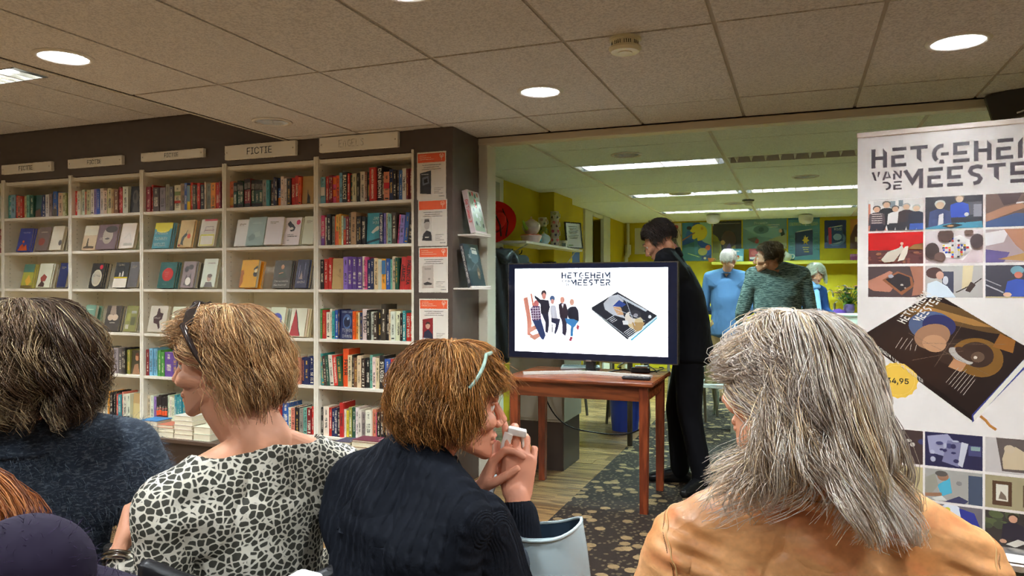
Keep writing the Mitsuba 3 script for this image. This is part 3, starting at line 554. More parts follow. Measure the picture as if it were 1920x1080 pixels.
display(3, 1, z2(134), z2(240), (84, 146, 150), 'teal and yellow novel with big white title', [('r', (226, 208, 60), 0, 0, 100, 24), ('e', (226, 208, 60), 50, 26, 40, 14), ('t', (232, 230, 216), 'KRAUSS', 8, 46, 11, 86), ('t', (232, 230, 216), 'DONKER', 8, 68, 11, 86), ('t', (232, 230, 216), 'WOUD', 8, 92, 13, 76)], 2)
display(3, 1, z2(296), z2(380), (214, 180, 122), 'sand-coloured novel with a dark cat', [('p', (52, 46, 36), [(20, 88), (26, 64), (44, 50), (56, 48), (62, 56), (44, 66), (36, 82), (44, 94)]), ('e', (214, 84, 50), 74, 60, 13, 9), ('l', (52, 46, 36), 4, [(50, 50), (60, 38)]), ('e', (150, 60, 40), 14, 93, 9, 4)], 1, .215)
display(3, 1, z2(430), z2(526), (222, 214, 200), 'white novel with red top and yellow frame', [('r', (190, 50, 56), 20, 0, 100, 7), ('r', (200, 190, 70), 6, 56, 96, 98), ('r', (226, 218, 200), 12, 62, 90, 94), ('l', (90, 60, 60), 2, [(26, 50), (34, 28), (80, 28), (84, 50)]), ('r', (150, 90, 90), 30, 40, 90, 42)], 1, .21)
display(3, 2, z2(166), z2(266), (24, 70, 66), 'dark green novel with a red disc', [('e', (196, 50, 46), 52, 48, 34, 26), ('t', (226, 200, 180), 'HOE HET', 30, 42, 4, 46), ('t', (226, 200, 180), 'LICHT', 34, 50, 4), ('t', (226, 200, 180), 'VALT', 36, 58, 4), ('t', (130, 170, 160), 'ROMAN', 30, 88, 4)], 2)
display(3, 2, z2(315), z2(392), (140, 132, 122), 'grey novel with a smoky face', [('e', (60, 54, 50), 30, 30, 16, 12), ('e', (70, 62, 58), 62, 22, 20, 10), ('p', (86, 78, 72), [(20, 90), (34, 50), (50, 66), (70, 44), (80, 96)]), ('e', (226, 218, 204), 52, 76, 22, 15)], 2)
display(3, 2, z2(445), z2(530), 'W', 'white novel with a small portrait', [('e', (190, 160, 140), 54, 68, 16, 12), ('p', (110, 104, 98), [(22, 100), (34, 82), (74, 82), (88, 100)]), ('e', (110, 96, 84), 56, 60, 17, 7), ('r', (170, 160, 146), 30, 14, 84, 18)], 0, .22)
display(4, 1, z2(636), z2(716), (216, 218, 206), 'blank pale novel at the left end', (), 0)
display(4, 1, z2(714), z2(820), (150, 172, 166), 'pale sea-green novel', [('p', (120, 142, 136), [(10, 70), (30, 58), (52, 66), (44, 80), (16, 84)]), ('p', (172, 190, 182), [(40, 56), (70, 50), (80, 66), (52, 72)]), ('r', (180, 196, 188), 24, 20, 80, 23)], 2, .215)
display(4, 1, z2(832), z2(936), (218, 216, 202), 'blank white novel left of the one with an eye', (), 0)
display(4, 1, z2(938), z2(1032), (226, 220, 208), 'white novel with a black eye and pink dot', [('p', (30, 26, 28), [(10, 24), (24, 12), (48, 26), (64, 36), (60, 48), (40, 52), (30, 46), (44, 42), (24, 34)]), ('e', (226, 220, 208), 42, 40, 10, 5), ('e', (200, 44, 90), 80, 18, 13, 9), ('r', (40, 36, 36), 20, 62, 60, 64), ('r', (40, 36, 36), 20, 68, 84, 70), ('r', (60, 56, 56), 20, 82, 34, 84)], 2)
display(4, 1, z2(1055), z2(1100), 'W', 'white novel at the right end', (), 0)
display(4, 2, z2(680), z2(780), (224, 158, 36), 'amber novel with a dark profile', [('p', (170, 96, 30), [(0, 40), (14, 36), (22, 50), (16, 60), (20, 80), (8, 100), (0, 100)]), ('e', (40, 30, 20), 92, 52, 16, 10), ('p', (44, 32, 22), [(74, 34), (96, 20), (100, 28), (84, 40)]), ('e', (226, 206, 160), 90, 40, 9, 7)], 1)
display(4, 2, z2(868), z2(972), (72, 64, 54), 'dark novel with a man in green', [('e', (190, 140, 104), 48, 24, 10, 8), ('p', (56, 62, 40), [(26, 62), (34, 36), (62, 36), (78, 62)]), ('l', (190, 140, 104), 5, [(30, 48), (56, 44)]), ('t', (206, 200, 190), 'Een winter in', 10, 78, 7, 80), ('t', (206, 200, 190), 'de monnik', 10, 92, 8, 76)], 2)
display(4, 2, z2(1012), z2(1082), (44, 44, 70), 'navy novel with a dark street', [('l', (160, 150, 170), 4, [(26, 20), (26, 70)]), ('l', (120, 116, 140), 4, [(70, 10), (70, 66)]), ('p', (150, 130, 120), [(30, 70), (46, 40), (60, 70)]), ('t', (214, 200, 190), 'NACHT', 16, 84, 8, 66)], 1)
display(2, 3, z4(594), z4(662), (116, 152, 128), 'sea-green novel with a dark shore', [('p', (54, 50, 44), [(0, 70), (40, 62), (100, 66), (100, 100), (0, 100)]), ('r', (170, 190, 170), 20, 16, 80, 20)], 1)
display(2, 3, z4(720), z4(818), (60, 54, 50), 'dark novel with pale hands', [('e', (196, 172, 150), 34, 46, 20, 13), ('e', (196, 172, 150), 66, 46, 20, 13), ('p', (150, 130, 114), [(30, 0), (60, 0), (70, 34), (26, 36)]), ('r', (170, 164, 154), 34, 66, 70, 69)], 1)
display(2, 3, z4(864), z4(940), (112, 110, 62), 'olive patchwork novel', [('r', (150, 150, 80), 10, 30, 40, 60), ('r', (160, 160, 150), 46, 20, 90, 30), ('r', (80, 80, 56), 50, 44, 90, 76), ('r', (190, 186, 170), 10, 74, 40, 90)], 0)
display(3, 3, z5(168), z5(284), (196, 184, 172), 'cream novel with a dark bust shape', [('p', (54, 34, 32), [(44, 10), (54, 10), (58, 26), (78, 30), (74, 52), (60, 58), (70, 84), (62, 90), (50, 70), (30, 66), (24, 44), (40, 36)]), ('t', (220, 210, 200), 'PAMUK', 28, 50, 6, 50)], 0)
display(3, 3, z5(300), z5(420), 'W', 'white novel behind the fair-haired woman', (), 1)
display(4, 3, z5(855), z5(950), 'W', 'white novel left of the one with a blue disc', (), 1)
display(4, 3, z5(976), z5(1076), (222, 214, 200), 'white novel with a blue disc', [('e', (70, 80, 160), 48, 44, 34, 24), ('r', (190, 90, 110), 22, 50, 74, 58), ('r', (222, 216, 206), 26, 38, 72, 43)], 1)
display(4, 3, z5(1102), z5(1206), (222, 212, 186), 'cream novel with a dark red wedge', [('p', (166, 50, 50), [(4, 98), (28, 2), (70, 98)]), ('l', (40, 40, 36), 4, [(30, 8), (48, 46), (56, 70), (72, 96)])], 2)

# stacks lying on the ledge
def stack(x0, x1, rows, where, Y=3.93, z0=.272):
    X0, X1 = px_x(x0, Y), px_x(x1, Y); z = z0
    for i, (t, col, look) in enumerate(rows):
        h = X1 - X0 - (i % 3) * .002
        pos = 'lowest' if i == 0 else ('topmost' if i == len(rows) - 1 else ORD[i + 1] + ' from the bottom')
        book(f'{look} lying {pos} in {where}', t, .135, h, PAL[col] if isinstance(col, str) else col, TR(X0 + (i % 2) * .004, Y, z + .0004) @ TR(0, .135, 0) @ LIE, f'books in the {where}', prints=[('r', (150, 140, 130), 20, 20, 70, 24)])
        z += t + .0006
wb = 'white-paged paperback'
stack(z5(84), z5(193), [(.036, 'W', wb), (.034, 'W', wb), (.032, 'W', wb), (.006, (60, 130, 190), 'blue magazine')], 'leftmost stack on the ledge')
stack(z5(197), z5(302), [(.04, 'W', wb), (.026, 'W', wb), (.02, 'S', 'pale red paperback')], 'second stack on the ledge')
stack(z5(306), z5(430), [(.032, 'W', wb), (.031, 'W', wb), (.031, 'W', wb), (.03, 'W', wb), (.033, 'W', wb)], 'tallest stack on the ledge')
stack(z5(437), z5(550), [(.045, 'W', wb), (.048, 'W', wb)], 'two-book stack on the ledge')
stack(z6(226), z6(326), [(.03, 'C', 'cream-paged book'), (.03, 'C', 'cream-paged book'), (.02, (70, 70, 90), 'grey-blue book')], 'stack below the ENGELS books')
stack(z6(332), z6(520), [(.028, 'C', 'cream-paged hardback'), (.028, 'r', 'dark red hardback'), (.03, 'C', 'cream-paged hardback'), (.012, (110, 40, 60), 'dark pink hardback')], 'stack behind the brown-haired woman')
# ---------------------------------------------------------------- signs, flyers, wall-mounted books
def strokes(lines, w):
    return unary_union([sg.LineString(l).buffer(w / 2, cap_style=1, quad_segs=3) for l in lines])
HAND = {'E': [[(.5, 1), (0, .97), (.04, .5), (.4, .52)], [(.04, .5), (0, 0), (.52, .03)]], 'N': [[(0, 0), (.02, .62), (.1, .8), (.3, .82), (.42, .66), (.42, 0)]], 'G': [[(.55, .8), (.36, .98), (.1, .8), (.02, .4), (.2, .04), (.5, .08), (.56, .44), (.34, .44)]],
        'L': [[(.02, 1), (0, .02), (.42, 0)]], 'S': [[(.5, .86), (.28, 1), (.06, .8), (.2, .58), (.44, .44), (.46, .16), (.22, 0), (0, .14)]]}
def sign(px0, px1, yt0, yt1, yb0, yb1, text, label, hand=False, Y=4.28):
    a, b, c, d = onY(px0, yt0, Y), onY(px1, yt1, Y), onY(px0, yb0, Y), onY(px1, yb1, Y)
    x0, x1, z1, z0 = (a[0] + c[0]) / 2, (b[0] + d[0]) / 2, min((a[2] + b[2]) / 2, 2.353), (c[2] + d[2]) / 2
    k = thing('shelf_sign', label, 'sign')
    part(k, 'board', MB().rbox((x0, Y, z0), (x1, Y + .03, z1), S(240, 236, 222), .002), 'satin')
    h = (z1 - z0)
    if hand:
        m, x = MB(), x0 + .26 * (x1 - x0)
        for ch in text:
            m.poly(sa.translate(sa.scale(strokes(HAND[ch], .035), .47 * h, .47 * h, origin=(0, 0)), 0, 0), .0006, S(84, 78, 70), TR(x, Y - .0004, z0 + .26 * h) @ FACE); x += .34 * h
    else: m = MB().text(text, h * .47, S(34, 28, 24), TR((x0 + x1) / 2, Y - .0004, z0 + h * .27) @ FACE, .0008, False, True)
    part(k, 'lettering', m, 'gloss')
    for xx in (x0 + .02, x1 - .02): part(k, 'screw', MB().lathe([(0, .002), (.004, .0015), (.005, 0)], S(150, 140, 120), 12, TR(xx, Y, z0 + h * .5) @ FACE), 'metal', True)
sign(2.4, 95.5, 304.8, 296.6, 327.7, 319.5, 'FICTIE', 'small white sign reading FICTIE nearest the left edge of the picture')
sign(126.8, 228, 292.5, 282, 316.5, 307, 'FICTIE', 'white sign reading FICTIE, second from the left, its letters catching the light')
sign(263.7, 380.8, 277.4, 267.3, 303.4, 293.3, 'FICTIE', 'white sign reading FICTIE, third from the left, on the dark fascia')
sign(421.2, 553.6, 272.8, 262, 299.7, 290.5, 'FICTIE', 'white sign reading FICTIE in front of the ceiling step, left of ENGELS')
sign(598.3, 745.6, 258, 246, 287, 273.7, 'ENGELS', 'white sign with thin handwritten word ENGELS at the right end', True)

def flyer(px0, px1, y0, y1, label, pic, header_lines=3, tree=True, spotty=False):
    Y = YB - .003
    a, d = onY(px0, y0, Y), onY(px1, y1, Y); w, h = d[0] - a[0], a[2] - d[2]
    h = min(h, .31); M = TR(a[0], YB - .0004, a[2]) @ FACE
    k = thing('flyer', label, 'flyer')
    part(k, 'sheet', MB().box((0, -h, 0), (w, 0, .0012), S(222, 214, 200), M), 'paper')
    hd = [('r', (222, 92, 52), 3, 3, 97, 22)]
    hd += [('r', (240, 190, 160), 9, 7 + 4 * i, 9 + (24, 40, 52)[i], 8.2 + 4 * i) for i in range(header_lines)]
    if tree: hd += [('e', (244, 214, 190), 85, 9, 7, 4.6), ('e', (222, 92, 52), 85, 9, 5.4, 3.4), ('l', (244, 214, 190), 1.6, [(85, 19), (85, 8)]), ('l', (244, 214, 190), 1.2, [(85, 13), (81, 8)]), ('l', (244, 214, 190), 1.2, [(85, 12), (89, 8)])]
    part(k, 'header_print', art(MB(), M @ TR(0, 0, .0011), w, h, hd), 'paper')
    tx = [('r', (130, 124, 116), 18 + 6 * (i % 2), 27 + 4.4 * i, 84 - 8 * (i % 2), 28.4 + 4.4 * i) for i in range(3)] + [('r', (170, 164, 154), 60, 76 + 3.6 * i, 90 - 7 * (i % 3), 77.2 + 3.6 * i) for i in range(4)] + [('r', (120, 116, 110), 76, 93, 95, 94.3)]
    part(k, 'text_print', art(MB(), M @ TR(0, 0, .0011), w, h, tx), 'paper')
    part(k, 'picture_print', art(MB(), M @ TR(0, 0, .0011), w, h, pic), 'satin')
flyer(781.6, 836, 286.5, 373, 'white flyer with orange heading and a black book, topmost on the pillar', [('p', (40, 40, 42), [(11, 44), (49, 39), (49, 89), (11, 87)]), ('p', (90, 96, 104), [(18, 54), (40, 50), (42, 66), (20, 70)]), ('p', (20, 20, 22), [(24, 58), (36, 55), (38, 64), (24, 66)]), ('r', (170, 170, 170), 16, 46, 40, 47.5)])
flyer(783.7, 838, 375, 460.6, 'white flyer with orange heading and a black-and-white portrait, second on the pillar', [('p', (206, 198, 186), [(11, 42), (48, 38), (48, 89), (11, 88)]), ('p', (44, 40, 40), [(14, 88), (18, 74), (30, 66), (44, 70), (48, 80), (48, 89)]), ('e', (170, 158, 146), 31, 56, 9, 9), ('p', (70, 62, 56), [(20, 52), (24, 42), (38, 42), (42, 54), (38, 48), (28, 48)]), ('r', (226, 220, 210), 24, 80, 38, 82)], 0)
flyer(785, 839.7, 463.7, 548.6, 'white flyer with orange heading and a pale grey book, third on the pillar', [('p', (180, 166, 152), [(12, 42), (50, 39), (51, 90), (12, 91)]), ('r', (150, 136, 124), 20, 46, 42, 50), ('p', (60, 54, 52), [(16, 80), (30, 76), (46, 80), (44, 83), (20, 84)]), ('e', (120, 108, 98), 36, 70, 4, 2)])
flyer(785.8, 840, 560, 646, 'white flyer with orange heading and a red book, lowest on the pillar', [('p', (130, 36, 40), [(12, 46), (48, 42), (48, 92), (12, 94)]), ('e', (196, 150, 130), 30, 60, 8, 7), ('p', (40, 40, 58), [(14, 92), (18, 74), (32, 68), (46, 78), (48, 92)]), ('p', (60, 40, 34), [(22, 58), (26, 51), (36, 52), (38, 57), (30, 55)]), ('t', (220, 214, 206), 'Keizer', 14, 90, 4, 30)])

# two books on small white ledges at the end of the bookcase
def ledge_book(zl, y0, y1, w, h, t, col, spine, prints, label, llabel):
    k = thing('picture_ledge', llabel, 'ledge')
    part(k, 'base', MB().rbox((-2.077, y0 - .03, zl - .012), (-1.945, y1 + .02, zl), S(222, 212, 200), .002), 'satin')
    part(k, 'lip', MB().rbox((-1.957, y0 - .03, zl), (-1.945, y1 + .02, zl + .012), S(222, 212, 200), .002), 'satin')
    # cover towards +X, spine towards -Y
    R = np.array([[1, 0, 0, 0], [0, 1, 0, 0], [0, 0, 1, 0], [0, 0, 0, 1.0]])
    M = TR(-1.96 - t, y0, zl + .004) @ RY(-13) @ R
    n = book(label, t, w, h, col, M, text=spine[0], tcol=spine[1], tsize=.02)
    CF = np.array([[0, 0, 1, 0], [1, 0, 0, 0], [0, 1, 0, 0], [0, 0, 0, 1.0]])
    part(n, 'cover_print', art(MB(), M @ TR(t, 0, h) @ CF, w, h, prints), 'gloss')
    return n
flw = [('r', (160, 176, 150), 6, 4, 94, 96)] + [('e', c_, x_, y_, 7, 5) for x_, y_, c_ in [(20, 10, (70, 70, 60)), (40, 8, (190, 70, 70)), (60, 12, (60, 80, 70)), (80, 9, (170, 90, 70)), (50, 24, (196, 60, 66)), (50, 36, (206, 76, 76)), (34, 30, (120, 130, 90)), (66, 30, (90, 110, 90)), (24, 46, (80, 100, 90)), (78, 44, (60, 80, 76)), (40, 60, (206, 214, 206)), (64, 66, (220, 224, 216)), (50, 80, (200, 210, 204)), (26, 78, (70, 90, 80)), (80, 82, (80, 90, 84))]]
ledge_book(1.668, 4.40, 4.60, .19, .29, .036, (216, 190, 178), ('De Tuinen 2', (200, 70, 70)), flw, 'thick pale book with a flower-patterned cover on the upper ledge of the pillar', 'upper small white ledge on the end of the bookcase wall')
ledge_book(1.318, 4.335, 4.60, .235, .285, .024, (34, 36, 38), ('HETGEHEIM VAN DE MEESTER', (220, 214, 206)), [('r', (38, 54, 62), 0, 0, 100, 100), ('e', (70, 92, 100), 60, 26, 30, 20), ('p', (190, 190, 184), [(46, 8), (82, 8), (84, 24), (50, 22)]), ('p', (38, 54, 62), [(52, 12), (78, 12), (78, 14), (52, 14)]), ('r', (190, 196, 196), 20, 26, 36, 27), ('r', (190, 196, 196), 20, 29, 34, 30), ('r', (190, 196, 196), 20, 32, 38, 33), ('p', (90, 80, 70), [(60, 60), (76, 50), (80, 70), (70, 84), (58, 80)]), ('l', (120, 132, 136), 1, [(30, 60), (60, 44), (90, 70)]), ('e', (150, 130, 110), 66, 70, 6, 5)],
           'large dark book with grey cover on the lower ledge of the pillar', 'lower small white ledge on the end of the bookcase wall')

# ---------------------------------------------------------------- stencil lettering
R_ = lambda x0, y0, x1, y1: sg.box(x0, y0, x1, y1)
P_ = lambda *p: sg.Polygon(p)
def arc(cx, cy, rx, ry, a0, a1, w): return sg.LineString([(cx + rx * math.cos(math.radians(a)), cy + ry * math.sin(math.radians(a))) for a in np.linspace(a0, a1, 14)]).buffer(w / 2, cap_style=2)
STN = {'H': (.78, [R_(0, 0, .2, 1), R_(.2, .42, .58, .6), P_((.58, 0), (.78, 0), (.78, .78), (.58, 1))]),
       'E': (.74, [R_(.06, .82, .74, 1), R_(0, 0, .2, .6), R_(0, .42, .64, .6), R_(0, 0, .74, .18)]), 'e': (.74, [R_(0, .38, .2, 1), R_(0, .82, .74, 1), R_(0, .38, .64, .56), R_(.0, 0, .74, .18)]),
       'T': (.82, [R_(0, .82, .82, 1), P_((.3, .82), (.52, .82), (.52, .16), (.3, .36))]), 'G': (.78, [arc(.46, .5, .36, .4, 78, 232, .2), arc(.46, .5, .36, .4, 252, 285, .2), R_(.42, .4, .78, .56)]),
       'I': (.22, [P_((0, 0), (.2, 0), (.2, 1), (0, .76))]), 'M': (.92, [sg.LineString([(.04, .96), (.4, .34), (.78, .96)]).buffer(.1, cap_style=2, join_style=2), R_(.72, 0, .92, 1)]),
       'S': (.7, [sg.LineString([(.68, .86), (.46, .92), (.2, .86), (.12, .7), (.22, .56), (.5, .46), (.6, .3), (.5, .14), (.28, .08)]).buffer(.095, cap_style=2)]),
       'R': (.76, [R_(0, .0, .2, .5), R_(0, .82, .5, 1), arc(.44, .7, .22, .21, -90, 90, .18), R_(.14, .42, .5, .58), P_((.3, .36), (.5, .36), (.76, 0), (.54, 0))]),
       'V': (.76, [P_((0, 1), (.22, 1), (.48, .0), (.3, 0)), P_((.56, .5), (.62, .3), (.78, 1), (.58, 1))]), 'A': (.76, [P_((.28, 1), (.48, 1), (.2, 0), (0, 0)), P_((.5, .8), (.54, 1), (.78, .2), (.6, .2)), R_(.3, .2, .56, .36)]),
       'N': (.76, [R_(0, 0, .2, .7), P_((0, 1), (.22, 1), (.76, .1), (.56, .1)), R_(.58, .3, .76, 1)]), 'D': (.72, [arc(.26, .5, .38, .4, -90, 90, .2), R_(0, .82, .28, 1)]), ' ': (.2, [])}
def stencil(txt, gap=.2):
    x, out = 0, []
    for ch in txt:
        w, ps = STN[ch]; out += [sa.translate(unary_union(ps), x, 0)] if ps else []; x += w + gap
    return sg.MultiPolygon([g for p in out for g in getattr(p, 'geoms', [p])]), x - gap
def stencil_fit(txt, x0, x1, y0, y1):
    """text scaled into a box (metres, y up)"""
    pg, w = stencil(txt); return sa.translate(sa.scale(pg, (x1 - x0) / w, y1 - y0, origin=(0, 0)), x0, y0)
def title(mb, M, x0, x1, y0, y1, col, d=.0002):
    """the three-part title inside the box x0..x1, y0 (bottom)..y1 (top)"""
    W, H = x1 - x0, y1 - y0; t = .08 * H
    mb.poly(stencil_fit('HETGeHEIM', x0, x1, y0 + H / 2 + t / 2, y1), d, col, M)
    mb.poly(stencil_fit('MEeSTeR', x0 + .2 * W, x1, y0, y0 + H / 2 - t / 2), d, col, M)
    mb.poly(stencil_fit('VAN', x0, x0 + .185 * W, y0 + H * .24, y0 + H * .45), d, col, M)
    mb.poly(stencil_fit('DE', x0 + .07 * W, x0 + .185 * W, y0, y0 + H * .2), d, col, M)
# ---------------------------------------------------------------- roll-up banner
BP = dep(1608, 255, 3.77); BX_ = np.array([.988, -.153, 0]); BX_ /= np.linalg.norm(BX_); BN = np.array([BX_[1], -BX_[0], 0])
BM = np.eye(4); BM[:3, 0] = BX_; BM[:3, 1] = (0, 0, 1); BM[:3, 2] = BN; BM[:3, 3] = BP
BW, BH = .852, BP[2] - .11
def bp(x, y):
    d = ray(x, y); t = ((BP - EYE) @ BN) / (d @ BN); q = EYE + d * t - BP; return q @ BX_, q[2]
k = thing('banner', 'tall white roll-up banner with a stencil title, photo grid and a tilted book', 'banner')
part(k, 'sheet', MB().box((0, -BH, -.0015), (BW, 0, 0), S(222, 214, 208), BM), 'satin')
part(k, 'top_rail', MB().rbox((-.004, -.012, -.008), (BW + .004, .014, .008), S(226, 206, 186), .003, BM), 'satin', label='pale top rail')
base = MB()
prof = [(.0, -.03), (-.02, .028), (-.03, .05), (.0, .062), (.05, .058), (.075, .03), (.085, -.0), (.08, -.03)]
pg = sg.Polygon([(-.075, .0), (-.085, .03), (-.06, .075), (-.02, .09), (.02, .085), (.05, .06), (.062, .03), (.06, 0)])
CFx = np.array([[0, 0, 1, 0], [0, 1, 0, 0], [-1, 0, 0, 0], [0, 0, 0, 1.0]])
base.poly(pg, BW + .03, S(206, 202, 198), BM @ TR(-.015, -BP[2] + .022, 0) @ CFx)
part(k, 'base', base, 'metal', 30, label='aluminium base housing')
part(k, 'seam', MB().box((-.015, -BP[2] + .062, .0785), (BW + .015, -BP[2] + .066, .083), S(120, 112, 104), BM), 'metal')
for u in (.12, .745): part(k, 'foot', MB().rbox((u - .025, -BP[2] + .0015, -.16), (u + .025, -BP[2] + .022, .17), S(196, 196, 198), .004, BM), 'metal')
part(k, 'pole', MB().tube([(BW / 2, -BP[2] + .02, -.03), (BW / 2, -.01, -.012)], .01, S(170, 170, 170), 10, BM), 'metal', True)
tm = MB(); x0, y1 = bp(1634, 279); _, ym = bp(1636, 347)
title(tm, BM @ TR(0, 0, .0002), x0, x0 + .735, ym - .03, y1 - .004, S(40, 30, 34), .0003)
part(k, 'title', tm, 'satin', label='dark stencil title lettering')
blobs = lambda seed, n, cols, x=(0, 100), y=(0, 100), r=(4, 14): [('e', cols[int(q.integers(len(cols)))], q.uniform(*x), q.uniform(*y), q.uniform(*r), q.uniform(*r)) for q in [np.random.default_rng(seed)] for _ in range(n)]
def man_(x, y, s, coat, skin=(200, 150, 124), hair=(80, 66, 60), legs=None):
    o = [('e', hair, x, y - 31 * s, 7.5 * s, 9 * s), ('e', skin, x, y - 27 * s, 6 * s, 9 * s), ('p', coat, [(x - 16 * s, y + 24 * s), (x - 14 * s, y - 12 * s), (x - 5 * s, y - 18 * s), (x + 5 * s, y - 18 * s), (x + 14 * s, y - 12 * s), (x + 16 * s, y + 24 * s)])]
    if legs: o += [('p', legs, [(x - 12 * s, y + 20 * s), (x + 12 * s, y + 20 * s), (x + 14 * s, y + 56 * s), (x + 3 * s, y + 56 * s), (x, y + 34 * s), (x - 5 * s, y + 56 * s), (x - 14 * s, y + 56 * s)])]
    return o
GROUP = [('r', (214, 206, 200), 0, 0, 100, 100), ('r', (190, 182, 176), 10, 4, 30, 20), ('r', (120, 126, 130), 40, 6, 50, 26), ('r', (110, 116, 120), 56, 4, 64, 24), ('r', (180, 110, 90), 0, 12, 4, 96), ('p', (190, 120, 96), [(0, 90), (30, 80), (34, 100), (0, 100)])] + man_(34, 46, 1.05, (30, 28, 30), legs=(26, 26, 30)) + man_(16, 58, 1.0, (70, 56, 58), legs=(40, 36, 44)) + [('l', (190, 176, 172), 1.5, [(6, 46 + 7 * i), (26, 46 + 7 * i)]) for i in range(5)] + man_(50, 58, .95, (216, 210, 208), legs=(36, 34, 38)) + man_(70, 54, 1.0, (48, 36, 36), hair=(160, 150, 146), legs=(40, 36, 40)) + man_(88, 60, 1.0, (34, 34, 44), hair=(170, 160, 150), legs=(60, 84, 150))
PH = {}
PH['group'] = GROUP
PH['lab'] = [('r', (40, 36, 40), 0, 0, 100, 100), ('r', (80, 76, 80), 62, 20, 98, 60), ('r', (120, 118, 124), 84, 28, 98, 66)] + man_(60, 40, 1.1, (50, 70, 150), hair=(110, 80, 60)) + man_(26, 62, 1.3, (52, 58, 90), hair=(196, 186, 176)) + [('p', (226, 222, 226), [(24, 56), (32, 52), (32, 84), (22, 90)]), ('p', (70, 130, 150), [(0, 96), (40, 84), (98, 80), (100, 100), (0, 100)]), ('p', (36, 30, 30), [(28, 92), (50, 84), (66, 90), (46, 100)]), ('e', (200, 130, 70), 44, 92, 6, 3), ('p', (40, 40, 44), [(60, 76), (76, 60), (84, 64), (70, 84)]), ('e', (200, 196, 190), 72, 58, 4, 6)]
PH['hands1'] = [('r', (96, 74, 66), 0, 0, 100, 100), ('p', (150, 108, 84), [(0, 60), (30, 40), (60, 30), (66, 44), (40, 60), (0, 84)]), ('p', (60, 76, 110), [(0, 84), (50, 60), (100, 66), (100, 100), (0, 100)]), ('l', (200, 196, 196), 3, [(50, 30), (100, 24)]), ('p', (60, 44, 44), [(20, 0), (60, 0), (50, 30), (30, 36)])]
PH['red'] = [('r', (178, 28, 26), 0, 0, 100, 62), ('r', (80, 42, 40), 0, 56, 100, 100)] + blobs(3, 26, [(110, 60, 50), (70, 36, 36), (130, 84, 60)], (0, 100), (62, 96), (2, 6)) + [('p', (120, 84, 44), [(70, 54), (84, 40), (100, 36), (100, 56)]), ('p', (190, 178, 162), [(24, 86), (36, 62), (56, 50), (62, 40), (66, 54), (58, 70), (48, 92), (30, 96)]), ('p', (206, 194, 178), [(54, 92), (60, 66), (68, 46), (74, 44), (72, 66), (66, 88)]), ('e', (200, 150, 130), 62, 36, 3, 5)]
PH['mosaic'] = [('r', (196, 176, 176), 0, 0, 100, 100), ('p', (222, 214, 212), [(30, 34), (60, 14), (90, 40), (66, 92), (34, 80)])] + [('r', c_, 30 + 5.2 * i + (j % 2) * 1, 22 + 7 * j, 34.4 + 5.2 * i, 27.5 + 7 * j) for i in range(9) for j in range(9) for c_ in [[(190, 50, 50), (50, 70, 160), (214, 180, 60), (222, 216, 214), (222, 216, 214), (60, 54, 60), (206, 200, 204)][(i * 5 + j * 3 + i * j) % 7]] if abs(i - 4) + abs(j - 4) < 6] + [('e', (56, 42, 40), 12, 62, 13, 26), ('e', (70, 50, 44), 36, 14, 14, 20), ('e', (90, 66, 58), 26, 80, 10, 14), ('e', (60, 46, 46), 90, 34, 12, 22), ('e', (84, 60, 50), 76, 6, 8, 8)]
PH['hands2'] = [('r', (160, 140, 140), 0, 0, 100, 100), ('p', (206, 198, 200), [(0, 10), (40, 0), (30, 40), (0, 50)]), ('p', (166, 116, 90), [(30, 0), (90, 0), (84, 60), (66, 74), (50, 50)]), ('p', (90, 76, 120), [(0, 60), (40, 70), (30, 100), (0, 100)]), ('p', (170, 130, 80), [(20, 90), (70, 70), (100, 76), (100, 100)])]
PH['phone'] = [('r', (70, 54, 54), 0, 0, 100, 100), ('p', (176, 118, 96), [(0, 46), (16, 34), (40, 14), (46, 20), (34, 40), (50, 62), (40, 84), (10, 80), (0, 70)]), ('p', (130, 78, 50), [(26, 44), (54, 16), (80, 34), (84, 64), (62, 94)]), ('p', (44, 36, 38), [(32, 42), (56, 22), (76, 36), (78, 62), (60, 82)]), ('e', (160, 160, 170), 42, 32, 5, 6), ('e', (190, 180, 170), 62, 60, 3, 3), ('e', (190, 180, 170), 68, 70, 2, 2), ('p', (160, 106, 84), [(76, 0), (100, 0), (100, 90), (80, 96), (84, 50)])]
PH['painter'] = [('r', (176, 170, 164), 0, 0, 100, 100), ('r', (60, 60, 74), 30, 18, 50, 86), ('p', (206, 188, 150), [(66, 0), (84, 0), (80, 70), (64, 74)]), ('e', (70, 48, 44), 16, 22, 15, 18), ('e', (196, 150, 130), 26, 30, 7, 13), ('e', (190, 190, 196), 36, 46, 5, 14), ('p', (206, 216, 226), [(2, 100), (4, 56), (20, 46), (40, 66), (54, 100)]), ('p', (60, 44, 40), [(70, 78), (80, 50), (88, 60), (78, 84)]), ('l', (60, 50, 46), 2, [(54, 84), (86, 56), (98, 40)])]
PH['surgeon'] = [('r', (60, 56, 64), 0, 0, 100, 100), ('l', (170, 166, 170), 2.5, [(0, 60), (30, 84)]), ('l', (150, 146, 150), 2, [(0, 44), (26, 64)]), ('e', (110, 150, 160), 52, 16, 11, 14), ('e', (196, 120, 100), 54, 30, 7, 10), ('p', (56, 76, 150), [(30, 96), (36, 50), (50, 42), (74, 46), (90, 70), (92, 96)]), ('e', (220, 180, 150), 36, 90, 7, 7), ('r', (190, 170, 130), 0, 96, 100, 100)]
PH['scarf'] = [('r', (66, 50, 48), 0, 0, 100, 100)] + blobs(8, 16, [(150, 60, 50), (190, 180, 170), (60, 60, 100), (120, 110, 100)], r=(3, 9))
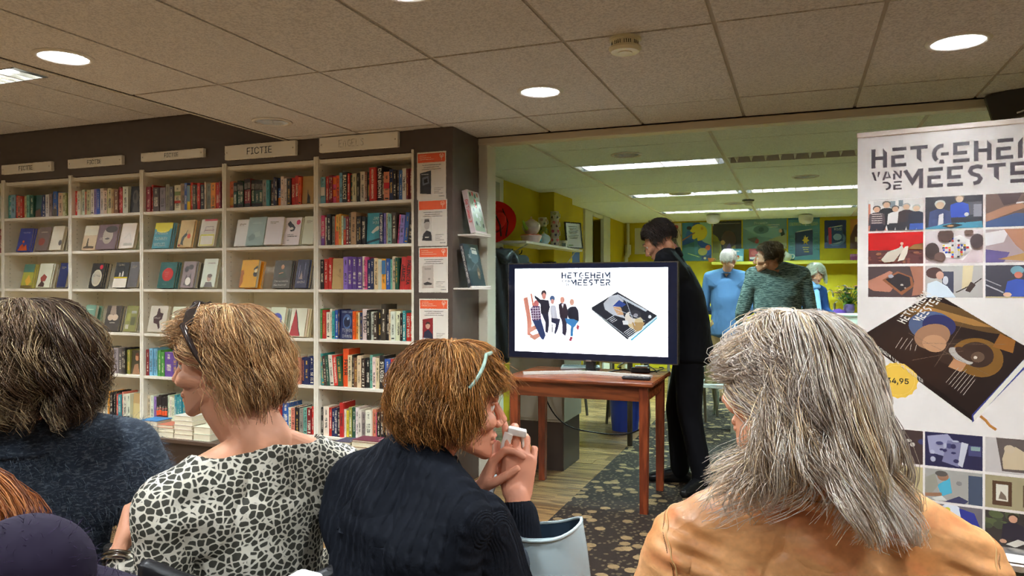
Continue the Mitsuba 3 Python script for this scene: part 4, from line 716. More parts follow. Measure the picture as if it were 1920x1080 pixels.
PH['workshop'] = [('r', (40, 38, 70), 0, 0, 100, 100), ('p', (150, 148, 176), [(4, 12), (40, 2), (56, 30), (40, 70), (8, 60)]), ('p', (120, 118, 150), [(40, 20), (66, 24), (60, 96), (30, 84)]), ('p', (190, 190, 200), [(64, 22), (76, 26), (66, 96), (58, 90)]), ('r', (70, 70, 110), 76, 30, 98, 60), ('r', (130, 150, 150), 80, 32, 96, 44)] + blobs(5, 12, [(70, 68, 110), (170, 170, 190), (50, 48, 84)], (10, 60), (20, 90), (3, 8))
PH['dress'] = [('r', (190, 182, 178), 0, 0, 100, 100), ('p', (96, 84, 80), [(18, 0), (100, 0), (100, 94), (28, 94)]), ('p', (196, 176, 146), [(28, 60), (34, 26), (50, 22), (70, 40), (84, 84), (30, 88)]), ('e', (196, 176, 150), 40, 30, 9, 12), ('p', (130, 80, 60), [(76, 70), (90, 40), (100, 60), (96, 96), (80, 96)]), ('e', (70, 60, 80), 92, 30, 10, 14)]
PH['cream'] = [('r', (190, 174, 130), 0, 0, 100, 100), ('e', (200, 90, 80), 52, 36, 12, 10), ('p', (206, 190, 150), [(20, 90), (40, 50), (70, 44), (90, 96)])]
PH['reader'] = [('r', (160, 156, 150), 0, 0, 100, 100), ('r', (70, 80, 100), 76, 10, 100, 100), ('p', (80, 170, 196), [(22, 50), (44, 24), (48, 70), (30, 84)]), ('p', (150, 146, 132), [(0, 30), (18, 14), (24, 50), (10, 84), (0, 86)]), ('e', (150, 112, 90), 32, 22, 10, 13), ('e', (90, 84, 80), 29, 13, 11, 9), ('l', (150, 110, 84), 7, [(0, 84), (30, 78)]), ('p', (206, 204, 196), [(12, 92), (30, 82), (40, 96), (20, 100)]), ('p', (60, 60, 90), [(34, 100), (60, 78), (76, 90), (70, 100)]), ('e', (130, 126, 124), 60, 38, 5, 7)]
PH['frames'] = [('r', (160, 148, 116), 0, 0, 100, 100), ('r', (84, 60, 44), 12, 16, 44, 90), ('r', (214, 206, 190), 18, 26, 38, 76), ('p', (120, 104, 90), [(22, 70), (26, 46), (34, 60), (36, 72)]), ('r', (96, 76, 54), 62, 22, 100, 88), ('r', (160, 130, 104), 70, 32, 100, 78)]
PH['sill'] = [('r', (60, 50, 46), 0, 0, 100, 100), ('r', (190, 80, 50), 84, 30, 96, 100), ('e', (170, 90, 60), 60, 20, 10, 8)]
PH['abstract'] = [('r', (110, 104, 110), 0, 0, 100, 100), ('e', (214, 218, 226), 46, 40, 26, 44), ('p', (50, 56, 140), [(60, 6), (86, 16), (100, 70), (84, 84), (64, 40)]), ('p', (190, 180, 56), [(60, 70), (80, 60), (100, 84), (100, 100), (62, 100)]), ('r', (90, 100, 150), 44, 50, 60, 66), ('e', (200, 190, 70), 40, 14, 5, 7), ('p', (190, 120, 90), [(44, 84), (60, 76), (62, 96), (50, 100)])]
PH['garden'] = [('r', (56, 50, 48), 0, 0, 100, 100)] + blobs(12, 14, [(84, 92, 60), (110, 120, 80), (70, 74, 56)], (0, 50), (0, 50), (5, 12)) + man_(46, 50, 1.2, (44, 38, 50), hair=(50, 40, 36)) + [('p', (206, 198, 186), [(34, 92), (54, 74), (70, 80), (50, 98)]), ('e', (196, 150, 124), 30, 84, 6, 6), ('p', (40, 36, 50), [(80, 40), (100, 34), (100, 100), (84, 96)])]
def photo(q, x0, y0, x1, y1, name):
    u0, v0 = bp(x0, y0); u1, v1 = bp(x1, y1); return u0, v0, u1 - u0, v0 - v1
def grid(cols, rows, names):
    for j, row in enumerate(rows):
        for i, (c0, c1) in enumerate(cols):
            nm = names[j][i]; part(k, 'photo_print', art(MB(), BM @ TR(c0, row[0], 0), c1 - c0, row[0] - row[1], PH[nm]), 'satin')
us = [bp(1628, 480)[0], bp(1731, 480)[0], bp(1735, 480)[0], bp(1843, 480)[0], bp(1848, 480)[0]]
c3 = us[4] + (us[3] - us[2]); cols = [(us[0], us[1]), (us[2], us[3]), (us[4], c3)]
r0, r1, r2, r3, r4, r5 = [bp(1735, y)[1] for y in (370.5, 430, 434, 494, 499, 557.5)]
grid(cols, [(r0, r1), (r2, r3), (r4, r5)], [['group', 'lab', 'hands1'], ['red', 'mosaic', 'hands2'], ['phone', 'painter', 'surgeon']])
q0, q1, q2, q3, q4, q5 = [bp(1735, y)[1] for y in (809, 872, 877, 936, 941, 1003)]
grid(cols, [(q0, q1), (q2, q3), (q4, q5)], [['scarf', 'workshop', 'dress'], ['cream', 'reader', 'frames'], ['sill', 'abstract', 'garden']])
# price seal, then the pictured book (a plain stand-in for its painted cover)
cu, cv = bp(1683, 713); star = [(cu + r * math.cos(a), cv + r * math.sin(a)) for i, a in enumerate(np.linspace(0, 2 * np.pi, 49)[:-1]) for r in [.088 + .0035 * math.cos(a * 16)]]
sm = MB().poly(sg.Polygon(star), .0003, S(222, 180, 70), BM @ TR(0, 0, .0001)).poly(sg.Point(cu, cv).buffer(.075, 24).difference(sg.Point(cu, cv).buffer(.0735, 24)), .0001, S(240, 206, 110), BM @ TR(0, 0, .0005))
part(k, 'price_seal', sm, 'satin', label='yellow scalloped price seal')
part(k, 'price', MB().text('34,95', .026, S(40, 32, 30), BM @ TR(cu + .0, cv - .016, .0006), .0002, True, True), 'satin')
bq = {n: np.array(bp(*p)) for n, p in dict(tl=(1621, 626), top=(1752, 548), r=(1935, 657), b=(1823, 792), bl=(1822, 778)).items()}
cov = MB(); e1, e2 = bq['top'] - bq['tl'], bq['r'] - bq['top']
cq = lambda s_, t_: tuple(bq['tl'] + e1 * s_ + (bq['bl'] - bq['tl']) * t_ + (bq['r'] - bq['top'] - (bq['bl'] - bq['tl'])) * s_ * t_)   # s across the cover, t down the spine
def cpoly(pts, col, z): cov.poly(sg.Polygon([cq(*p) for p in pts]).buffer(0), .0001, S(col), BM @ TR(0, 0, z))
def celli(cx, cy, rx, ry, col, z): cpoly([(cx + rx * math.cos(a), cy + ry * math.sin(a)) for a in np.linspace(0, 2 * np.pi, 25)[:-1]], col, z)
sd = (bq['b'] - bq['bl'])
edge = lambda pts, col, z: cov.poly(sg.Polygon(pts).buffer(0), .0001, S(col), BM @ TR(0, 0, z))
t2 = lambda v: (v[0], v[1])
edge([t2(bq['tl']), t2(bq['bl']), t2(bq['b'] + (0.004, .004)), t2(bq['tl'] + sd * 1.1)], (30, 24, 24), .0002)
edge([t2(bq['bl']), t2(bq['r']), t2(bq['r'] + sd * 1.3), t2(bq['b'])], (60, 64, 130), .0002)
edge([t2(bq['bl'] + (.006, -.004)), t2(bq['r']), t2(bq['r'] + sd * .9), t2(bq['b'] + (.008, .006))], (226, 220, 206), .0003)
cpoly([(0, 0), (1, 0), (1, 1), (0, 1)], (38, 28, 27), .0004)
cpoly([(.5, .0), (.9, .05), (1, .3), (1, .75), (.9, .6), (.72, .3), (.56, .14)], (92, 66, 40), .0006)
cpoly([(.62, .02), (.8, .1), (.96, .44), (1, .62), (.9, .5)], (150, 108, 60), .0007)
celli(.6, .26, .22, .17, (74, 88, 118), .0008); celli(.66, .3, .16, .13, (44, 46, 86), .0009)
celli(.5, .34, .2, .12, (150, 110, 84), .0010); celli(.44, .4, .12, .09, (176, 132, 100), .0011)
celli(.5, .56, .2, .1, (52, 38, 34), .0008); celli(.6, .72, .24, .2, (122, 84, 40), .0009); celli(.62, .7, .16, .13, (60, 42, 36), .0010)
celli(.5, .62, .07, .11, (176, 168, 160), .0011); celli(.55, .64, .06, .1, (62, 44, 38), .0012); celli(.6, .72, .07, .05, (96, 74, 60), .0013); celli(.58, .71, .02, .014, (210, 196, 180), .0014)
cpoly([(.3, .62), (.42, .6), (.46, .7), (.34, .72)], (178, 128, 92), .0013); cpoly([(.8, .74), (.98, .7), (1, .84), (.86, .9)], (140, 90, 44), .001)
for a, b_ in (((.3, .3), (.9, .8)), ((.2, .55), (.9, .4)), ((.36, .2), (.5, .9)), ((.1, .4), (.56, .6))):
    cov.poly(sg.LineString([cq(*a), cq(*b_)]).buffer(.0006), .0001, S(120, 100, 84), BM @ TR(0, 0, .0015))
for i in range(5): cov.poly(sg.LineString([cq(.1 + .03 * i, .24 + .028 * i), cq(.26 + .035 * (i % 3), .2 + .03 * i)]).buffer(.0013), .0001, S(176, 166, 158), BM @ TR(0, 0, .0015))
for i in range(7): cov.poly(sg.LineString([cq(.13, .7 + .026 * i), cq(.36 + .02 * (i % 3), .68 + .026 * i)]).buffer(.0012), .0001, S(168, 156, 146), BM @ TR(0, 0, .0015))
part(k, 'book_print', cov, 'gloss', label='pictured dark book lying at an angle')
# title on the pictured cover and spine
def aff(pg, o, ex, ey): return sa.affine_transform(pg, [ex[0], ey[0], ex[1], ey[1], o[0], o[1]])
tt = MB(); o = np.array(cq(.46, .2)); ex = np.array(cq(.98, .1)) - o; ey = np.array(cq(.42, .04)) - np.array(cq(.46, .16))
for txt, yy, xx0, xx1 in (('HETGeHEIM', .62, 0, 1), ('MEeSTeR', 0, .2, 1)):
    pg, w = stencil(txt); tt.poly(aff(sa.translate(sa.scale(pg, (xx1 - xx0) / w, .5, origin=(0, 0)), xx0, yy), o, ex, ey * 1.15), .0001, S(220, 214, 206), BM @ TR(0, 0, .0017))
part(k, 'book_title', tt, 'satin', label='white stencil title on the pictured book'); tt = MB()
o = bq['tl'] + (bq['bl'] - bq['tl']) * .06 + sd * .75; ex = (bq['bl'] - bq['tl']) * .5; ey = -sd * .5
pg, w = stencil('HETGeHEIM VAN DE MEeSTeR'); tt.poly(aff(sa.scale(pg, 1 / w, 1, origin=(0, 0)), o, ex, ey), .0001, S(220, 214, 206), BM @ TR(0, 0, .0017))
part(k, 'book_title', tt, 'satin', label='white stencil title along the spine of the pictured book')
rb = [bp(1838, 780), bp(1848, 788), bp(1856, 798), bp(1868, 806)]
part(k, 'ribbon_print', MB().poly(sg.LineString(rb).buffer(.006, cap_style=2), .0003, S(178, 120, 60), BM @ TR(0, 0, .0006)), 'satin')

# loudspeaker under the ceiling at the right
k = thing('loudspeaker', 'dark grey loudspeaker under the ceiling above the banner', 'speaker')
M = TR(*dep(1905, 192, 3.95)) @ RZ(-20) @ RX(12) @ RY(-14)
part(k, 'cabinet', MB().rbox((-.12, -.09, -.085), (.14, .09, .085), S(74, 66, 60), .012, M), 'satin')
part(k, 'grille', MB().rbox((-.11, -.096, -.075), (.13, -.088, .075), S(58, 52, 48), .006, M), 'matte')
part(k, 'badge', MB().box((.0, -.0975, -.06), (.035, -.0955, -.052), S(200, 196, 190), M), 'metal')
part(k, 'bracket', MB().tube([(.0, .06, .05), (.0, .12, .1), (.02, .16, .22)], .012, S(60, 56, 52), 8, M), 'metal')
# ---------------------------------------------------------------- table with the television
TX0, TX1, TY0, TY1, TZ = -1.70, -.775, 4.22, 4.87, .772
k = thing('side_table', 'reddish brown wooden table carrying the television', 'table')
part(k, 'tabletop', MB().rbox((TX0, TY0, TZ - .026), (TX1, TY1, TZ), WHITE, .007), 'table_wood')
for y in (TY0 + .045, TY1 - .063): part(k, 'apron', MB().box((TX0 + .07, y, TZ - .115), (TX1 - .07, y + .018, TZ - .026), WHITE), 'table_wood')
for x in (TX0 + .045, TX1 - .063): part(k, 'apron', MB().box((x, TY0 + .07, TZ - .115), (x + .018, TY1 - .07, TZ - .026), WHITE), 'table_wood')
for x in (TX0 + .035, TX1 - .035 - .052):
    for y in (TY0 + .035, TY1 - .035 - .052):
        q = [(x, y, TZ - .026), (x + .052, y, TZ - .026), (x, y + .052, TZ - .026), (x + .052, y + .052, TZ - .026)]
        c = np.array([x + .026, y + .026, 0]); fz = .0005 if x < -1.33 else .0065
        pts = [((a, b, TZ - .0265)) for a, b, _ in q] + [(c[0] + (a - c[0]) * .84, c[1] + (b - c[1]) * .84, fz) for a, b, _ in q]
        part(k, 'leg', MB().man(m3.Manifold.hull_points(np.array(pts)), WHITE), 'leg_wood')
k = thing('television', 'large flat television showing a bright slide, on the wooden table', 'television')
tl = onY(953, 585, 4.66); tr = onY(1271.5, 585, 4.58); TW = np.hypot(*(tr - tl)[:2]); ang = math.degrees(math.atan2(tr[1] - tl[1], tr[0] - tl[0]))
Z0, Z1 = .845, 1.482; TH = Z1 - Z0
TVM = TR(tl[0], tl[1], Z0) @ RZ(ang)
part(k, 'casing', MB().rbox((0, .004, 0), (TW, .045, TH), S(26, 26, 30), .006, TVM).rbox((.2, .04, .06), (TW - .2, .085, TH - .14), S(22, 22, 24), .02, TVM), 'satin')
fr = MB(); b = .006
for lo, hi in (((0, -.002, 0), (TW, .012, b)), ((0, -.002, TH - b), (TW, .012, TH)), ((0, -.002, b), (b, .012, TH - b)), ((TW - b, -.002, b), (TW, .012, TH - b))): fr.box(lo, hi, S(120, 116, 110), TVM)
part(k, 'rim', fr, 'metal', label='thin metal rim')
SX0, SX1, SZ0, SZ1 = .048, TW - .062, .046, TH - .036
bz = MB()
for lo, hi in (((b, .0, b), (TW - b, .0045, SZ0)), ((b, .0, SZ1), (TW - b, .0045, TH - b)), ((b, .0, SZ0), (SX0, .0045, SZ1)), ((SX1, .0, SZ0), (TW - b, .0045, SZ1))): bz.box(lo, hi, S(20, 24, 44), TVM)
part(k, 'bezel', bz, 'gloss', label='glossy dark bezel')
v = xf(TVM, [(SX0, .003, SZ0), (SX1, .003, SZ0), (SX1, .003, SZ1), (SX0, .003, SZ1)])
part(k, 'screen', (v, np.array([[0, 1, 2], [0, 2, 3]]), S(250, 250, 250)), 'gloss', emitter={'type': 'area', 'radiance': {'type': 'rgb', 'value': [float(q) for q in SCREEN_LIGHT]}}, label='lit white slide')
SW, SH = SX1 - SX0, SZ1 - SZ0; SM = TVM @ TR(SX0, .0028, SZ1) @ FACE
tm = MB(); title(tm, SM @ TR(0, 0, .0002), SW * .325, SW * .645, -SH * .205, -SH * .05, S(26, 44, 70), .0002)
part(k, 'slide_title', tm, 'satin', label='dark stencil title on the slide')
sh = [('p', (226, 150, 130), [(6, 36), (9, 34), (12, 66), (11, 78), (15, 83), (9, 80), (8.6, 60)]), ('p', (220, 140, 118), [(11, 30), (12, 30), (14, 46), (12.6, 46)]), ('p', (226, 160, 140), [(9, 72), (17, 66), (19, 69), (10, 78)]), ('p', (226, 160, 140), [(10, 82), (19, 76), (20, 79), (14, 86)]),
      ('e', (196, 110, 110), 15.2, 42, 1.8, 4), ('p', (80, 50, 90), [(11, 48), (13, 45), (17.6, 45), (18.6, 62), (12.4, 63)]), ('p', (40, 56, 100), [(12.6, 63), (18.4, 61), (21.6, 80), (20, 85.5), (18.6, 84)])]
sh += [('l', (222, 212, 226), .45, [(11.4, 48 + 3 * i), (18.4, 47.4 + 3 * i)]) for i in range(5)] + [('l', (222, 212, 226), .4, [(12.8 + 1.7 * i, 46), (13.2 + 1.7 * i, 62)]) for i in range(3)]
sh += [('e', (60, 44, 50), 20.4, 30, 1.8, 4), ('e', (220, 150, 140), 20.5, 33, 1.4, 4), ('p', (30, 30, 44), [(14, 32), (18, 37), (23.6, 38), (24.6, 46), (23.4, 54), (18.4, 54), (18, 43), (14, 35)]), ('p', (30, 34, 56), [(18.8, 54), (23.6, 54), (24, 66), (23.2, 77), (21.6, 76), (21.4, 64)]),
       ('e', (70, 90, 130), 26.2, 36, 1.7, 3.6), ('e', (226, 170, 160), 26.3, 39.5, 1.2, 3), ('p', (206, 210, 222), [(24.6, 44), (28.4, 44), (30, 60), (26, 62), (25, 54)]), ('p', (36, 40, 66), [(25.6, 59), (31.6, 60), (30, 72), (28.4, 78), (27.6, 77), (28.6, 66), (25.6, 64)]), ('l', (60, 60, 70), .5, [(26, 66), (26.2, 76)]),
       ('e', (226, 160, 140), 33, 37.5, 1.5, 4), ('p', (44, 32, 44), [(30.4, 43), (32, 41), (35.4, 42), (37, 52), (36, 64), (34.4, 66), (31.4, 58)]), ('p', (226, 226, 236), [(32.4, 42), (34, 42), (33.2, 48)]), ('p', (44, 40, 60), [(32, 58), (36, 60), (36, 74), (35, 80), (33, 77), (33, 66)]),
       ('e', (230, 180, 160), 39.4, 40, 1.5, 4), ('p', (26, 28, 44), [(36.6, 48), (38.6, 45.4), (42, 45), (43.8, 50), (44, 62), (42, 66), (36.8, 58)]), ('p', (60, 130, 190), [(34.6, 59), (41, 60), (43.6, 62), (41.6, 68), (40.4, 70), (40.2, 80), (38.4, 80), (38.8, 68), (36, 65)]), ('p', (150, 60, 76), [(38.4, 81), (40, 81), (39, 86), (37.4, 85)]), ('p', (170, 70, 80), [(43, 66), (44.4, 68), (43.6, 73), (42.4, 70)])]
fp = MB(); art(fp, SM, SW, SH, sh, .0003, .00002); part(k, 'slide_group', fp, 'satin', label='slide photograph of five people')
bk = [('p', (24, 28, 40), [(52.4, 46), (68.8, 27.6), (93.4, 54), (76.4, 79), (75.4, 82), (52.6, 49)]), ('p', (200, 226, 236), [(76.2, 82), (76.6, 79), (93.4, 54), (93.2, 57)]), ('p', (90, 170, 196), [(77, 82), (93.4, 56), (93.4, 57.4), (78, 83)]),
      ('p', (190, 196, 206), [(60, 41), (64.6, 32), (69, 31), (73, 38), (70, 46), (74, 58), (66, 54), (61, 48)]), ('p', (40, 62, 130), [(66, 44), (70, 37), (74.4, 42), (72, 45)]), ('p', (200, 160, 120), [(66, 45), (71, 45), (73, 54), (69, 54)]), ('e', (206, 190, 150), 80, 62, 5, 8), ('e', (222, 216, 206), 77, 57, 3.4, 7), ('e', (44, 44, 54), 80, 53, 3.6, 5), ('e', (150, 150, 160), 80.4, 54, 1.4, 2), ('p', (170, 140, 90), [(78, 62), (86, 62), (84, 70), (80, 74)]),
      ('l', (200, 210, 220), .35, [(62, 60), (70, 51)]), ('l', (200, 210, 220), .3, [(66, 46), (86, 60)]), ('l', (200, 210, 220), .3, [(74, 36), (80, 66)]), ('l', (200, 210, 220), .3, [(53, 49), (76, 80)]), ('p', (226, 232, 236), [(72, 60.4), (75.4, 60), (76, 65), (72.6, 65)]), ('p', (190, 200, 210), [(68.6, 30), (71, 32), (87.4, 48), (86.6, 50), (72, 36)])]
bk += [('l', (210, 218, 226), .4, [(63 + i * .8, 59 + i * 1.3), (66 + i * .9, 55.6 + i * 1.3)]) for i in range(4)] + [('l', (210, 218, 226), .4, [(73 + i * .9, 74 + i * 1.2), (78 + i * .9, 67.4 + i * 1.2)]) for i in range(5)] + [('e', (220, 226, 230), 89, 55.4, 1, 2)]
fp = MB(); art(fp, SM, SW, SH, bk, .0003, .00003); part(k, 'slide_book', fp, 'satin', label='slide picture of a dark book')
part(k, 'badge', MB().rbox((TW / 2 - .018, -.006, -.004), (TW / 2 + .018, .0, .008), S(206, 206, 210), .002, TVM), 'metal')
# stand: neck and two flat arms
part(k, 'neck', MB().rbox((TW / 2 - .03, .02, -.066), (TW / 2 + .03, .06, .03), S(24, 24, 26), .005, TVM), 'satin')
sx, sy = xf(TVM, [(TW / 2 - .05, -.03, 0)])[0][:2]
def flatarm(a, b_, w0, w1):
    d = np.array(b_) - np.array(a); d = d / np.linalg.norm(d); n = np.array([-d[1], d[0]])
    p = []
    for q, w in ((a, w0), (b_, w1)):
        for s_ in (-1, 1):
            for z in (TZ + .0008, TZ + .017): p.append((*(np.array(q) + n * w * s_ / 2), z))
    return m3.Manifold.hull_points(np.array(p))
c0 = xf(TVM, [(TW / 2 - .02, -.06, 0)])[0][:2]
for e_ in (onZ(981, 702, TZ)[:2], onZ(1221, 709, TZ)[:2]): part(k, 'stand_arm', MB().man(flatarm(c0, e_, .055, .04), S(206, 200, 190)), 'gloss', label='stand arm with chrome reflections painted pale grey')  # bright reflections of chrome put into a pale glossy colour
part(k, 'stand_arm', MB().man(flatarm(c0, c0 + np.array([.01, .14]), .05, .05), S(40, 40, 42)), 'metal')
p = onZ(1193, 712, TZ)
RM = TR(p[0], p[1], TZ + .0008) @ RZ(-4)
k = thing('remote_control', 'black remote control lying at the front edge of the table', 'remote control')
part(k, 'body', MB().rbox((-.085, -.022, 0), (.085, .022, .018), S(26, 26, 28), .006, RM), 'satin')
for i in range(10): part(k, 'button', MB().rbox((-.07 + .014 * i, -.012 + .012 * (i % 3), .018), (-.061 + .014 * i, -.005 + .012 * (i % 3), .0195), S(90, 90, 92), .0005, RM), 'satin')
p = onZ(1203, 693, TZ + .02)
k = thing('power_adapter', 'black adapter with a white label, among cables on the table', 'adapter')
AM = TR(p[0], p[1] + .02, TZ + .0008) @ RZ(10)
part(k, 'body', MB().rbox((-.07, -.035, 0), (.05, .035, .03), S(30, 30, 32), .005, AM), 'satin')
part(k, 'sticker', MB().rbox((-.045, -.034, .03), (.035, .03, .042), S(206, 206, 206), .0008, AM), 'paper', label='white label')
g = lambda pts: np.array([[*onZ(x, y, TZ)[:2], TZ + .004 + h] for x, y, h in pts])
def spline(p, n=40):
    from scipy.interpolate import splprep, splev
    t, _ = splprep(np.array(p, float).T, s=0, k=min(3, len(p) - 1)); return np.array(splev(np.linspace(0, 1, n), t)).T
for pts, lb in ((((1115, 693, 0), (1140, 699, 0), (1170, 694, 0), (1200, 699, 0), (1228, 697, 0), (1236, 690, 0)), 'black cable lying along the rear of the table'), (((1165, 692, .006), (1172, 686, .02), (1188, 684, .03), (1205, 689, .03), (1222, 694, .012), (1232, 699, 0)), 'black cable looped over the adapter')):
    single('cable', MB().tube(spline(g(pts)), .0035, S(20, 20, 22)), 'satin', lb, 'cable', True)
k = thing('laptop', 'open pale laptop standing behind the television', 'laptop')
LM = TR(*onZ(1088, 693, TZ)[:2], TZ + .0008) @ RZ(15) @ TR(0, .03, 0)
part(k, 'base', MB().rbox((-.13, -.06, 0), (.13, .12, .016), S(200, 206, 206), .004, LM), 'satin')
part(k, 'keyboard', MB().box((-.115, -.01, .016), (.115, .1, .0172), S(70, 72, 74), LM), 'matte')
# cables and a grey cabinet under / behind the table
single('cable', MB().tube(spline([(-1.72, 4.95, .72), (-1.66, 4.98, .5), (-1.55, 5.0, .36), (-1.35, 5.05, .3), (-1.1, 5.1, .3), (-.98, 5.05, .38)]), .005, S(18, 18, 20)), 'satin', 'black cable hanging below the table', 'cable', True)
k = thing('cabinet', 'beige low cabinet standing behind the left end of the table', 'cabinet')
part(k, 'body', MB().rbox((-1.98, 5.05, .35), (-1.56, 5.5, .98), S(150, 142, 124), .004), 'satin')
part(k, 'plinth', MB().box((-1.97, 5.07, 0.0005), (-1.57, 5.48, .35), S(54, 40, 32)), 'satin')
part(k, 'door', MB().rbox((-1.97, 5.038, .37), (-1.57, 5.05, .96), S(156, 148, 130), .003), 'satin')
# ---------------------------------------------------------------- the yellow room
def poster(px0, px1, y0, y1, label, sheet, shapes, M=None, Y=11.99, W=None, H=None):
    k = thing('poster', label, 'poster')
    if M is None:
        a, d = onY(px0, y0, Y), onY(px1, y1, Y); W, H = d[0] - a[0], a[2] - d[2]; M = TR(a[0], Y + .008, a[2]) @ FACE
    part(k, 'sheet', MB().box((0, -H, 0), (W, 0, .002), S(sheet), M), 'satin')
    part(k, 'picture_print', art(MB(), M @ TR(0, 0, .002), W, H, shapes, .0003, .0003), 'satin'); return k
poster(1190, 1235, 428, 476, 'white poster with a grey seated shape, nearest the pipe', (206, 200, 186), [('p', (170, 160, 146), [(30, 92), (36, 60), (50, 40), (66, 60), (78, 92)]), ('p', (96, 84, 76), [(46, 78), (60, 64), (72, 92), (40, 92)]), ('l', (60, 54, 50), 2, [(48, 80), (66, 80)])])
poster(1254, 1277, 419, 470, 'cream poster behind the head of the standing man', (210, 196, 170), [('e', (170, 60, 46), 56, 14, 22, 8), ('p', (120, 110, 100), [(20, 90), (50, 50), (90, 90)])])
poster(1279, 1334, 418, 489, 'blue and yellow poster with a large yellow sun and a band', (40, 80, 150), [('p', (60, 120, 150), [(0, 0), (40, 0), (20, 40), (0, 40)]), ('p', (150, 190, 170), [(60, 0), (100, 0), (100, 60), (70, 50)]), ('e', (226, 206, 60), 56, 26, 30, 22), ('e', (200, 160, 40), 68, 16, 4, 4), ('e', (50, 40, 50), 24, 14, 9, 5), ('p', (40, 90, 160), [(10, 40), (18, 20), (36, 26), (34, 42)]), ('l', (150, 90, 50), 4, [(0, 46), (44, 26)]), ('p', (36, 84, 70), [(0, 60), (40, 50), (60, 60), (100, 100), (0, 100)]), ('p', (50, 100, 110), [(40, 44), (52, 40), (56, 80), (44, 84)]), ('e', (214, 110, 60), 88, 66, 9, 7), ('e', (190, 180, 90), 70, 76, 16, 10), ('p', (24, 36, 80), [(66, 88), (96, 84), (96, 98), (66, 98)]), ('e', (222, 206, 150), 78, 93, 5, 3), ('l', (190, 200, 120), 3, [(20, 80), (60, 90)])])
poster(1336, 1390, 415, 489, 'dark poster with a figure in a green glow', (44, 34, 30), [('p', (132, 128, 50), [(0, 30), (18, 40), (30, 60), (36, 100), (0, 100)]), ('p', (110, 108, 44), [(0, 50), (30, 50), (24, 80), (0, 80)]), ('e', (70, 46, 40), 56, 46, 26, 22), ('e', (206, 170, 120), 36, 54, 8, 6), ('p', (90, 60, 110), [(44, 70), (60, 54), (66, 72), (50, 82)]), ('p', (190, 170, 90), [(66, 66), (78, 60), (82, 76), (70, 80)]), ('r', (90, 76, 60), 10, 5, 96, 8), ('l', (120, 100, 70), 2, [(0, 98), (60, 88)])])
poster(1393, 1475, 411, 466, 'wide grey-blue seascape poster', (106, 140, 140), [('p', (130, 166, 166), [(0, 30), (40, 20), (100, 40), (100, 70), (40, 60)]), ('e', (84, 116, 118), 42, 36, 18, 14), ('e', (60, 90, 90), 42, 36, 6, 8), ('t', (206, 214, 206), 'Phoenix', 26, 18, 8), ('r', (200, 206, 190), 56, 20, 84, 23), ('r', (200, 206, 190), 60, 27, 80, 30), ('p', (170, 176, 140), [(60, 70), (100, 50), (100, 100), (50, 100)]), ('e', (160, 60, 60), 32, 74, 5, 8), ('e', (226, 226, 210), 22, 70, 5, 4), ('p', (44, 54, 50), [(84, 40), (92, 34), (96, 54), (88, 60)]), ('e', (230, 200, 160), 86, 42, 4, 6), ('p', (90, 100, 96), [(10, 66), (34, 60), (26, 80)])])
kb = poster(1478, 1537, 407.5, 487, 'teal poster showing a dark book with a yellow star', (78, 128, 140), [('r', (56, 100, 116), 0, 0, 100, 6), ('t', (214, 206, 70), 'DOORHEEN VAN DE RIDDER', 4, 20, 7, 90), ('p', (32, 44, 76), [(24, 36), (78, 30), (78, 88), (24, 92)]), ('p', (206, 206, 196), [(24, 36), (78, 30), (76, 28), (28, 33)]), ('p', (24, 32, 60), [(22, 36), (26, 36), (26, 92), (22, 90)]), ('p', (222, 190, 50), [(54, 42), (57, 48), (64, 46), (61, 52), (68, 55), (60, 58), (62, 65), (55, 60), (49, 64), (50, 57), (43, 55), (50, 51), (48, 45), (53, 48)]), ('r', (190, 170, 70), 46, 70, 66, 72), ('r', (190, 170, 70), 48, 75, 64, 77), ('r', (190, 170, 70), 50, 80, 66, 82)] + [('r', (110, 156, 164), 4, 40 + 9 * i, 18, 42 + 9 * i) for i in range(5)] + [('r', (110, 156, 164), 82, 36 + 9 * i, 96, 38 + 9 * i) for i in range(5)])
poster(1546, 1586.5, 413.5, 465, 'dark blue poster with a red-spined book in a glow', (26, 34, 84), [('e', (90, 120, 170), 54, 66, 44, 26), ('e', (150, 176, 206), 54, 70, 28, 16), ('p', (168, 40, 60), [(16, 26), (32, 24), (34, 84), (20, 86)]), ('p', (36, 60, 110), [(32, 24), (84, 20), (86, 74), (34, 84)]), ('p', (206, 206, 206), [(18, 25), (82, 18), (84, 21), (32, 26)]), ('e', (140, 170, 200), 60, 60, 20, 12), ('t', (206, 206, 196), 'Rodi', 44, 36, 9)])
poster(1594, 1640, 411, 466, 'orange-brown poster half hidden by the banner', (190, 120, 50), [('p', (84, 44, 34), [(0, 60), (20, 20), (40, 14), (60, 40), (50, 100), (0, 100)]), ('r', (210, 200, 180), 20, 60, 60, 76)])
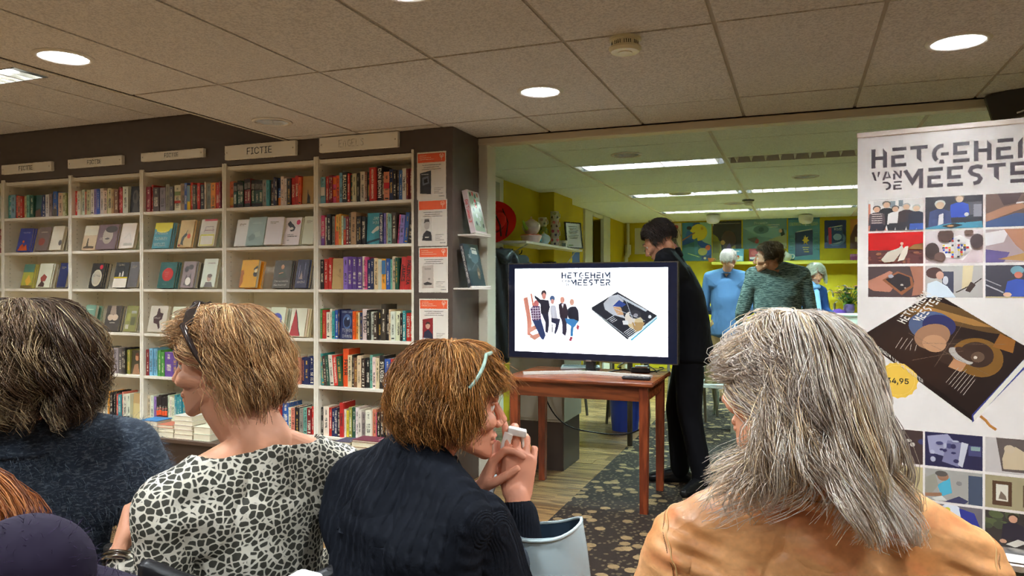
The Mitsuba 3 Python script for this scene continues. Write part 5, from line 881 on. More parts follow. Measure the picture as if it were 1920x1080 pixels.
# long yellow shelf
z = 1.72
kz = onY(1450, 489.5, 11.74)[2]
k = thing('wall_shelf', 'long yellow shelf on the far wall under the posters', 'shelf')
part(k, 'board', MB().rbox((-1.25, 11.72, kz - .045), (2.6, 11.995, kz), S(206, 196, 70), .004), 'satin')
for x in (-1.0, .2, 1.4): part(k, 'bracket', MB().box((x, 11.8, kz - .16), (x + .02, 11.995, kz - .045), S(190, 170, 40)), 'satin')
def atx(px, Y=11.84): return onY(px, 486, Y)[0]
def teapot(M, s, body, lid, spout, handle, label, stripe=None):
    k = thing('teapot', label, 'teapot')
    pr = [(.0, .0), (.045, .0), (.05, .006), (.075, .04), (.082, .065), (.075, .095), (.05, .115), (.03, .12), (0, .12)]
    part(k, 'body', MB().lathe(np.array(pr) * s, S(body), 28, M), 'gloss', True)
    part(k, 'lid', MB().lathe(np.array([(.036, .117), (.034, .124), (.018, .134), (.006, .138), (.008, .146), (.009, .152), (.004, .157), (0, .158)]) * s, S(lid), 24, M), 'gloss', True)
    part(k, 'spout', MB().tube(np.array([(-.07, 0, .045), (-.095, 0, .06), (-.108, 0, .085), (-.122, 0, .112)]) * s, np.array([.02, .016, .012, .009]) * s, S(spout), 12, M), 'gloss', True)
    part(k, 'handle', MB().tube(np.array([(.072, 0, .095), (.1, 0, .1), (.118, 0, .078), (.106, 0, .045), (.078, 0, .035)]) * s, .0075 * s, S(handle), 10, M), 'gloss', True)
    return k
teapot(TR(atx(1474), 11.84, kz + .0005), 1.0, (214, 214, 196), (214, 214, 196), (214, 214, 196), (210, 210, 192), 'white teapot on the yellow shelf right of the red box')
def simple_box(base, px0, px1, h, col, label, cat, shapes=(), r=.012, tilt=-8, Y=11.86):
    x0, x1 = atx(px0, Y), atx(px1, Y); k = thing(base, label, cat); M = TR(x0, Y, kz + .003) @ RX(tilt)
    part(k, 'body', MB().rbox((0, 0, 0), (x1 - x0, .02, h), S(col), r * .6, M), 'satin')
    part(k, 'picture_print', art(MB(), M @ TR(0, 0, h) @ FACE, x1 - x0, h, list(shapes)), 'satin')
simple_box('tray', 1362, 1394.5, .205, (86, 158, 190), 'light blue square tray with orange figures leaning behind the white-haired man', 'tray', [('p', (190, 210, 206), [(6, 60), (50, 50), (94, 60), (94, 94), (6, 94)]), ('e', (206, 120, 70), 46, 56, 12, 9), ('e', (190, 90, 60), 66, 60, 8, 8), ('e', (226, 226, 216), 60, 20, 14, 5), ('p', (200, 170, 110), [(20, 70), (80, 66), (70, 84), (30, 84)])])
simple_box('box', 1404, 1423, .2, (170, 40, 44), 'red and navy box on the yellow shelf behind the man in grey', 'box', [('r', (206, 196, 196), 8, 66, 92, 84), ('r', (40, 50, 96), 8, 84, 92, 96), ('e', (200, 90, 80), 50, 34, 30, 20)])
k = thing('cup', 'orange cup at the left end of the yellow shelf', 'cup')
CM = TR(atx(1333), 11.84, kz + .0005)
part(k, 'bowl', MB().lathe([(0, 0), (.03, 0), (.036, .02), (.05, .06), (.047, .06), (.032, .02), (0, .01)], S(206, 120, 60), 20, CM), 'gloss', True)
part(k, 'handle', MB().tube([(.045, 0, .05), (.07, 0, .045), (.066, 0, .02), (.038, 0, .018)], .006, S(206, 130, 70), 8, CM), 'gloss', True)
k = thing('saucer', 'pale green saucer on the yellow shelf behind the white-haired man', 'dish')
part(k, 'dish', MB().lathe([(0, 0), (.04, 0), (.075, .016), (.072, .019), (.038, .006), (0, .006)], S(190, 200, 140), 24, TR(atx(1351), 11.83, kz + .0005)), 'gloss', True)
k = thing('tin', 'round purple tin on the yellow shelf beside the banner', 'tin')
CM = TR(atx(1604), 11.84, kz + .0005)
part(k, 'body', MB().lathe([(0, 0), (.07, 0), (.072, .004), (.072, .06), (0, .06)], S(140, 60, 120), 24, CM), 'satin', 35)
part(k, 'lid', MB().lathe([(.074, .055), (.074, .085), (.07, .09), (0, .09)], S(170, 110, 150), 24, CM), 'satin', 35)
# ceiling globes and detector
for px, py, lb in ((1337, 412, 'white drum ceiling lamp left, before the posters'), (1511, 405, 'white drum ceiling lamp in front of the teal poster')):
    k = thing('ceiling_globe', lb, 'ceiling lamp'); p = dep(px, py, 10.6); M = TR(p[0], p[1], ZC)
    part(k, 'shade', MB().lathe([(0, -.14), (.05, -.138), (.085, -.12), (.1, -.08), (.1, -.03), (.09, -.01), (.0, -.008)], S(222, 222, 212), 24, M), 'satin', True)
    part(k, 'mount', MB().lathe([(.05, -.012), (.05, -.001), (0, -.001)], S(206, 206, 196), 20, M), 'satin', True)
    part(k, 'finial', MB().tube([(0, 0, -.138), (0, 0, -.17)], .006, S(200, 200, 190), 8, M), 'satin', True)
k = thing('smoke_detector', 'small dark-topped detector between the tube lamps of the yellow room', 'smoke detector'); p = onZ(1403, 374.5, ZC)
part(k, 'base', MB().lathe([(0, -.001), (.07, -.001), (.07, -.016), (0, -.016)], S(50, 46, 40), 20, TR(p[0], p[1], ZC)), 'satin', 35)
part(k, 'body', MB().lathe([(.045, -.016), (.05, -.05), (.03, -.07), (0, -.072)], S(206, 206, 190), 20, TR(p[0], p[1], ZC)), 'satin', 35)

# sink counter on the far wall
k = thing('kitchen_counter', 'white kitchen counter with a sink along the yellow far wall', 'counter')
ct = onY(1545, 587, 11.45)[2]
part(k, 'worktop', MB().rbox((-.2, 11.42, ct - .04), (2.8, 11.995, ct), S(214, 214, 206), .004), 'satin')
for i in range(4): part(k, 'door', MB().rbox((-.19 + .74 * i, 11.45, .1), (.54 + .74 * i, 11.47, ct - .05), S(206, 206, 196), .004), 'satin')
part(k, 'carcass', MB().box((-.19, 11.47, .0005), (2.79, 11.99, ct - .041), S(200, 200, 190)), 'satin')
fx, fy = onY(1556, 560, 11.85)[0], 11.85
k = thing('faucet', 'tall chrome kitchen faucet with a bent spout on the counter', 'faucet')
zt = onY(1552, 543.5, 11.85)[2]
part(k, 'spout', MB().tube(spline([(fx - .04, fy, ct), (fx - .04, fy, zt - .1), (fx - .03, fy - .02, zt - .02), (fx + .0, fy - .05, zt), (fx + .03, fy - .08, zt - .03), (fx + .035, fy - .085, zt - .1)], 30), .014, [.8, .8, .8], 10), 'mirror_metal', True)
part(k, 'base', MB().lathe([(0, 0), (.032, 0), (.032, .015), (.02, .02), (0, .02)], [.8, .8, .8], 20, TR(fx - .04, fy, ct + .0005)), 'mirror_metal', True)
part(k, 'mixer', MB().tube([(fx + .06, fy, ct + .001), (fx + .06, fy, ct + .13)], .024, [.75, .75, .75], 12).tube([(fx + .06, fy, ct + .13), (fx + .1, fy - .03, ct + .17)], .011, [.75, .75, .75], 8), 'mirror_metal', True)
# flowers: an arrangement at the banner's edge
vp = onY(1592, 585, 11.6); VM = TR(vp[0], 11.6, ct + .0005)
k = thing('flower_bouquet', 'bunch of pink and blue flowers with green leaves on the counter', 'flowers')
part(k, 'vase', MB().lathe([(0, 0), (.06, 0), (.08, .05), (.07, .12), (.06, .13), (.055, .12), (0, .02)], S(90, 70, 110), 24, VM), 'gloss', True)
r = np.random.default_rng(4)
st_, lf, FL = MB(), MB(), []
for i in range(46):
    a, e = r.uniform(0, 2 * np.pi), r.uniform(.2, 1); h = r.uniform(.2, .4)
    tip = np.array([math.cos(a) * e * .2, math.sin(a) * e * .16, h]); st_.tube([(0, 0, .1), tip * [.5, .5, .7], tip], .0025, S(60, 96, 44), 5, VM)
    if i < 26: FL.append((tip, [(196, 110, 160), (150, 110, 190), (110, 130, 200), (190, 150, 180), (206, 130, 120)][i % 5]))
    for j in range(3):
        b = tip * r.uniform(.5, .95); d = r.normal(size=3) * .5 + [math.cos(a), math.sin(a), .2]; d /= np.linalg.norm(d); s_ = np.cross(d, [0, 0, 1]); s_ /= np.linalg.norm(s_) + 1e-9; L = r.uniform(.05, .09)
        lf.add([b, b + d * L * .5 + s_ * L * .22, b + d * L, b + d * L * .5 - s_ * L * .22 + [0, 0, .004]], [[0, 1, 2], [0, 2, 3]], S(*(np.array((70, 120, 50)) * r.uniform(.6, 1.2))), VM)
part(k, 'stem', st_, 'satin', True, kind='stuff'); part(k, 'leaf', lf, 'satin', kind='stuff')
for tip, c in FL:
    m = MB()
    for q in range(7):
        M2 = VM @ TR(*tip) @ RZ(q * 51 + 10) @ RY(30); m.add([(0, 0, 0), (.03, .024, .012), (.062, 0, .026), (.03, -.024, .012)], [[0, 1, 2], [0, 2, 3]], S(c), M2)
    m.lathe([(0, .012), (.008, .008), (.009, 0), (0, -.004)], S(220, 190, 80), 8, VM @ TR(*tip)); part(k, 'blossom', m, 'satin')
k = thing('folded_cloth', 'purple folded cloth on the counter between faucet and flowers', 'cloth')
p = onY(1572, 585, 11.55)[0]; v = trimesh.creation.icosphere(subdivisions=3).vertices * [.1, .06, .045]; v[:, 2] = np.maximum(v[:, 2], 0) * (1 + .5 * meshkit.noise(v * 40))
put(k, (v + [p, 11.55, ct + .001], trimesh.creation.icosphere(subdivisions=3).faces, S(90, 60, 130)), 'cloth', True)

# chairs and tables of the yellow room
def wood_chair(x, y, rot, col, label, group=None, back=True, hz=.46):
    k = thing('cafe_chair', label, 'chair', group); M = TR(x, y, 0) @ RZ(rot)
    part(k, 'seat', MB().rbox((-.2, -.2, hz - .03), (.2, .2, hz), S(col), .012, M), 'satin')
    for sx in (-1, 1):
        for sy in (-1, 1): part(k, 'leg', MB().tube([(sx * .17, sy * .17, hz - .03), (sx * .2, sy * .2, .0072)], [.018, .013], S(col), 8, M), 'satin', True)
    if back:
        for sx in (-1, 1): part(k, 'back_post', MB().tube([(sx * .18, .18, hz - .01), (sx * .185, .23, hz + .4)], [.015, .012], S(col), 8, M), 'satin', True)
        for zz in (.16, .28, .39): part(k, 'back_rail', MB().rbox((-.18, .2 + zz * .06, hz + zz - .025), (.18, .216 + zz * .06, hz + zz + .025), S(col), .004, M), 'satin')
    return k
def cafe_table(x, y, w, d, h, col, label, leg=(70, 60, 52)):
    k = thing('cafe_table', label, 'table')
    part(k, 'tabletop', MB().rbox((x - w / 2, y - d / 2, h - .03), (x + w / 2, y + d / 2, h), S(col), .004), 'satin')
    for sx in (-1, 1):
        for sy in (-1, 1): part(k, 'leg', MB().tube([(x + sx * (w / 2 - .05), y + sy * (d / 2 - .05), h - .03), (x + sx * (w / 2 - .05), y + sy * (d / 2 - .05), .0072)], .022, S(leg), 8), 'satin', True)
    return k
cafe_table(-1.75, 6.4, 1.0, .8, .74, (96, 76, 58), 'dark wooden table seen between the legs of the television table')
wood_chair(-1.55, 7.15, 10, (92, 80, 66), 'dark wooden chair left, seen under the television table')
wood_chair(-2.27, 7.2, -20, (66, 58, 48), 'black wooden chair farthest left under the television table')
wood_chair(-1.0, 7.6, 170, (120, 110, 92), 'grey wooden chair in the middle, seen under the television table')
wood_chair(-1.95, 8.6, 60, (150, 130, 88), 'light wooden chair farther back behind the television table')
cafe_table(-1.85, 9.5, 1.1, .8, .74, (150, 124, 88), 'light wooden table farther back in the yellow room')
wood_chair(-1.3, 10.3, 80, (170, 150, 104), 'pale wooden chair far back, left of the blue jacket')
k = thing('waste_bin', 'blue bin on the floor behind the television table', 'bin')
part(k, 'bucket', MB().lathe([(0, .001), (.12, .001), (.15, .36), (.155, .37), (.145, .37), (.115, .01), (0, .01)], S(40, 60, 150), 24, TR(*onZ(1172, 745, .3)[:2], 0)), 'satin', 35)
k = thing('safety_vest', 'yellow-green cloth hanging beside the cabinet', 'cloth'); p = dep(1049, 745, 7.3)
v = np.array([(x, .02 * math.sin(9 * x + 2 * z) + .012 * s_, z) for s_ in (-1, 1) for z in np.linspace(-.16, .16, 8) for x in np.linspace(-.05 - .02 * z, .05 - .1 * z, 6)])
f = [[a, a + 1, a + 7, a + 6] for s_ in (0, 48) for j in range(7) for a in range(s_ + j * 6, s_ + j * 6 + 5)]
put(k, (v + p, tri(f), S(150, 160, 50)), 'cloth', True)
# right of the standing man: stool with dark cushion, white trestle, cream roll
stp = onZ(1348, 775, 0)
k = thing('padded_stool', 'padded dark grey stool with pale curved legs right of the standing man', 'stool'); M = TR(stp[0] + .12, stp[1] + .02, 0)
part(k, 'cushion', MB().man(hull([((-.14, -.14, .5), .035), ((.14, -.14, .5), .035), ((-.14, .14, .5), .035), ((.14, .14, .5), .035), ((0, 0, .535), (.1, .1, .04))]), S(58, 54, 44), M), 'cloth', True)
for sx in (-1, 1):
    for sy in (-1, 1): part(k, 'leg', MB().tube(spline([(sx * .14, sy * .14, .48), (sx * .165, sy * .165, .36), (sx * .15, sy * .15, .18), (sx * .16, sy * .16, .007)], 12), [.026] * 4 + [.02] * 4 + [.013] * 4, S(126, 128, 112), 8, M), 'satin', True)
k = thing('display_table', 'low white stepped table behind the padded stool', 'table'); p = onZ(1345, 690, .35)
for zz, dz in ((.62, .04), (.4, .035)): part(k, 'board', MB().rbox((-.98, 6.9, zz), (-.52, 7.3, zz + dz), S(206, 206, 196), .004), 'satin')
for x in (-.96, -.57):
    part(k, 'side', MB().box((x, 6.92, .007), (x + .03, 7.28, .4), S(150, 140, 120)), 'satin'); part(k, 'side', MB().box((x, 6.92, .435), (x + .03, 7.28, .62), S(190, 190, 180)), 'satin')
k = thing('paper_roll', 'cream paper roll standing on the lower board of the white stepped table', 'roll'); p = dep(1337, 695, 7.0)
part(k, 'roll', MB().tube([(p[0], 7.02, .4356), (p[0] + .01, 7.02, .61)], .055, S(206, 196, 150), 16), 'paper', True)
part(k, 'core', MB().tube([(p[0] + .01, 7.02, .608), (p[0] + .01, 7.02, .612)], .02, S(120, 100, 76), 12), 'paper', True)
k = thing('display_tray', 'dark pot with a spoon on the white stepped table', 'pot'); p = dep(1328, 651, 6.95)
part(k, 'pot', MB().lathe([(0, 0), (.05, 0), (.055, .03), (.05, .035), (0, .03)], S(44, 34, 28), 18, TR(p[0], 7.05, .6605)), 'satin', 35)
part(k, 'spoon', MB().tube([(p[0], 7.05, .69), (p[0] + .16, 7.03, .7)], .008, S(44, 34, 28), 8), 'satin', True)
# black radiator-like bench and white chair near the banner
p = dep(1589, 612, 8.6)
k = thing('radiator', 'black ribbed radiator in front of the counter beside the banner', 'radiator')
for i in range(9): part(k, 'rib', MB().rbox((p[0] - .2 + .07 * i, p[1] - .06, .08), (p[0] - .155 + .07 * i, p[1] + .06, .86), S(30, 32, 32), .018), 'satin')
part(k, 'rail', MB().rbox((p[0] - .2, p[1] - .03, .06), (p[0] + .42, p[1] + .03, .1), S(30, 32, 32), .01), 'satin')
for x in (-.17, .36): part(k, 'foot', MB().rbox((p[0] + x, p[1] - .04, .0005), (p[0] + x + .03, p[1] + .04, .07), S(30, 32, 32), .004), 'satin')
k = thing('plastic_chair', 'white plastic chair with a rounded back between radiator and counter', 'chair'); p = dep(1592, 598, 9.6); M = TR(p[0], p[1], 0)
part(k, 'back', MB().tube(spline([(-.22, 0, .5), (-.23, .0, .8), (-.18, .0, .93), (0, .0, .95), (.18, 0, .93), (.23, 0, .8), (.22, 0, .5)], 30), .022, S(206, 216, 206), 8, M).rbox((-.2, -.01, .72), (.2, .012, .84), S(206, 216, 206), .006, M), 'satin', True)
part(k, 'seat', MB().rbox((-.22, .0, .44), (.22, .42, .47), S(206, 216, 206), .012, M), 'satin')
for sx in (-1, 1):
    for yy in (.02, .38): part(k, 'leg', MB().tube([(sx * .2, yy, .45), (sx * .23, yy, .001)], .018, S(206, 216, 206), 8, M), 'satin', True)

# ---------------------------------------------------------------- left wall of the yellow room
zs = 1.752
k = thing('corner_shelf', 'white corner shelf with teapots and mugs on the yellow left wall', 'shelf')
part(k, 'board', MB().poly(sg.Polygon([(-2.668, 6.35), (-2.36, 6.45), (-2.36, 8.36), (-2.498, 8.5), (-2.498, 7.71), (-2.668, 7.71)]), .022, S(216, 216, 204), TR(0, 0, zs - .022)), 'satin')
for y in (6.6, 8.2): part(k, 'bracket', MB().tube([(-2.665 if y < 7.7 else -2.495, y, zs - .16), (-2.4, y, zs - .026)], .006, S(206, 206, 196), 6), 'satin')
def onshelf(px, X=-2.45): return onX(px, 445, X)[1]
y = onshelf(996)
k = thing('cup', 'pale pink dotted bowl under the pink teapot with the green spout', 'bowl'); CM = TR(-2.45, y, zs + .0005)
part(k, 'bowl', MB().lathe([(0, 0), (.075, 0), (.08, .008), (.105, .06), (.108, .07), (.1, .074), (0, .074)], S(222, 190, 190), 28, CM), 'gloss', True)
part(k, 'rim', MB().lathe([(.104, .07), (.108, .076), (.09, .082), (.0, .082)], S(206, 110, 96), 28, CM), 'gloss', True, label='red rim')
t = teapot(CM @ TR(0, 0, .0828) @ RZ(75), 1.12, (222, 206, 196), (222, 180, 180), (150, 190, 60), (214, 180, 150), 'pink and cream teapot with a green spout standing on a dotted bowl')
def mug_stack(px, X, specs, where):
    y = onshelf(px, X); zz = zs + .0005
    for i, (col, deco, lb) in enumerate(specs):
        k = thing('mug', f'{lb} in the {where}', 'mug', None); M = TR(X, y, zz)
        part(k, 'body', MB().lathe([(0, .0), (.04, 0), (.044, .004), (.047, .094), (.042, .094), (.038, .01), (0, .01)], S(col), 24, M), 'gloss', 35)
        part(k, 'handle', MB().tube([(.044, .0, .075), (.075, .0, .07), (.078, 0, .035), (.044, 0, .022)], .006, S(col), 8, M @ RZ(60)), 'gloss', True)
        d = MB()
        for q in range(7): a = math.radians(-150 + q * 40 + 13 * i); d.lathe([(0, .0012), (.012 + .004 * (q % 2), .0008), (.013 + .004 * (q % 2), 0)], S(deco[q % len(deco)]), 10, M @ TR(.0462 * math.cos(a), .0462 * math.sin(a), .03 + .04 * ((q * 3) % 2)) @ RZ(math.degrees(a)) @ RY(90))
        part(k, 'decoration', d, 'satin', True, kind='stuff'); zz += .0945
mug_stack(1017, -2.47, [((196, 196, 186), [(120, 150, 160)], 'grey mug, lowest'), ((120, 130, 56), [(226, 190, 50), (90, 110, 50)], 'green mug with yellow dots, middle'), ((206, 206, 192), [(120, 130, 110), (150, 120, 100)], 'cream mug, topmost')], 'left mug stack on the white shelf')
mug_stack(1040, -2.45, [((210, 206, 206), [(60, 60, 90), (190, 90, 100)], 'white mug with dark rim, lowest'), ((200, 190, 196), [(60, 60, 100), (190, 80, 120)], 'pink patterned mug, second'), ((206, 190, 186), [(90, 60, 60), (170, 90, 90)], 'rose patterned mug, third'), ((206, 204, 186), [(60, 60, 60), (150, 160, 90)], 'cream mug with black marks, topmost')], 'right mug stack on the white shelf')
teapot(TR(-2.41, onshelf(1020, -2.41), zs + .0005) @ RZ(75), .82, (170, 190, 196), (190, 190, 186), (110, 180, 200), (120, 190, 206), 'small pale blue teapot in front of the mug stacks')
k = thing('mug', 'small white mug with a dark picture beside the framed certificate', 'mug'); M = TR(-2.42, onshelf(1057, -2.42), zs + .0005)
part(k, 'body', MB().lathe([(0, .0), (.036, 0), (.04, .004), (.042, .078), (.037, .078), (.034, .01), (0, .01)], S(214, 214, 204), 24, M), 'gloss', 35)
part(k, 'handle', MB().tube([(.04, .0, .062), (.065, .0, .058), (.066, 0, .03), (.04, 0, .02)], .005, S(214, 214, 204), 8, M @ RZ(200)), 'gloss', True)
part(k, 'decoration', MB().rbox((-.02, -.0435, .014), (.02, -.038, .05), S(60, 70, 56), .001, M @ RZ(20)), 'satin')
WX = np.array([[0, 0, 1, 0], [1, 0, 0, 0], [0, 1, 0, 0], [0, 0, 0, 1.0]])       # sheet on a wall facing +X: right = +Y
k = thing('framed_certificate', 'black framed certificate leaning on the white shelf', 'picture frame')
y0, y1 = onX(1058, 430, -2.43)[1], onX(1079, 430, -2.43)[1]; fh = .30; fw = max(.2, min(y1 - y0, .26))
M = TR(-2.425, onX(1062, 430, -2.43)[1], zs + .003) @ RZ(-28) @ RY(-7) @ WX
fr = MB()
for lo, hi in (((0, 0, -.012), (fw, .012, .006)), ((0, fh - .012, -.012), (fw, fh, .006)), ((0, .012, -.012), (.012, fh - .012, .006)), ((fw - .012, .012, -.012), (fw, fh - .012, .006))): fr.box(lo, hi, S(24, 24, 24), M)
part(k, 'frame', fr, 'satin'); part(k, 'backing', MB().box((.006, .006, -.011), (fw - .006, fh - .006, -.003), S(30, 30, 30), M), 'matte')
part(k, 'paper', MB().box((.012, .012, -.003), (fw - .012, fh - .012, -.001), S(200, 206, 196), M), 'gloss')
part(k, 'text_print', art(MB(), M @ TR(.012, fh - .012, -.001), fw - .024, fh - .024, [('r', (110, 120, 110), 16 + 5 * (i % 3), 12 + 7 * i, 84 - 6 * ((i + 1) % 3), 14.5 + 7 * i) for i in range(8)] + [('r', (110, 140, 80), 10, 90, 40, 94)]), 'satin')
a, d = onX(1072, 432, -2.665), onX(1087, 493, -2.665)
poster(0, 0, 0, 0, 'bright blue poster on the yellow left wall beside the certificate', (48, 92, 176), [('r', (206, 210, 206), 52, 14, 84, 28), ('r', (48, 92, 176), 56, 16, 62, 26), ('t', (206, 210, 206), 'boek', 8, 84, 6, 60), ('e', (206, 210, 206), 34, 90, 7, 3)], TR(-2.669, a[1], a[2] + .02) @ WX, W=d[1] - a[1], H=a[2] - d[2] + .3)
k = thing('framed_sign', 'black framed sign with white lettering under the white shelf', 'sign'); p = dep(1029, 494, 7.75)
M = TR(-2.495, 7.78, 0) @ TR(0, 0, p[2] - .12) @ WX
p = onY(1029, 494, 7.7); M = TR(p[0] - .07, 7.698, p[2] - .2) @ FACE
part(k, 'frame', MB().rbox((0, 0, -.02), (.15, .22, 0), S(24, 26, 26), .003, M), 'satin')
part(k, 'lettering', MB().text('BOEKEN', .022, S(214, 214, 206), M @ TR(.016, .135, .0002), .0004, True), 'satin')
# red hat and coats on hooks
k = thing('coat_rack', 'row of dark hooks on the left wall holding hat and coats', 'coat rack')
hy = 6.0
part(k, 'rail', MB().rbox((-2.632, 5.65, 1.62), (-2.6, 6.9, 1.68), S(60, 50, 40), .004), 'satin')
for y in (5.8, 6.2, 6.5, 6.75): part(k, 'hook', MB().tube([(-2.605, y, 1.65), (-2.55, y, 1.63), (-2.52, y, 1.65), (-2.515, y, 1.68)], .006, S(40, 38, 36), 8), 'metal', True)
hc = dep(925, 416, 6.72)
HM = TR(*hc) @ RZ(48) @ RX(84) @ SC(1.1)
k = thing('hat', 'red felt hat with a dark cord hanging on the coat rack', 'hat')
def brim(a): return 1 + .09 * math.sin(2 * a + .6)
g = np.linspace(0, 2 * np.pi, 41)[:-1]; V = []
for r0, z0 in ((0, .1), (.05, .105), (.075, .085), (.085, .03), (.09, .0), (.13, -.006), (.165, .002), (.185, .016), (.183, .02), (.16, .008), (.125, 0.0), (.088, .006)): V += [(r0 * brim(a) * math.cos(a), r0 * brim(a) * math.sin(a), z0 + (.02 * math.cos(2 * a) if r0 > .12 else 0)) for a in g]
f = [[i * 40 + j, i * 40 + (j + 1) % 40, (i + 1) * 40 + (j + 1) % 40, (i + 1) * 40 + j] for i in range(11) for j in range(40)]
part(k, 'felt', MB().add(np.array(V), np.array(f), S(196, 36, 28), HM), 'cloth', True)
part(k, 'band', MB().lathe([(.0865, .03), (.0905, .028), (.093, .004), (.089, .004)], S(120, 24, 20), 40, HM), 'cloth', True)
part(k, 'cord', MB().tube([(.05, -.12, .03), (.0, -.05, .125), (-.04, .06, .11), (-.06, .14, .04)], .006, S(40, 24, 22), 8, HM).tube([(.1, -.12, .02), (.09, -.02, .09), (.06, .1, .06)], .005, S(40, 24, 22), 8, HM), 'cloth', True)
def coat(px, top, bot, d, w, dd, col, label, mat='cloth', seed=0, collar=True):
    k = thing('coat', label, 'coat'); c0 = dep(px, top, d); c1 = dep(px, bot, d); h = c0[2] - c1[2]; ms = []
    r_ = np.random.default_rng(seed)
    ms.append(hull([((0, 0, -.03), (.05, .05, .03)), ((-w * .42, 0, -.1), (.05, dd * .5, .05)), ((w * .42, 0, -.1), (.05, dd * .5, .05)), ((-w * .45, 0, -h * .6), (.06, dd * .5, .06)), ((w * .45, 0, -h * .6), (.06, dd * .5, .06))]))
    ms.append(hull([((-w * .45, 0, -h * .5), (.06, dd * .5, .06)), ((w * .45, 0, -h * .5), (.06, dd * .5, .06)), ((-w * .5, 0, -h + .05), (.05, dd * .5, .05)), ((w * .5, 0, -h + .05), (.05, dd * .5, .05))]))
    for s_ in (-1, 1): ms.append(hull([((s_ * w * .45, -.02, -.14), .055), ((s_ * w * .56, -.03, -h * .45), .05)])); ms.append(hull([((s_ * w * .56, -.03, -h * .45), .05), ((s_ * w * .52, -.04, -min(h * .8, .62)), .042)]))
    v, f = flesh(ms, .03, 4); n = vnorm(v, f)
    v += n * (.02 * (meshkit.fbm(v * [26, 26, 5] + seed, 3) - .5) + .014 * np.sin(v[:, :1] * 60 + 8 * v[:, 2:3] + seed))[:, :1]
    M = TR(*c0) @ RZ(40); part(k, 'body', (xf(M, v), f, S(col)), mat, True)
    if collar: part(k, 'hood', MB().man(hull([((-.06, -.02, -.05), .05), ((.06, -.02, -.05), .05), ((0, -.05, -.1), .06)]), S(col), M), mat, True)
coat(941, 466, 680, 6.68, .28, .17, (15, 16, 22), 'dark navy padded jacket hanging below the red hat', 'satin', 2)
coat(970, 478, 650, 7.05, .23, .17, (48, 50, 48), 'grey quilted coat hanging right of the navy jacket', 'cloth', 5)
# ---------------------------------------------------------------- people
from scipy.interpolate import PchipInterpolator
from scipy.spatial import cKDTree
def weave3(x, y, z):
    """distance to nearest and second nearest cell centre in space"""
    a, b = mi.Float(9), mi.Float(9)
    for i in (-1, 0, 1):
        for j in (-1, 0, 1):
            for k in (-1, 0, 1):
                cx, cy, cz = dr.floor(x) + i, dr.floor(y) + j, dr.floor(z) + k
                d = dr.sqrt(dr.square(cx + .15 + .7 * cell_rand(cx, cy, cz) - x) + dr.square(cy + .15 + .7 * cell_rand(cy, cz, cx + 7) - y) + dr.square(cz + .15 + .7 * cell_rand(cz, cx, cy + 3) - z))
                b = dr.select(d < a, a, dr.minimum(b, d)); a = dr.minimum(a, d)
    return a, b
def net_fn(p, n, uv):
    w = .25 * (fbm(p.x * 60, p.y * 60, p.z * 60, 2) - .5)
    a, b = weave3((p.x * .8 + p.y * .6) * 62 + w, (p.y * .8 - p.x * .6) * 62, p.z * 72 + w * 2)
    return mix(S(206, 200, 184), S(62, 61, 54), smoothstep(.14, .21, b - a))
scene['net_print'] = two(prin(.8, .2, mikit.proc(net_fn), sheen=.3))
def leather_fn(p, n, uv):
    b = fbm(p.x * 9, p.y * 9, p.z * 9, 4); s = smoothstep(.56, .7, fbm(p.x * 14 + 4, p.y * 14, p.z * 20, 3)); g = fbm(p.x * 160, p.y * 160, p.z * 160, 2)
    c = mix(S(184, 118, 66), S(223, 166, 112), smoothstep(.25, .75, b))
    return mix(c, S(196, 108, 64), .45 * s) * (.9 + .2 * g)
def leather_bump(p, n, uv): return .0016 * fbm(p.x * 70, p.y * 70, p.z * 70, 3) + .004 * fbm(p.x * 12, p.y * 12, p.z * 26, 3)
scene['leather'] = two({'type': 'bumpmap', 'arbitrary': mikit.proc(leather_bump), 'scale': 1.0, 'bsdf': prin(.4, .5, mikit.proc(leather_fn))})
def knit_bump(p, n, uv):
    a = p.x * .91 - p.y * .41; k = a / .03; c = k - dr.floor(k)
    rope = dr.select(c < .55, dr.sin(c / .55 * math.pi) * (.7 + .3 * dr.sin((p.z * 2 / .03 + c * 2) * math.pi)), .35 * dr.abs(dr.sin(c * 40)))
    return .006 * rope + .0008 * fbm(p.x * 400, p.y * 400, p.z * 400, 2)
def knit_col(p, n, uv): return mix(S(9, 12, 18), S(15, 19, 28), fbm(p.x * 260, p.y * 260, p.z * 260, 2))
scene['cable_knit'] = two({'type': 'bumpmap', 'arbitrary': mikit.proc(knit_bump), 'scale': 1.0, 'bsdf': prin(.85, .15, mikit.proc(knit_col), sheen=.08)})
def rib_bump(p, n, uv): return .0022 * dr.abs(dr.sin((p.x * .9 + p.y * .43) * math.pi / .0065))
scene['rib_knit'] = two({'type': 'bumpmap', 'arbitrary': mikit.proc(rib_bump), 'scale': 1.0, 'bsdf': prin(.85, .15, mikit.proc(knit_col), sheen=.08)})
def fluff_fn(p, n, uv):
    r = fbm(p.x * 130 + p.y * 100, p.z * 420, p.y * 40, 3)
    return mix(S(42, 48, 57), S(78, 85, 92), smoothstep(.45, .8, r))
scene['fluff'] = two(prin(.95, .05, mikit.proc(fluff_fn), sheen=.6))
def tweed_fn(p, n, uv):
    r = fbm(p.x * 40, p.y * 40, p.z * 120, 3)
    return mix(S(62, 78, 76), S(132, 146, 140), smoothstep(.3, .75, r))
scene['tweed'] = two(prin(.9, .1, mikit.proc(tweed_fn), sheen=.3))
SKIN, SKIN2 = S(206, 146, 114), S(196, 132, 104)

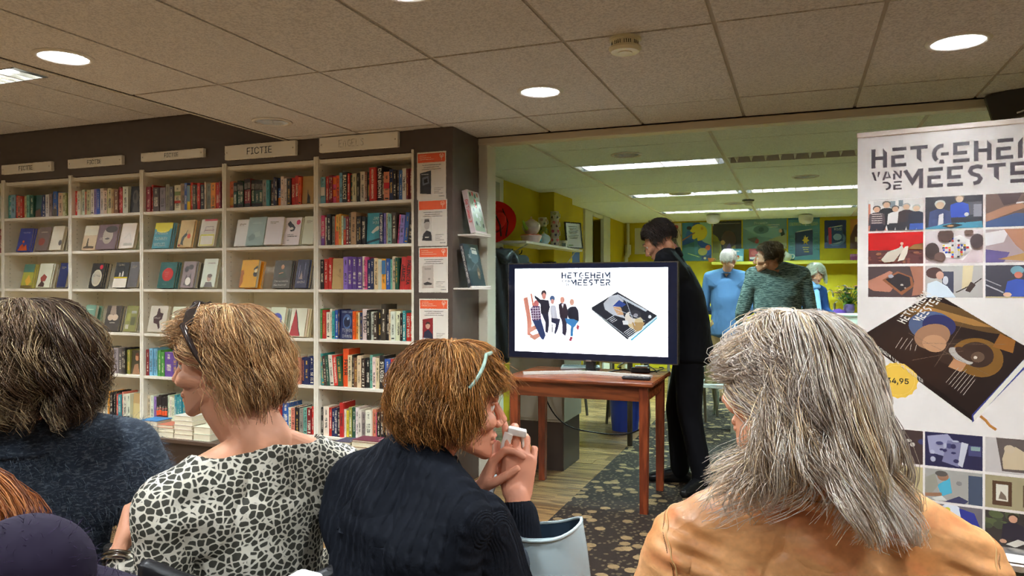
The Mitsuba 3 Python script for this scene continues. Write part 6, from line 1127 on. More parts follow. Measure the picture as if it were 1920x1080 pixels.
def head_hulls(M, ears=True, s=1.0):
    M = M @ SC(s); h = lambda *p: hull(p, M)
    o = [h(((0, -.018, .038), (.075, .094, .084)), ((0, .02, .0), (.067, .072, .068))),
         h(((0, .036, .012), (.061, .056, .058)), ((0, .06, -.058), (.036, .03, .034)), ((-.046, .012, -.062), .02), ((.046, .012, -.062), .02), ((0, .079, -.1), .017)),
         h(((-.03, .084, .024), .0115), ((.03, .084, .024), .0115)), h(((-.036, .064, -.026), (.026, .026, .024)), ((-.05, .02, -.03), .02)), h(((.036, .064, -.026), (.026, .026, .024)), ((.05, .02, -.03), .02)),
         h(((0, .092, .014), .008), ((0, .116, -.028), .0105)), h(((-.0115, .102, -.037), .0085), ((.0115, .102, -.037), .0085), ((0, .111, -.034), .0095)),
         h(((-.018, .088, -.064), .0075), ((.018, .088, -.064), .0075), ((0, .096, -.062), .008)), h(((-.015, .086, -.076), .0075), ((.015, .086, -.076), .0075), ((0, .093, -.077), .008))]
    if ears:
        for q in (-1, 1): o += [h(((q * .077, -.012, .014), (.007, .017, .02)), ((q * .074, -.002, -.024), (.007, .009, .012)))]
    return o
def face_parts(k, M, s=1.0, lips=(176, 96, 86), brow=(110, 90, 72), iris=(60, 50, 44)):
    M = M @ SC(s)
    for q in (-1, 1):
        e = thing_part = part(k, 'eye', MB().man(hull([((q * .031, .0745, .004), .0118)]), S(222, 214, 206), M), 'gloss', True)
        part(k, 'iris', MB().man(hull([((q * .031, .0816, .004), .0056)]), S(iris), M), 'gloss', True)
        part(k, 'eyelid', MB().man(hull([((q * .02, .082, .0125), .004), ((q * .031, .084, .0145), .0042), ((q * .043, .078, .0115), .004)]), SKIN, M), 'skin', True)
        part(k, 'eyebrow', MB().man(hull([((q * .016, .0955, .03), .0035), ((q * .034, .094, .036), .0035), ((q * .048, .08, .031), .0025)]), S(brow), M), 'matte', True)
    part(k, 'lips', MB().man(hull([((-.019, .09, -.0655), .0045), ((.019, .09, -.0655), .0045), ((0, .1015, -.0635), .0045)]), S(lips), M).man(hull([((-.015, .088, -.0745), .0045), ((.015, .088, -.0745), .0045), ((0, .098, -.0755), .0052)]), S(lips), M), 'skin', True)

def hand_hulls(M, tx, curl, thumb=(45, 20, 25, 20), splay=(6, 2, -2, -7), s=1.0):
    """wrist at the origin, fingers along +y, back of the hand +z, thumb towards x = tx"""
    M = M @ SC(s); X = [.031, .0105, -.0105, -.029]; Y = [.086, .091, .086, .076]; R = [.0102, .0106, .0102, .0088]
    seg = [(.042, .025, .021), (.046, .029, .022), (.042, .026, .021), (.033, .02, .018)]
    kn = [np.array([X[i] * tx, Y[i], .0]) for i in range(4)]
    o = [hull([((-.019, 0, -.002), (.015, .016, .017)), ((.019, 0, -.002), (.015, .016, .017))] + [(kn[i], R[i] * 1.12) for i in range(4)] + [((tx * .03, .035, -.008), .014)], M)]
    tips = []
    for i in range(4):
        p, a = kn[i], 0.; sp_ = math.radians(splay[i]) * tx; r = R[i]
        for j in range(3):
            a += math.radians(curl[i][j]); d = np.array([math.sin(sp_) * math.cos(a), math.cos(sp_) * math.cos(a), -math.sin(a)]); q = p + d * seg[i][j]
            o.append(hull([(p, r), (q, r * .9)], M)); p, r = q, r * .9
        tips.append(xf(M, p)[0])
    p = np.array([tx * .028, .022, -.008]); az = math.radians(thumb[0]); a = math.radians(thumb[1])
    for j, (L, r) in enumerate(((.042, .0125), (.033, .0108), (.026, .0092))):
        d = np.array([tx * math.sin(az) * math.cos(a), math.cos(az) * math.cos(a), -math.sin(a)]); q = p + d * L
        o.append(hull([(p, r), (q, r * .92)], M)); p = q
        if j < 2: az -= math.radians(thumb[2 + j])
    tips.append(xf(M, p)[0]); return o, tips
def frame(o, y, z):
    """matrix at o with +y along y and +z near z"""
    y = np.array(y, float); y /= np.linalg.norm(y); z = np.array(z, float); z = z - y * (z @ y); z /= np.linalg.norm(z); M = np.eye(4); M[:3, 0] = np.cross(y, z); M[:3, 1] = y; M[:3, 2] = z; M[:3, 3] = o; return M
def seg(*p): return hull(p)
def limb(pts):
    return [hull([pts[i], pts[i + 1]]) for i in range(len(pts) - 1)]
def rough(v, f, amp, sc, seed=0, stretch=(1, 1, 1)):
    return v + vnorm(v, f) * (meshkit.fbm(v * np.array(stretch) * sc + seed, 3, seed) - .5)[:, None] * 2 * amp

def strand_mesh(P, R, C, k=3):
    """P (n, m, 3) paths, R (n, m) radii, C (n, 3) colours"""
    n, m, _ = P.shape; t = np.gradient(P, axis=1); t /= np.linalg.norm(t, axis=2, keepdims=True) + 1e-9
    u = np.cross(t, np.array([.31, .17, .93])); u /= np.linalg.norm(u, axis=2, keepdims=True) + 1e-9; w = np.cross(t, u); g = np.arange(k) * 2 * np.pi / k
    V = P[:, :, None] + R[:, :, None, None] * (np.cos(g)[:, None] * u[:, :, None] + np.sin(g)[:, None] * w[:, :, None])
    i, j = np.meshgrid(np.arange(m - 1), np.arange(k), indexing='ij'); q = np.stack([i * k + j, i * k + (j + 1) % k, (i + 1) * k + (j + 1) % k, (i + 1) * k + j], -1).reshape(-1, 4)
    F = (tri(q)[None] + (np.arange(n) * m * k)[:, None, None]).reshape(-1, 3)
    return V.reshape(-1, 3), F, np.repeat(C, m * k, 0)
def hairdo(k, M, prof, n, tip, colours, weights, seed, sx=1., sy=1.12, cen=(0, -.012, 0), face=112, hair_line=.3, scalp=.45, clumps=260, wave=.008, freq=1.5, thick=.16, rad=.0007, m=14, fly=.004, curlr=.0, sweep=1.0, part_x=0., s_len=None, tint=.14, syf=None, fringe=(0, .4), flick=0., cv=.62, esp=2.6, spread=.16, coh=0., back=0.):
    """locks running down a surface of revolution round the head; angle 0 = back of the head, +-180 = forehead"""
    r = np.random.default_rng(seed); pr = np.array(prof, float); L = np.r_[0, np.cumsum(np.hypot(*np.diff(pr, axis=0).T))]; L /= L[-1]
    fr, fz = PchipInterpolator(L, pr[:, 0]), PchipInterpolator(L, pr[:, 1]); cen = np.array(cen)
    def surf(phi, s, sc):
        s = np.clip(s, 0, 1); R = fr(s) * sc
        return np.stack([cen[0] + sx * R * np.sin(phi), cen[1] - sy * R * np.cos(phi), cen[2] + fz(s) * (sc * .5 + .5)], -1)
    cp, cs, cl = r.uniform(-np.pi, np.pi, clumps), scalp * r.uniform(0, 1, clumps) ** .6, r.uniform(0, 1, clumps) ** .7
    cph = r.uniform(0, 2 * np.pi, clumps) * (1 - coh) + coh * 2 * np.pi * 2 * meshkit.noise(np.stack([np.sin(cp) * 2.2, np.cos(cp) * 2.2, cs * 3], -1) + seed, seed)
    cf, ce = freq * r.uniform(.8, 1.2, clumps), r.normal(0, .05, clumps)
    ccol = r.choice(len(colours), clumps, p=weights)
    c = r.integers(clumps, size=n); t = np.linspace(0, 1, m)[None]
    p0 = cp[c] + r.normal(0, spread, n); s0 = np.clip(np.where(r.uniform(size=n) < .1, r.uniform(0, .1, n), cs[c] + r.normal(0, .05, n)), .0, scalp * 1.05); lay = np.clip(cl[c] + r.normal(0, .12, n), 0, 1)
    p0 = (p0 + np.pi) % (2 * np.pi) - np.pi; fa = math.radians(face)
    tgt = np.where(np.abs(p0) > fa, np.sign(p0 + part_x) * (fa - .12 * r.uniform(0, 1, n) - (np.pi - np.abs(p0)) * .06), p0)
    end = np.array([tip(math.degrees(a)) for a in tgt]) + ce[c] + r.normal(0, .025, n) - .1 * (1 - lay) * 0
    frg = (np.abs(p0) > fa) & (r.uniform(size=n) < fringe[0]); tgt = np.where(frg, p0 - np.sign(p0) * .25 * r.uniform(0, 1, n), tgt); end = np.where(frg, fringe[1] + r.normal(0, .02, n), end)
    if s_len is not None: end = np.minimum(end, s0 + s_len * r.uniform(.8, 1.2, n))
    ease = np.clip(t * esp, 0, 1) ** .8; ph = p0[:, None] + (tgt - p0)[:, None] * ease * sweep
    ph = ph - np.sign(tgt)[:, None] * math.radians(back) * np.clip((t - .3) / .6, 0, 1) * np.clip((np.abs(tgt) - .7) / .6, 0, 1)[:, None] * ~frg[:, None]; ph = ph + np.where(np.abs(tgt) > .9, np.sign(tgt), 0)[:, None] * math.radians(flick) * np.clip((t - .62) / .38, 0, 1) ** 1.3; conv = 1 - cv * t; dphi = (p0 - cp[c] + np.pi) % (2 * np.pi) - np.pi
    ph = ph - dphi[:, None] * (1 - conv) * (np.abs(dphi) < .5)[:, None]
    s = s0[:, None] + (end - s0)[:, None] * t
    sc = 1 - thick * (1 - lay[:, None]) * np.clip(t * 4, 0, 1) - (.13 * (1 - np.clip(t * 5, 0, 1)))
    P = surf(ph, s, sc)
    T_ = np.stack([np.cos(ph), np.sin(ph), 0 * ph], -1); N_ = np.stack([np.sin(ph), -np.cos(ph), 0 * ph], -1)
    amp = wave * np.clip(t * 1.5, 0, 1); arg = 2 * np.pi * cf[c][:, None] * t + cph[c][:, None]
    P += T_ * (amp * np.sin(arg))[..., None] + N_ * ((amp * .7 + curlr * t) * np.cos(arg * 1.0 + .8))[..., None]
    j = r.normal(0, fly, (n, 1, 3)) * (t ** 1.5)[..., None]; wild = (r.uniform(size=n) < .05)[:, None, None]
    P += j * np.where(wild, 2.2, 1)
    Rr = rad * np.array([1.0] * m) * (1 - .6 * t ** 3) * r.uniform(.7, 1.3, (n, 1))
    col = np.array([S(q) for q in colours])[np.where(r.uniform(size=n) < .75, ccol[c], r.choice(len(colours), n, p=weights))] * np.exp(r.normal(0, tint, (n, 1)))
    v, f, C = strand_mesh(P, Rr, np.clip(col, 0, 1))
    # under-layer
    A, B = 72, 18; ph2 = np.linspace(-np.pi, np.pi, A + 1)[:-1]; lim = np.array([tip(math.degrees(a)) * .93 if abs(a) < fa else hair_line for a in ph2])
    g = surf(np.repeat(ph2[:, None], B, 1), np.linspace(.0, 1, B)[None] * lim[:, None], 1 - np.maximum(.2, thick * .95 * np.ones((1, B)))).reshape(-1, 3)
    ii, jj = np.meshgrid(np.arange(A), np.arange(B - 1), indexing='ij'); q = np.stack([ii * B + jj, ii * B + jj + 1, ((ii + 1) % A) * B + jj + 1, ((ii + 1) % A) * B + jj], -1).reshape(-1, 4)
    mb = MB(); mb.add(xf(M, v), f, C); part(k, 'hair', mb, 'hair', True)
    labels.setdefault(k + '__hair', {})['label'] = 'hair'
    part(k + '__hair', 'under_layer', MB().add(xf(M, g), tri(q), np.average([S(q_) for q_ in colours], axis=0, weights=weights)), 'hair', True)
class Fig:
    """a figure hung from its neck base N, facing heading degrees left of +Y"""
    def __init__(s, label, N, heading, sc=1.0): s.k = thing('person', label, 'person'); s.M = TR(N) @ RZ(heading) @ SC(sc); s.skin, s.N = [], np.array(N)
    def w(s, *p): return xf(s.M, [p])[0]
    def torso(s, pad=0., lean=(0, 0), shw=.185, bulk=1.0, shz=-.06, hunch=0.):
        g = lambda x, y, z, r: (s.w(x, y + lean[1] * z + hunch * math.sin(min(1, -z / .4) * math.pi) * -1, z), np.array(r, float) * bulk + pad if np.ndim(r) else r * bulk + pad)
        R3 = s.M[:3, :3]
        def ell(x, y, z, rx, ry, rz):   # ellipsoid turned with the figure
            c = np.array(g(x, y, z, 0)[0]); p = SPH * (np.array([rx, ry, rz]) * bulk + pad); return c + p @ (R3 / np.cbrt(np.linalg.det(R3))).T
        H = lambda *a: m3.Manifold.hull_points(np.vstack(a)); B = lambda x, y, z, r: ell(x, y, z, r, r, r)
        o = [H(ell(0, .0, -.13, .155, .095, .07), ell(0, .015, -.22, .165, .115, .09)), H(ell(0, .015, -.22, .165, .115, .09), ell(0, .01, -.36, .15, .105, .08)), H(ell(0, .01, -.36, .15, .105, .08), ell(0, .0, -.5, .185, .125, .09))]
        for q in (-1, 1): o.append(H(B(q * shw, -.005, shz, .05), B(q * .05, -.02, .0, .035), B(q * .1, -.0, -.15, .08), B(q * shw * .85, .0, -.14, .06)))
        o.append(H(B(0, -.02, -.01, .058), B(0, -.0, -.1, .09)))
        return o
    def legs(s, pad=0., turn=0., spread=.1, thigh=.42):
        zf = -s.N[2]; o, feet = [], []
        sc = np.linalg.norm(s.M[:3, 0]); zf /= sc; c, s_ = math.cos(math.radians(turn)), math.sin(math.radians(turn)); w0 = s.w; W_ = lambda x, y, z: w0(c * x - s_ * y, s_ * x + c * y, z)
        for q in (-1, 1):
            hip, kn, an = (q * .095, .02, -.5), (q * spread, thigh, -.5), (q * spread, thigh - .04, zf + .09)
            o += [hull([(W_(*hip), .088 + pad), (W_(*kn), .06 + pad)]), hull([(W_(*kn), .06 + pad), (W_(*an), .04 + pad)])]
            feet.append(hull([(W_(q * spread, thigh - .06, zf + .045), (.036, .036, .04)), (W_(q * spread, thigh + .13, zf + .035), (.036, .036, .03))]))
        return o, feet
def seat_chair(k_label, F, col=(30, 30, 32), back=True, dz=0., zb=-.23, ends=-.05, turn=0.):
    """padded visitor chair under and behind a seated figure"""
    k = thing('visitor_chair', k_label, 'chair'); sc = np.linalg.norm(F.M[:3, 0]); zf = -F.N[2] / sc; M = F.M @ RZ(turn)
    part(k, 'seat', MB().rbox((-.23, -.2, -.67), (.23, .26, -.61), S(col), .02, M), 'satin')
    if back:
        a = np.linspace(-1, 1, 13); pts = []
        H = []
        for i in range(12): H.append(hull([((a[j] * .235, -.185 + .05 * a[j] ** 2 + dz, z), .016) for j in (i, i + 1) for z in (-.5, zb + ends * a[j] ** 2)]))
        v, f = flesh(H, .03, 3); part(k, 'backrest', (xf(M, v), f, S(col)), 'satin', True)
        for q in (-1, 1): part(k, 'back_post', MB().tube(xf(M, [(q * .2, -.12 + dz, -.5), (q * .21, -.17, -.62)]), .013, S(150, 152, 150), 8), 'metal', True)
    for q in (-1, 1):
        for y in (-.19, .24): part(k, 'leg', MB().tube(xf(M, [(q * .2, y, -.62), (q * .22, y, zf + .0015 / sc)]), .012, S(150, 152, 150), 8), 'metal', True)
    return k

# --- woman in the tan leather jacket, right foreground
HC = dep(1472, 728, 1.27)
F = Fig('seated woman with wavy shoulder-length grey hair and a tan leather jacket, right foreground', dep(1534, 907, 1.28), 6, 1.08)
HM = TR(HC) @ RZ(61) @ RX(-2)
skin = head_hulls(HM, False) + [hull([(xf(HM, [(0, -.02, -.05)])[0], .054), (F.w(0, -.015, .0), .056)])] + F.torso(-.014, shz=-.1)
lg, ft = F.legs()
arms = []
for q in (-1, 1): arms += [hull([(F.w(q * .2, -.01, -.11), .05), (F.w(q * .255, .03, -.34), .042)]), hull([(F.w(q * .255, .03, -.34), .04), (F.w(q * .14, .26, -.42), .03)])]
hands = []
for q in (-1, 1): hands += hand_hulls(frame(F.w(q * .14, .26, -.42), F.M[:3, :3] @ np.array([-q * .7, .7, -.05]), (0, 0, 1)), -q, [(25, 30, 20)] * 4)[0]
v, f = flesh(skin + arms + lg + hands, .01, 4); part(F.k, 'body', (v, f, SKIN), 'skin', True)
face_parts(F.k, HM)
jk = F.torso(.014, shw=.205, shz=-.105)
for q in (-1, 1): jk += [hull([(F.w(q * .205, -.01, -.112), .064), (F.w(q * .235, .0, -.19), .07)]), hull([(F.w(q * .235, .0, -.19), .068), (F.w(q * .268, .03, -.34), .058)]), hull([(F.w(q * .268, .03, -.34), .057), (F.w(q * .16, .22, -.41), .046)])]
v, f = flesh(jk, .009, 5)
loc = xf(np.linalg.inv(F.M), v)
pull = np.exp(-((np.abs(loc[:, 0]) - .2) / .05) ** 2) * np.exp(-((loc[:, 2] + .13) / .07) ** 2)      # gathers at the sleeve seams
v = v + vnorm(v, f) * (pull * .0055 * np.sin(loc[:, 2] * 190 + loc[:, 0] * 60))[:, None]
v = v + vnorm(v, f) * (.006 * np.exp(-(loc[:, 2] + .2) ** 2 / .02) * np.sin(loc[:, 0] * 22 + loc[:, 2] * 46))[:, None]
v = rough(v, f, .005, 9, 2, (1, 1, 1.6)); JV, JF = v, f
part(F.k, 'jacket', (v, f, WHITE), 'leather', True)
KT = cKDTree(JV); JN = vnorm(JV, JF)
def on_skin(pts, lift=.0015, n=8, KT=None, V=None, N=None):
    d, i = KT.query(pts, k=n); w = 1 / (d + .002); w /= w.sum(1, keepdims=True); return (V[i] * w[..., None]).sum(1) + (N[i] * w[..., None]).sum(1) * lift
def seam(pts, r, col, lift=.001, dash=False):
    p = spline(np.array([F.w(*q) for q in pts]), 70); p = on_skin(p, lift, 8, KT, JV, JN)
    for _ in range(3): p[1:-1] = (p[:-2] + p[1:-1] * 2 + p[2:]) / 4
    part(F.k + '__jacket', 'seam', MB().tube(p, r, S(col), 6), 'satin', True)
seam([(-.2, -.16, -.26), (-.13, -.16, -.165), (0, -.16, -.128), (.13, -.16, -.165), (.2, -.16, -.26)], .0022, (150, 98, 52))
seam([(-.205, -.16, -.27), (-.135, -.16, -.175), (0, -.16, -.139), (.135, -.16, -.175), (.205, -.16, -.27)], .0012, (196, 150, 96), .0004)
seam([(0, -.16, -.14), (0, -.16, -.4)], .0018, (150, 98, 52))
for q in (-1, 1):
    seam([(q * .215, .04, -.05), (q * .23, -.02, -.07), (q * .228, -.07, -.11), (q * .213, -.1, -.17), (q * .19, -.1, -.26)], .0017, (196, 150, 96), .0008)
    seam([(q * .219, .04, -.051), (q * .235, -.02, -.074), (q * .233, -.07, -.112), (q * .218, -.1, -.172), (q * .195, -.1, -.262)], .0012, (128, 82, 42), .0)
col_ = []
for i in range(15):
    a0, a1 = [math.radians(-150 + 300 * (i + j) / 15) for j in (0, 1)]
    P = lambda a, z, r: F.w(r * math.sin(a), -.02 - r * .85 * math.cos(a), z + .008)
    col_.append(hull([(P(a0, .012, .085), .005), (P(a1, .012, .085), .005), (P(a0, .05, .07), .005), (P(a1, .05, .07), .005), (P(a0, -.02, .1), .005), (P(a1, -.02, .1), .005)]))
v, f = flesh(col_, .008, 2); part(F.k, 'collar', (rough(v, f, .002, 30), f, WHITE), 'leather', True)
cs = MB()
for z, r in ((.046, .0765), (.0, .098)): cs.tube([F.w((r + .0045) * math.sin(a), -.02 - (r + .0045) * .85 * math.cos(a), z) for a in np.radians(np.linspace(-120, 120, 50))], .0011, S(140, 92, 50), 5)
part(F.k + '__collar', 'stitching', cs, 'satin', True)
lg, ft = F.legs(.012); v, f = flesh(lg + [hull([(F.w(0, 0, -.52), (.19, .16, .1))])], .02, 4); part(F.k, 'trousers', (v, f, S(60, 62, 74)), 'cloth', True)
for x in ft: part(F.k, 'shoe', MB().man(x, S(50, 40, 34)), 'satin', True)
G4 = [(224, 214, 202), (204, 190, 176), (160, 146, 136), (220, 200, 168), (184, 162, 134), (234, 228, 218)]
hairdo(F.k, HM, [(0, .142), (.055, .136), (.098, .1), (.12, .045), (.126, -.02), (.132, -.09), (.146, -.15), (.152, -.19), (.142, -.225)], 4700, lambda a: .9 + .07 * math.sin(math.radians(a * 1.3 + 30)) - (.1 if abs(a) > 84 else 0) + .05 * math.cos(math.radians(a)), G4, [.28, .2, .08, .2, .08, .16], 41, sx=.94, sy=1.06, syf=1.0, cen=(0, -.022, 0), face=80, hair_line=.27, clumps=125, wave=.026, freq=1.5, spread=.12, coh=.75, thick=.26, rad=.00084, m=15, fly=.006, curlr=.012, fringe=(.45, .42), flick=34, cv=.84, tint=.18)
seat_chair('dark visitor chair under the woman in the tan jacket', F, (40, 40, 42), True, 0., -.42)

dp = lambda x, y, d: dep(x, y, d * 1.1)
# --- fair-haired woman in the black and white patterned top
F = Fig('seated woman with a fair bob, sunglasses on her head and a black-and-white patterned top', dp(482, 826, 1.53), 68, 1.08)
HC = dp(417, 684, 1.55); HM = TR(HC) @ RZ(103) @ RX(-3)
wr = dp(226, 1040, 1.40); el = dp(318, 1205, 1.40); sh = F.w(-.2, -.01, -.095)
hM = frame(wr, dp(250, 955, 1.46) - wr, np.array([-.9, -.5, .1]))
hh, _ = hand_hulls(hM, 1, [(50, 50, 25), (55, 55, 25), (58, 55, 25), (60, 55, 25)], (35, 40, 20, 20))
skin = head_hulls(HM, True) + [hull([(xf(HM, [(0, -.012, -.05)])[0], .062), (xf(HM, [(0, -.01, -.09)])[0], .06), (F.w(0, -.012, -.0), .07)])] + F.torso(-.01, shz=-.075)
skin += limb([(sh, .048), (el, .04), (el * .45 + wr * .55, .036), (wr, .026)]) + hh
er = F.w(.25, .05, -.33); wr2 = F.w(.1, .27, -.44); hh2, _ = hand_hulls(frame(wr2, F.M[:3, :3] @ np.array([-.6, .8, 0]), (0, 0, 1)), -1, [(25, 30, 20)] * 4)
skin += limb([(F.w(.2, -.01, -.095), .048), (er, .04), (wr2, .027)]) + hh2
lg, ft = F.legs(turn=-55); v, f = flesh(skin + lg, .01, 4); part(F.k, 'body', (v, f, SKIN), 'skin', True); face_parts(F.k, HM)
tp = F.torso(.006, shw=.19, shz=-.085) + limb([(sh, .06), (sh * .5 + el * .5, .056), (el, .05), (el * .45 + wr * .55, .045), (el * .12 + wr * .88, .04)]) + limb([(F.w(.2, -.01, -.095), .06), (er, .05), (wr2, .038)])
nk = hull([(F.w(q * .095, y, z), .07) for q in (-1, 1) for y, z in ((-.035, .05), (.1, .01))])
v, f = flesh(tp, .008, 7, cut=nk)
loc = xf(np.linalg.inv(F.M), v)
v = v + vnorm(v, f) * (.006 * np.exp(-((loc[:, 2] + .36) / .08) ** 2) * np.sin(loc[:, 2] * 70 + loc[:, 0] * 30) + .004 * np.exp(-((np.abs(loc[:, 0]) - .18) / .05) ** 2) * np.sin(loc[:, 2] * 90))[:, None]
part(F.k, 'top', (rough(v, f, .004, 11, 5), f, WHITE), 'net_print', True)
lg, ft = F.legs(.012, turn=-55); v, f = flesh(lg + [hull([(F.w(0, 0, -.52), (.19, .16, .1))])], .02, 4); part(F.k, 'trousers', (v, f, S(40, 40, 48)), 'cloth', True)
for x in ft: part(F.k, 'shoe', MB().man(x, S(40, 34, 30)), 'satin', True)
wd = (hM[:3, 1]); wc = wr - wd * .012
ring = lambda c, ax, r, n=28: [c + r * (math.cos(a) * u + 1.0 * math.sin(a) * w_) for u, w_ in [(np.cross(ax, [0, 1, 0.]) / np.linalg.norm(np.cross(ax, [0, 1, 0.])), np.cross(ax, np.cross(ax, [0, 1, 0.])) / np.linalg.norm(np.cross(ax, [0, 1, 0.])))] for a in np.linspace(0, 2 * np.pi, n)]
wk = part(F.k, 'wristwatch', MB().tube(ring(wc - wd * .004, wd, .0325), .0055, S(206, 200, 186), 8).tube(ring(wc + wd * .006, wd, .0322), .0045, S(176, 170, 156), 8), 'mirror_metal', True, label='silver wristwatch')
cz = wc + (dp(212, 1036, 1.4) - wc) / np.linalg.norm(dp(212, 1036, 1.4) - wc) * .033
part(wk, 'dial', MB().man(hull([((0, 0, 0), (.017, .012, .012))]), S(36, 34, 32), TR(cz)), 'gloss', True)
G2 = [(180, 138, 90), (150, 110, 68), (210, 174, 124), (116, 84, 54), (196, 158, 108)]
def tip2(a): return .84 - .12 * math.exp(-((abs(a) - 84) / 26) ** 2) + .03 * math.cos(math.radians(a))
hairdo(F.k, HM, [(0, .146), (.06, .138), (.104, .1), (.127, .045), (.13, -.01), (.124, -.06), (.106, -.1), (.092, -.125), (.084, -.15)], 4500, tip2, G2, [.28, .26, .18, .14, .14], 22, sx=.92, sy=1.05, syf=.9, cen=(0, -.018, 0), face=88, hair_line=.27, clumps=120, wave=.016, freq=1.4, spread=.13, coh=.6, thick=.26, rad=.00083, m=13, fly=.008, curlr=.012, fringe=(.4, .36), flick=0, cv=.78, tint=.18, back=20)
# sunglasses pushed up into the hair
sgl = thing('sunglasses', 'dark brown sunglasses pushed up into the fair-haired woman\'s hair', 'sunglasses')
gl = MB(); hp = lambda *q: xf(HM, [q])[0]
for q in (-1, 1):
    gl.man(hull([(hp(q * .098, .03, .095), .004), (hp(q * .02, .055, .138), .004), (hp(q * .098, .014, .1), .003), (hp(q * .022, .036, .145), .003), (hp(q * .06, .044, .124), .004)]), S(30, 24, 22))
gl.tube(spline([hp(-.022, .05, .142), hp(0, .056, .147), hp(.022, .05, .142)], 8), .0045, S(30, 24, 22), 8)
part(sgl, 'front', gl, 'gloss', True)
for q in (-1, 1):
    p = spline([hp(q * .1, .03, .098), hp(q * .12, .008, .073), hp(q * .13, -.016, .035), hp(q * .126, -.036, .005)], 14)
    part(sgl, 'temple', MB().tube(p, np.linspace(.008, .005, 14), S(34, 26, 24), 8), 'gloss', True)
seat_chair('black padded chair behind the woman in the patterned top', F, (22, 22, 24), True, -.035, -.24, .075, -12)

# --- brown-haired woman in the navy cable sweater, drinking hands at her mouth
F = Fig('seated woman with short brown hair in a navy sweater, white paper at her mouth', dp(784, 862, 1.46), -24, 1.05)
HC = dp(848, 762, 1.46); HM = TR(HC) @ RZ(-50) @ RX(-3)
shR, shL = F.w(.185, .0, -.095), F.w(-.18, .0, -.1)
wrR, elR = dp(970, 926, 1.47), dp(988, 1200, 1.40); wrL, elL = dp(897, 922, 1.50), dp(850, 1130, 1.6)
hR = frame(wrR, dp(978, 842, 1.485) - wrR, EYE - wrR + np.array([.35, .0, .1]))
hhR, tR = hand_hulls(hR, -1, [(4, 34, 22), (16, 46, 26), (26, 52, 26), (36, 54, 26)], (26, 30, 12, 18), splay=(9, 3, -4, -12), s=.96)
hL = frame(wrL, dp(934, 848, 1.5) - wrL, np.array([-.85, -.2, .3]))
hhL, tL = hand_hulls(hL, 1, [(20, 50, 25), (30, 55, 25), (36, 58, 25), (42, 58, 25)], (30, 30, 14, 18), splay=(8, 3, -3, -10), s=.93)
skin = head_hulls(HM, True) + [hull([(xf(HM, [(0, -.022, -.05)])[0], .055), (F.w(0.0, .0, .0), .062)])] + F.torso(-.008, hunch=.05)
skin += limb([(shR, .048), (elR, .04), (elR * .4 + wrR * .6, .036), (wrR, .0265)]) + hhR + limb([(shL, .048), (elL, .04), (wrL, .026)]) + hhL
lg, ft = F.legs(); v, f = flesh(skin + lg, .009, 4); part(F.k, 'body', (v, f, SKIN2), 'skin', True); face_parts(F.k, HM)
sw = F.torso(.016, shw=.185, hunch=.055, bulk=1.04, shz=-.085) + limb([(shR, .068), (shR * .5 + elR * .5, .066), (elR, .06)]) + limb([(shL, .062), (elL, .058), (elL * .2 + wrL * .8, .042)])
v, f = flesh(sw, .01, 5); loc = xf(np.linalg.inv(F.M), v)
v = v + vnorm(v, f) * (.005 * np.sin(loc[:, 2] * 38 + loc[:, 0] * 16 + 2 * np.sin(loc[:, 1] * 14)))[:, None]
part(F.k, 'sweater', (rough(v, f, .005, 8, 9), f, WHITE), 'cable_knit', True)
v, f = flesh(limb([(elR, .06), (elR * .45 + wrR * .55, .05), (elR * .2 + wrR * .8, .044), (wrR + (elR - wrR) * .16, .042)]), .008, 2); part(F.k + '__sweater', 'cuff', (v, f, WHITE), 'rib_knit', True)
col_ = []
for i in range(18):
    a0, a1 = [math.radians(-165 + 330 * (i + j) / 18) for j in (0, 1)]
    P = lambda a, z, r: F.w(r * math.sin(a), .004 - r * .95 * math.cos(a) + (.035 if abs(a) > 2 else 0) * 0, z - .035 * (1 - math.cos(a)) * .5)
    col_.append(hull([(P(a0, .03, .074), .009), (P(a1, .03, .074), .009), (P(a0, -.03, .1), .012), (P(a1, -.03, .1), .012)]))
v, f = flesh(col_, .008, 3); part(F.k + '__sweater', 'collar', (v, f, WHITE), 'rib_knit', True)
lg, ft = F.legs(.012); v, f = flesh(lg + [hull([(F.w(0, 0, -.52), (.19, .16, .1))])], .02, 4); part(F.k, 'trousers', (v, f, S(36, 38, 48)), 'cloth', True)
for x in ft: part(F.k, 'shoe', MB().man(x, S(36, 32, 32)), 'satin', True)
G3 = [(160, 108, 54), (128, 82, 38), (188, 136, 74), (96, 60, 28), (206, 162, 104)]
def tip3(a): return .86 - (.34 if abs(a) > 120 else 0) - .05 * abs(math.sin(math.radians(a)))
hairdo(F.k, HM, [(0, .15), (.062, .143), (.108, .108), (.13, .05), (.128, -.005), (.112, -.05), (.09, -.085), (.074, -.108)], 4600, tip3, G3, [.32, .26, .18, .16, .08], 33, sx=.9, sy=.99, syf=.96, cen=(0, -.012, 0), face=118, hair_line=.34, clumps=140, wave=.013, freq=1.3, spread=.13, coh=.5, thick=.24, rad=.00081, m=12, fly=.008, curlr=.012, s_len=.66, fringe=(.8, .52), cv=.78, tint=.18, back=8)
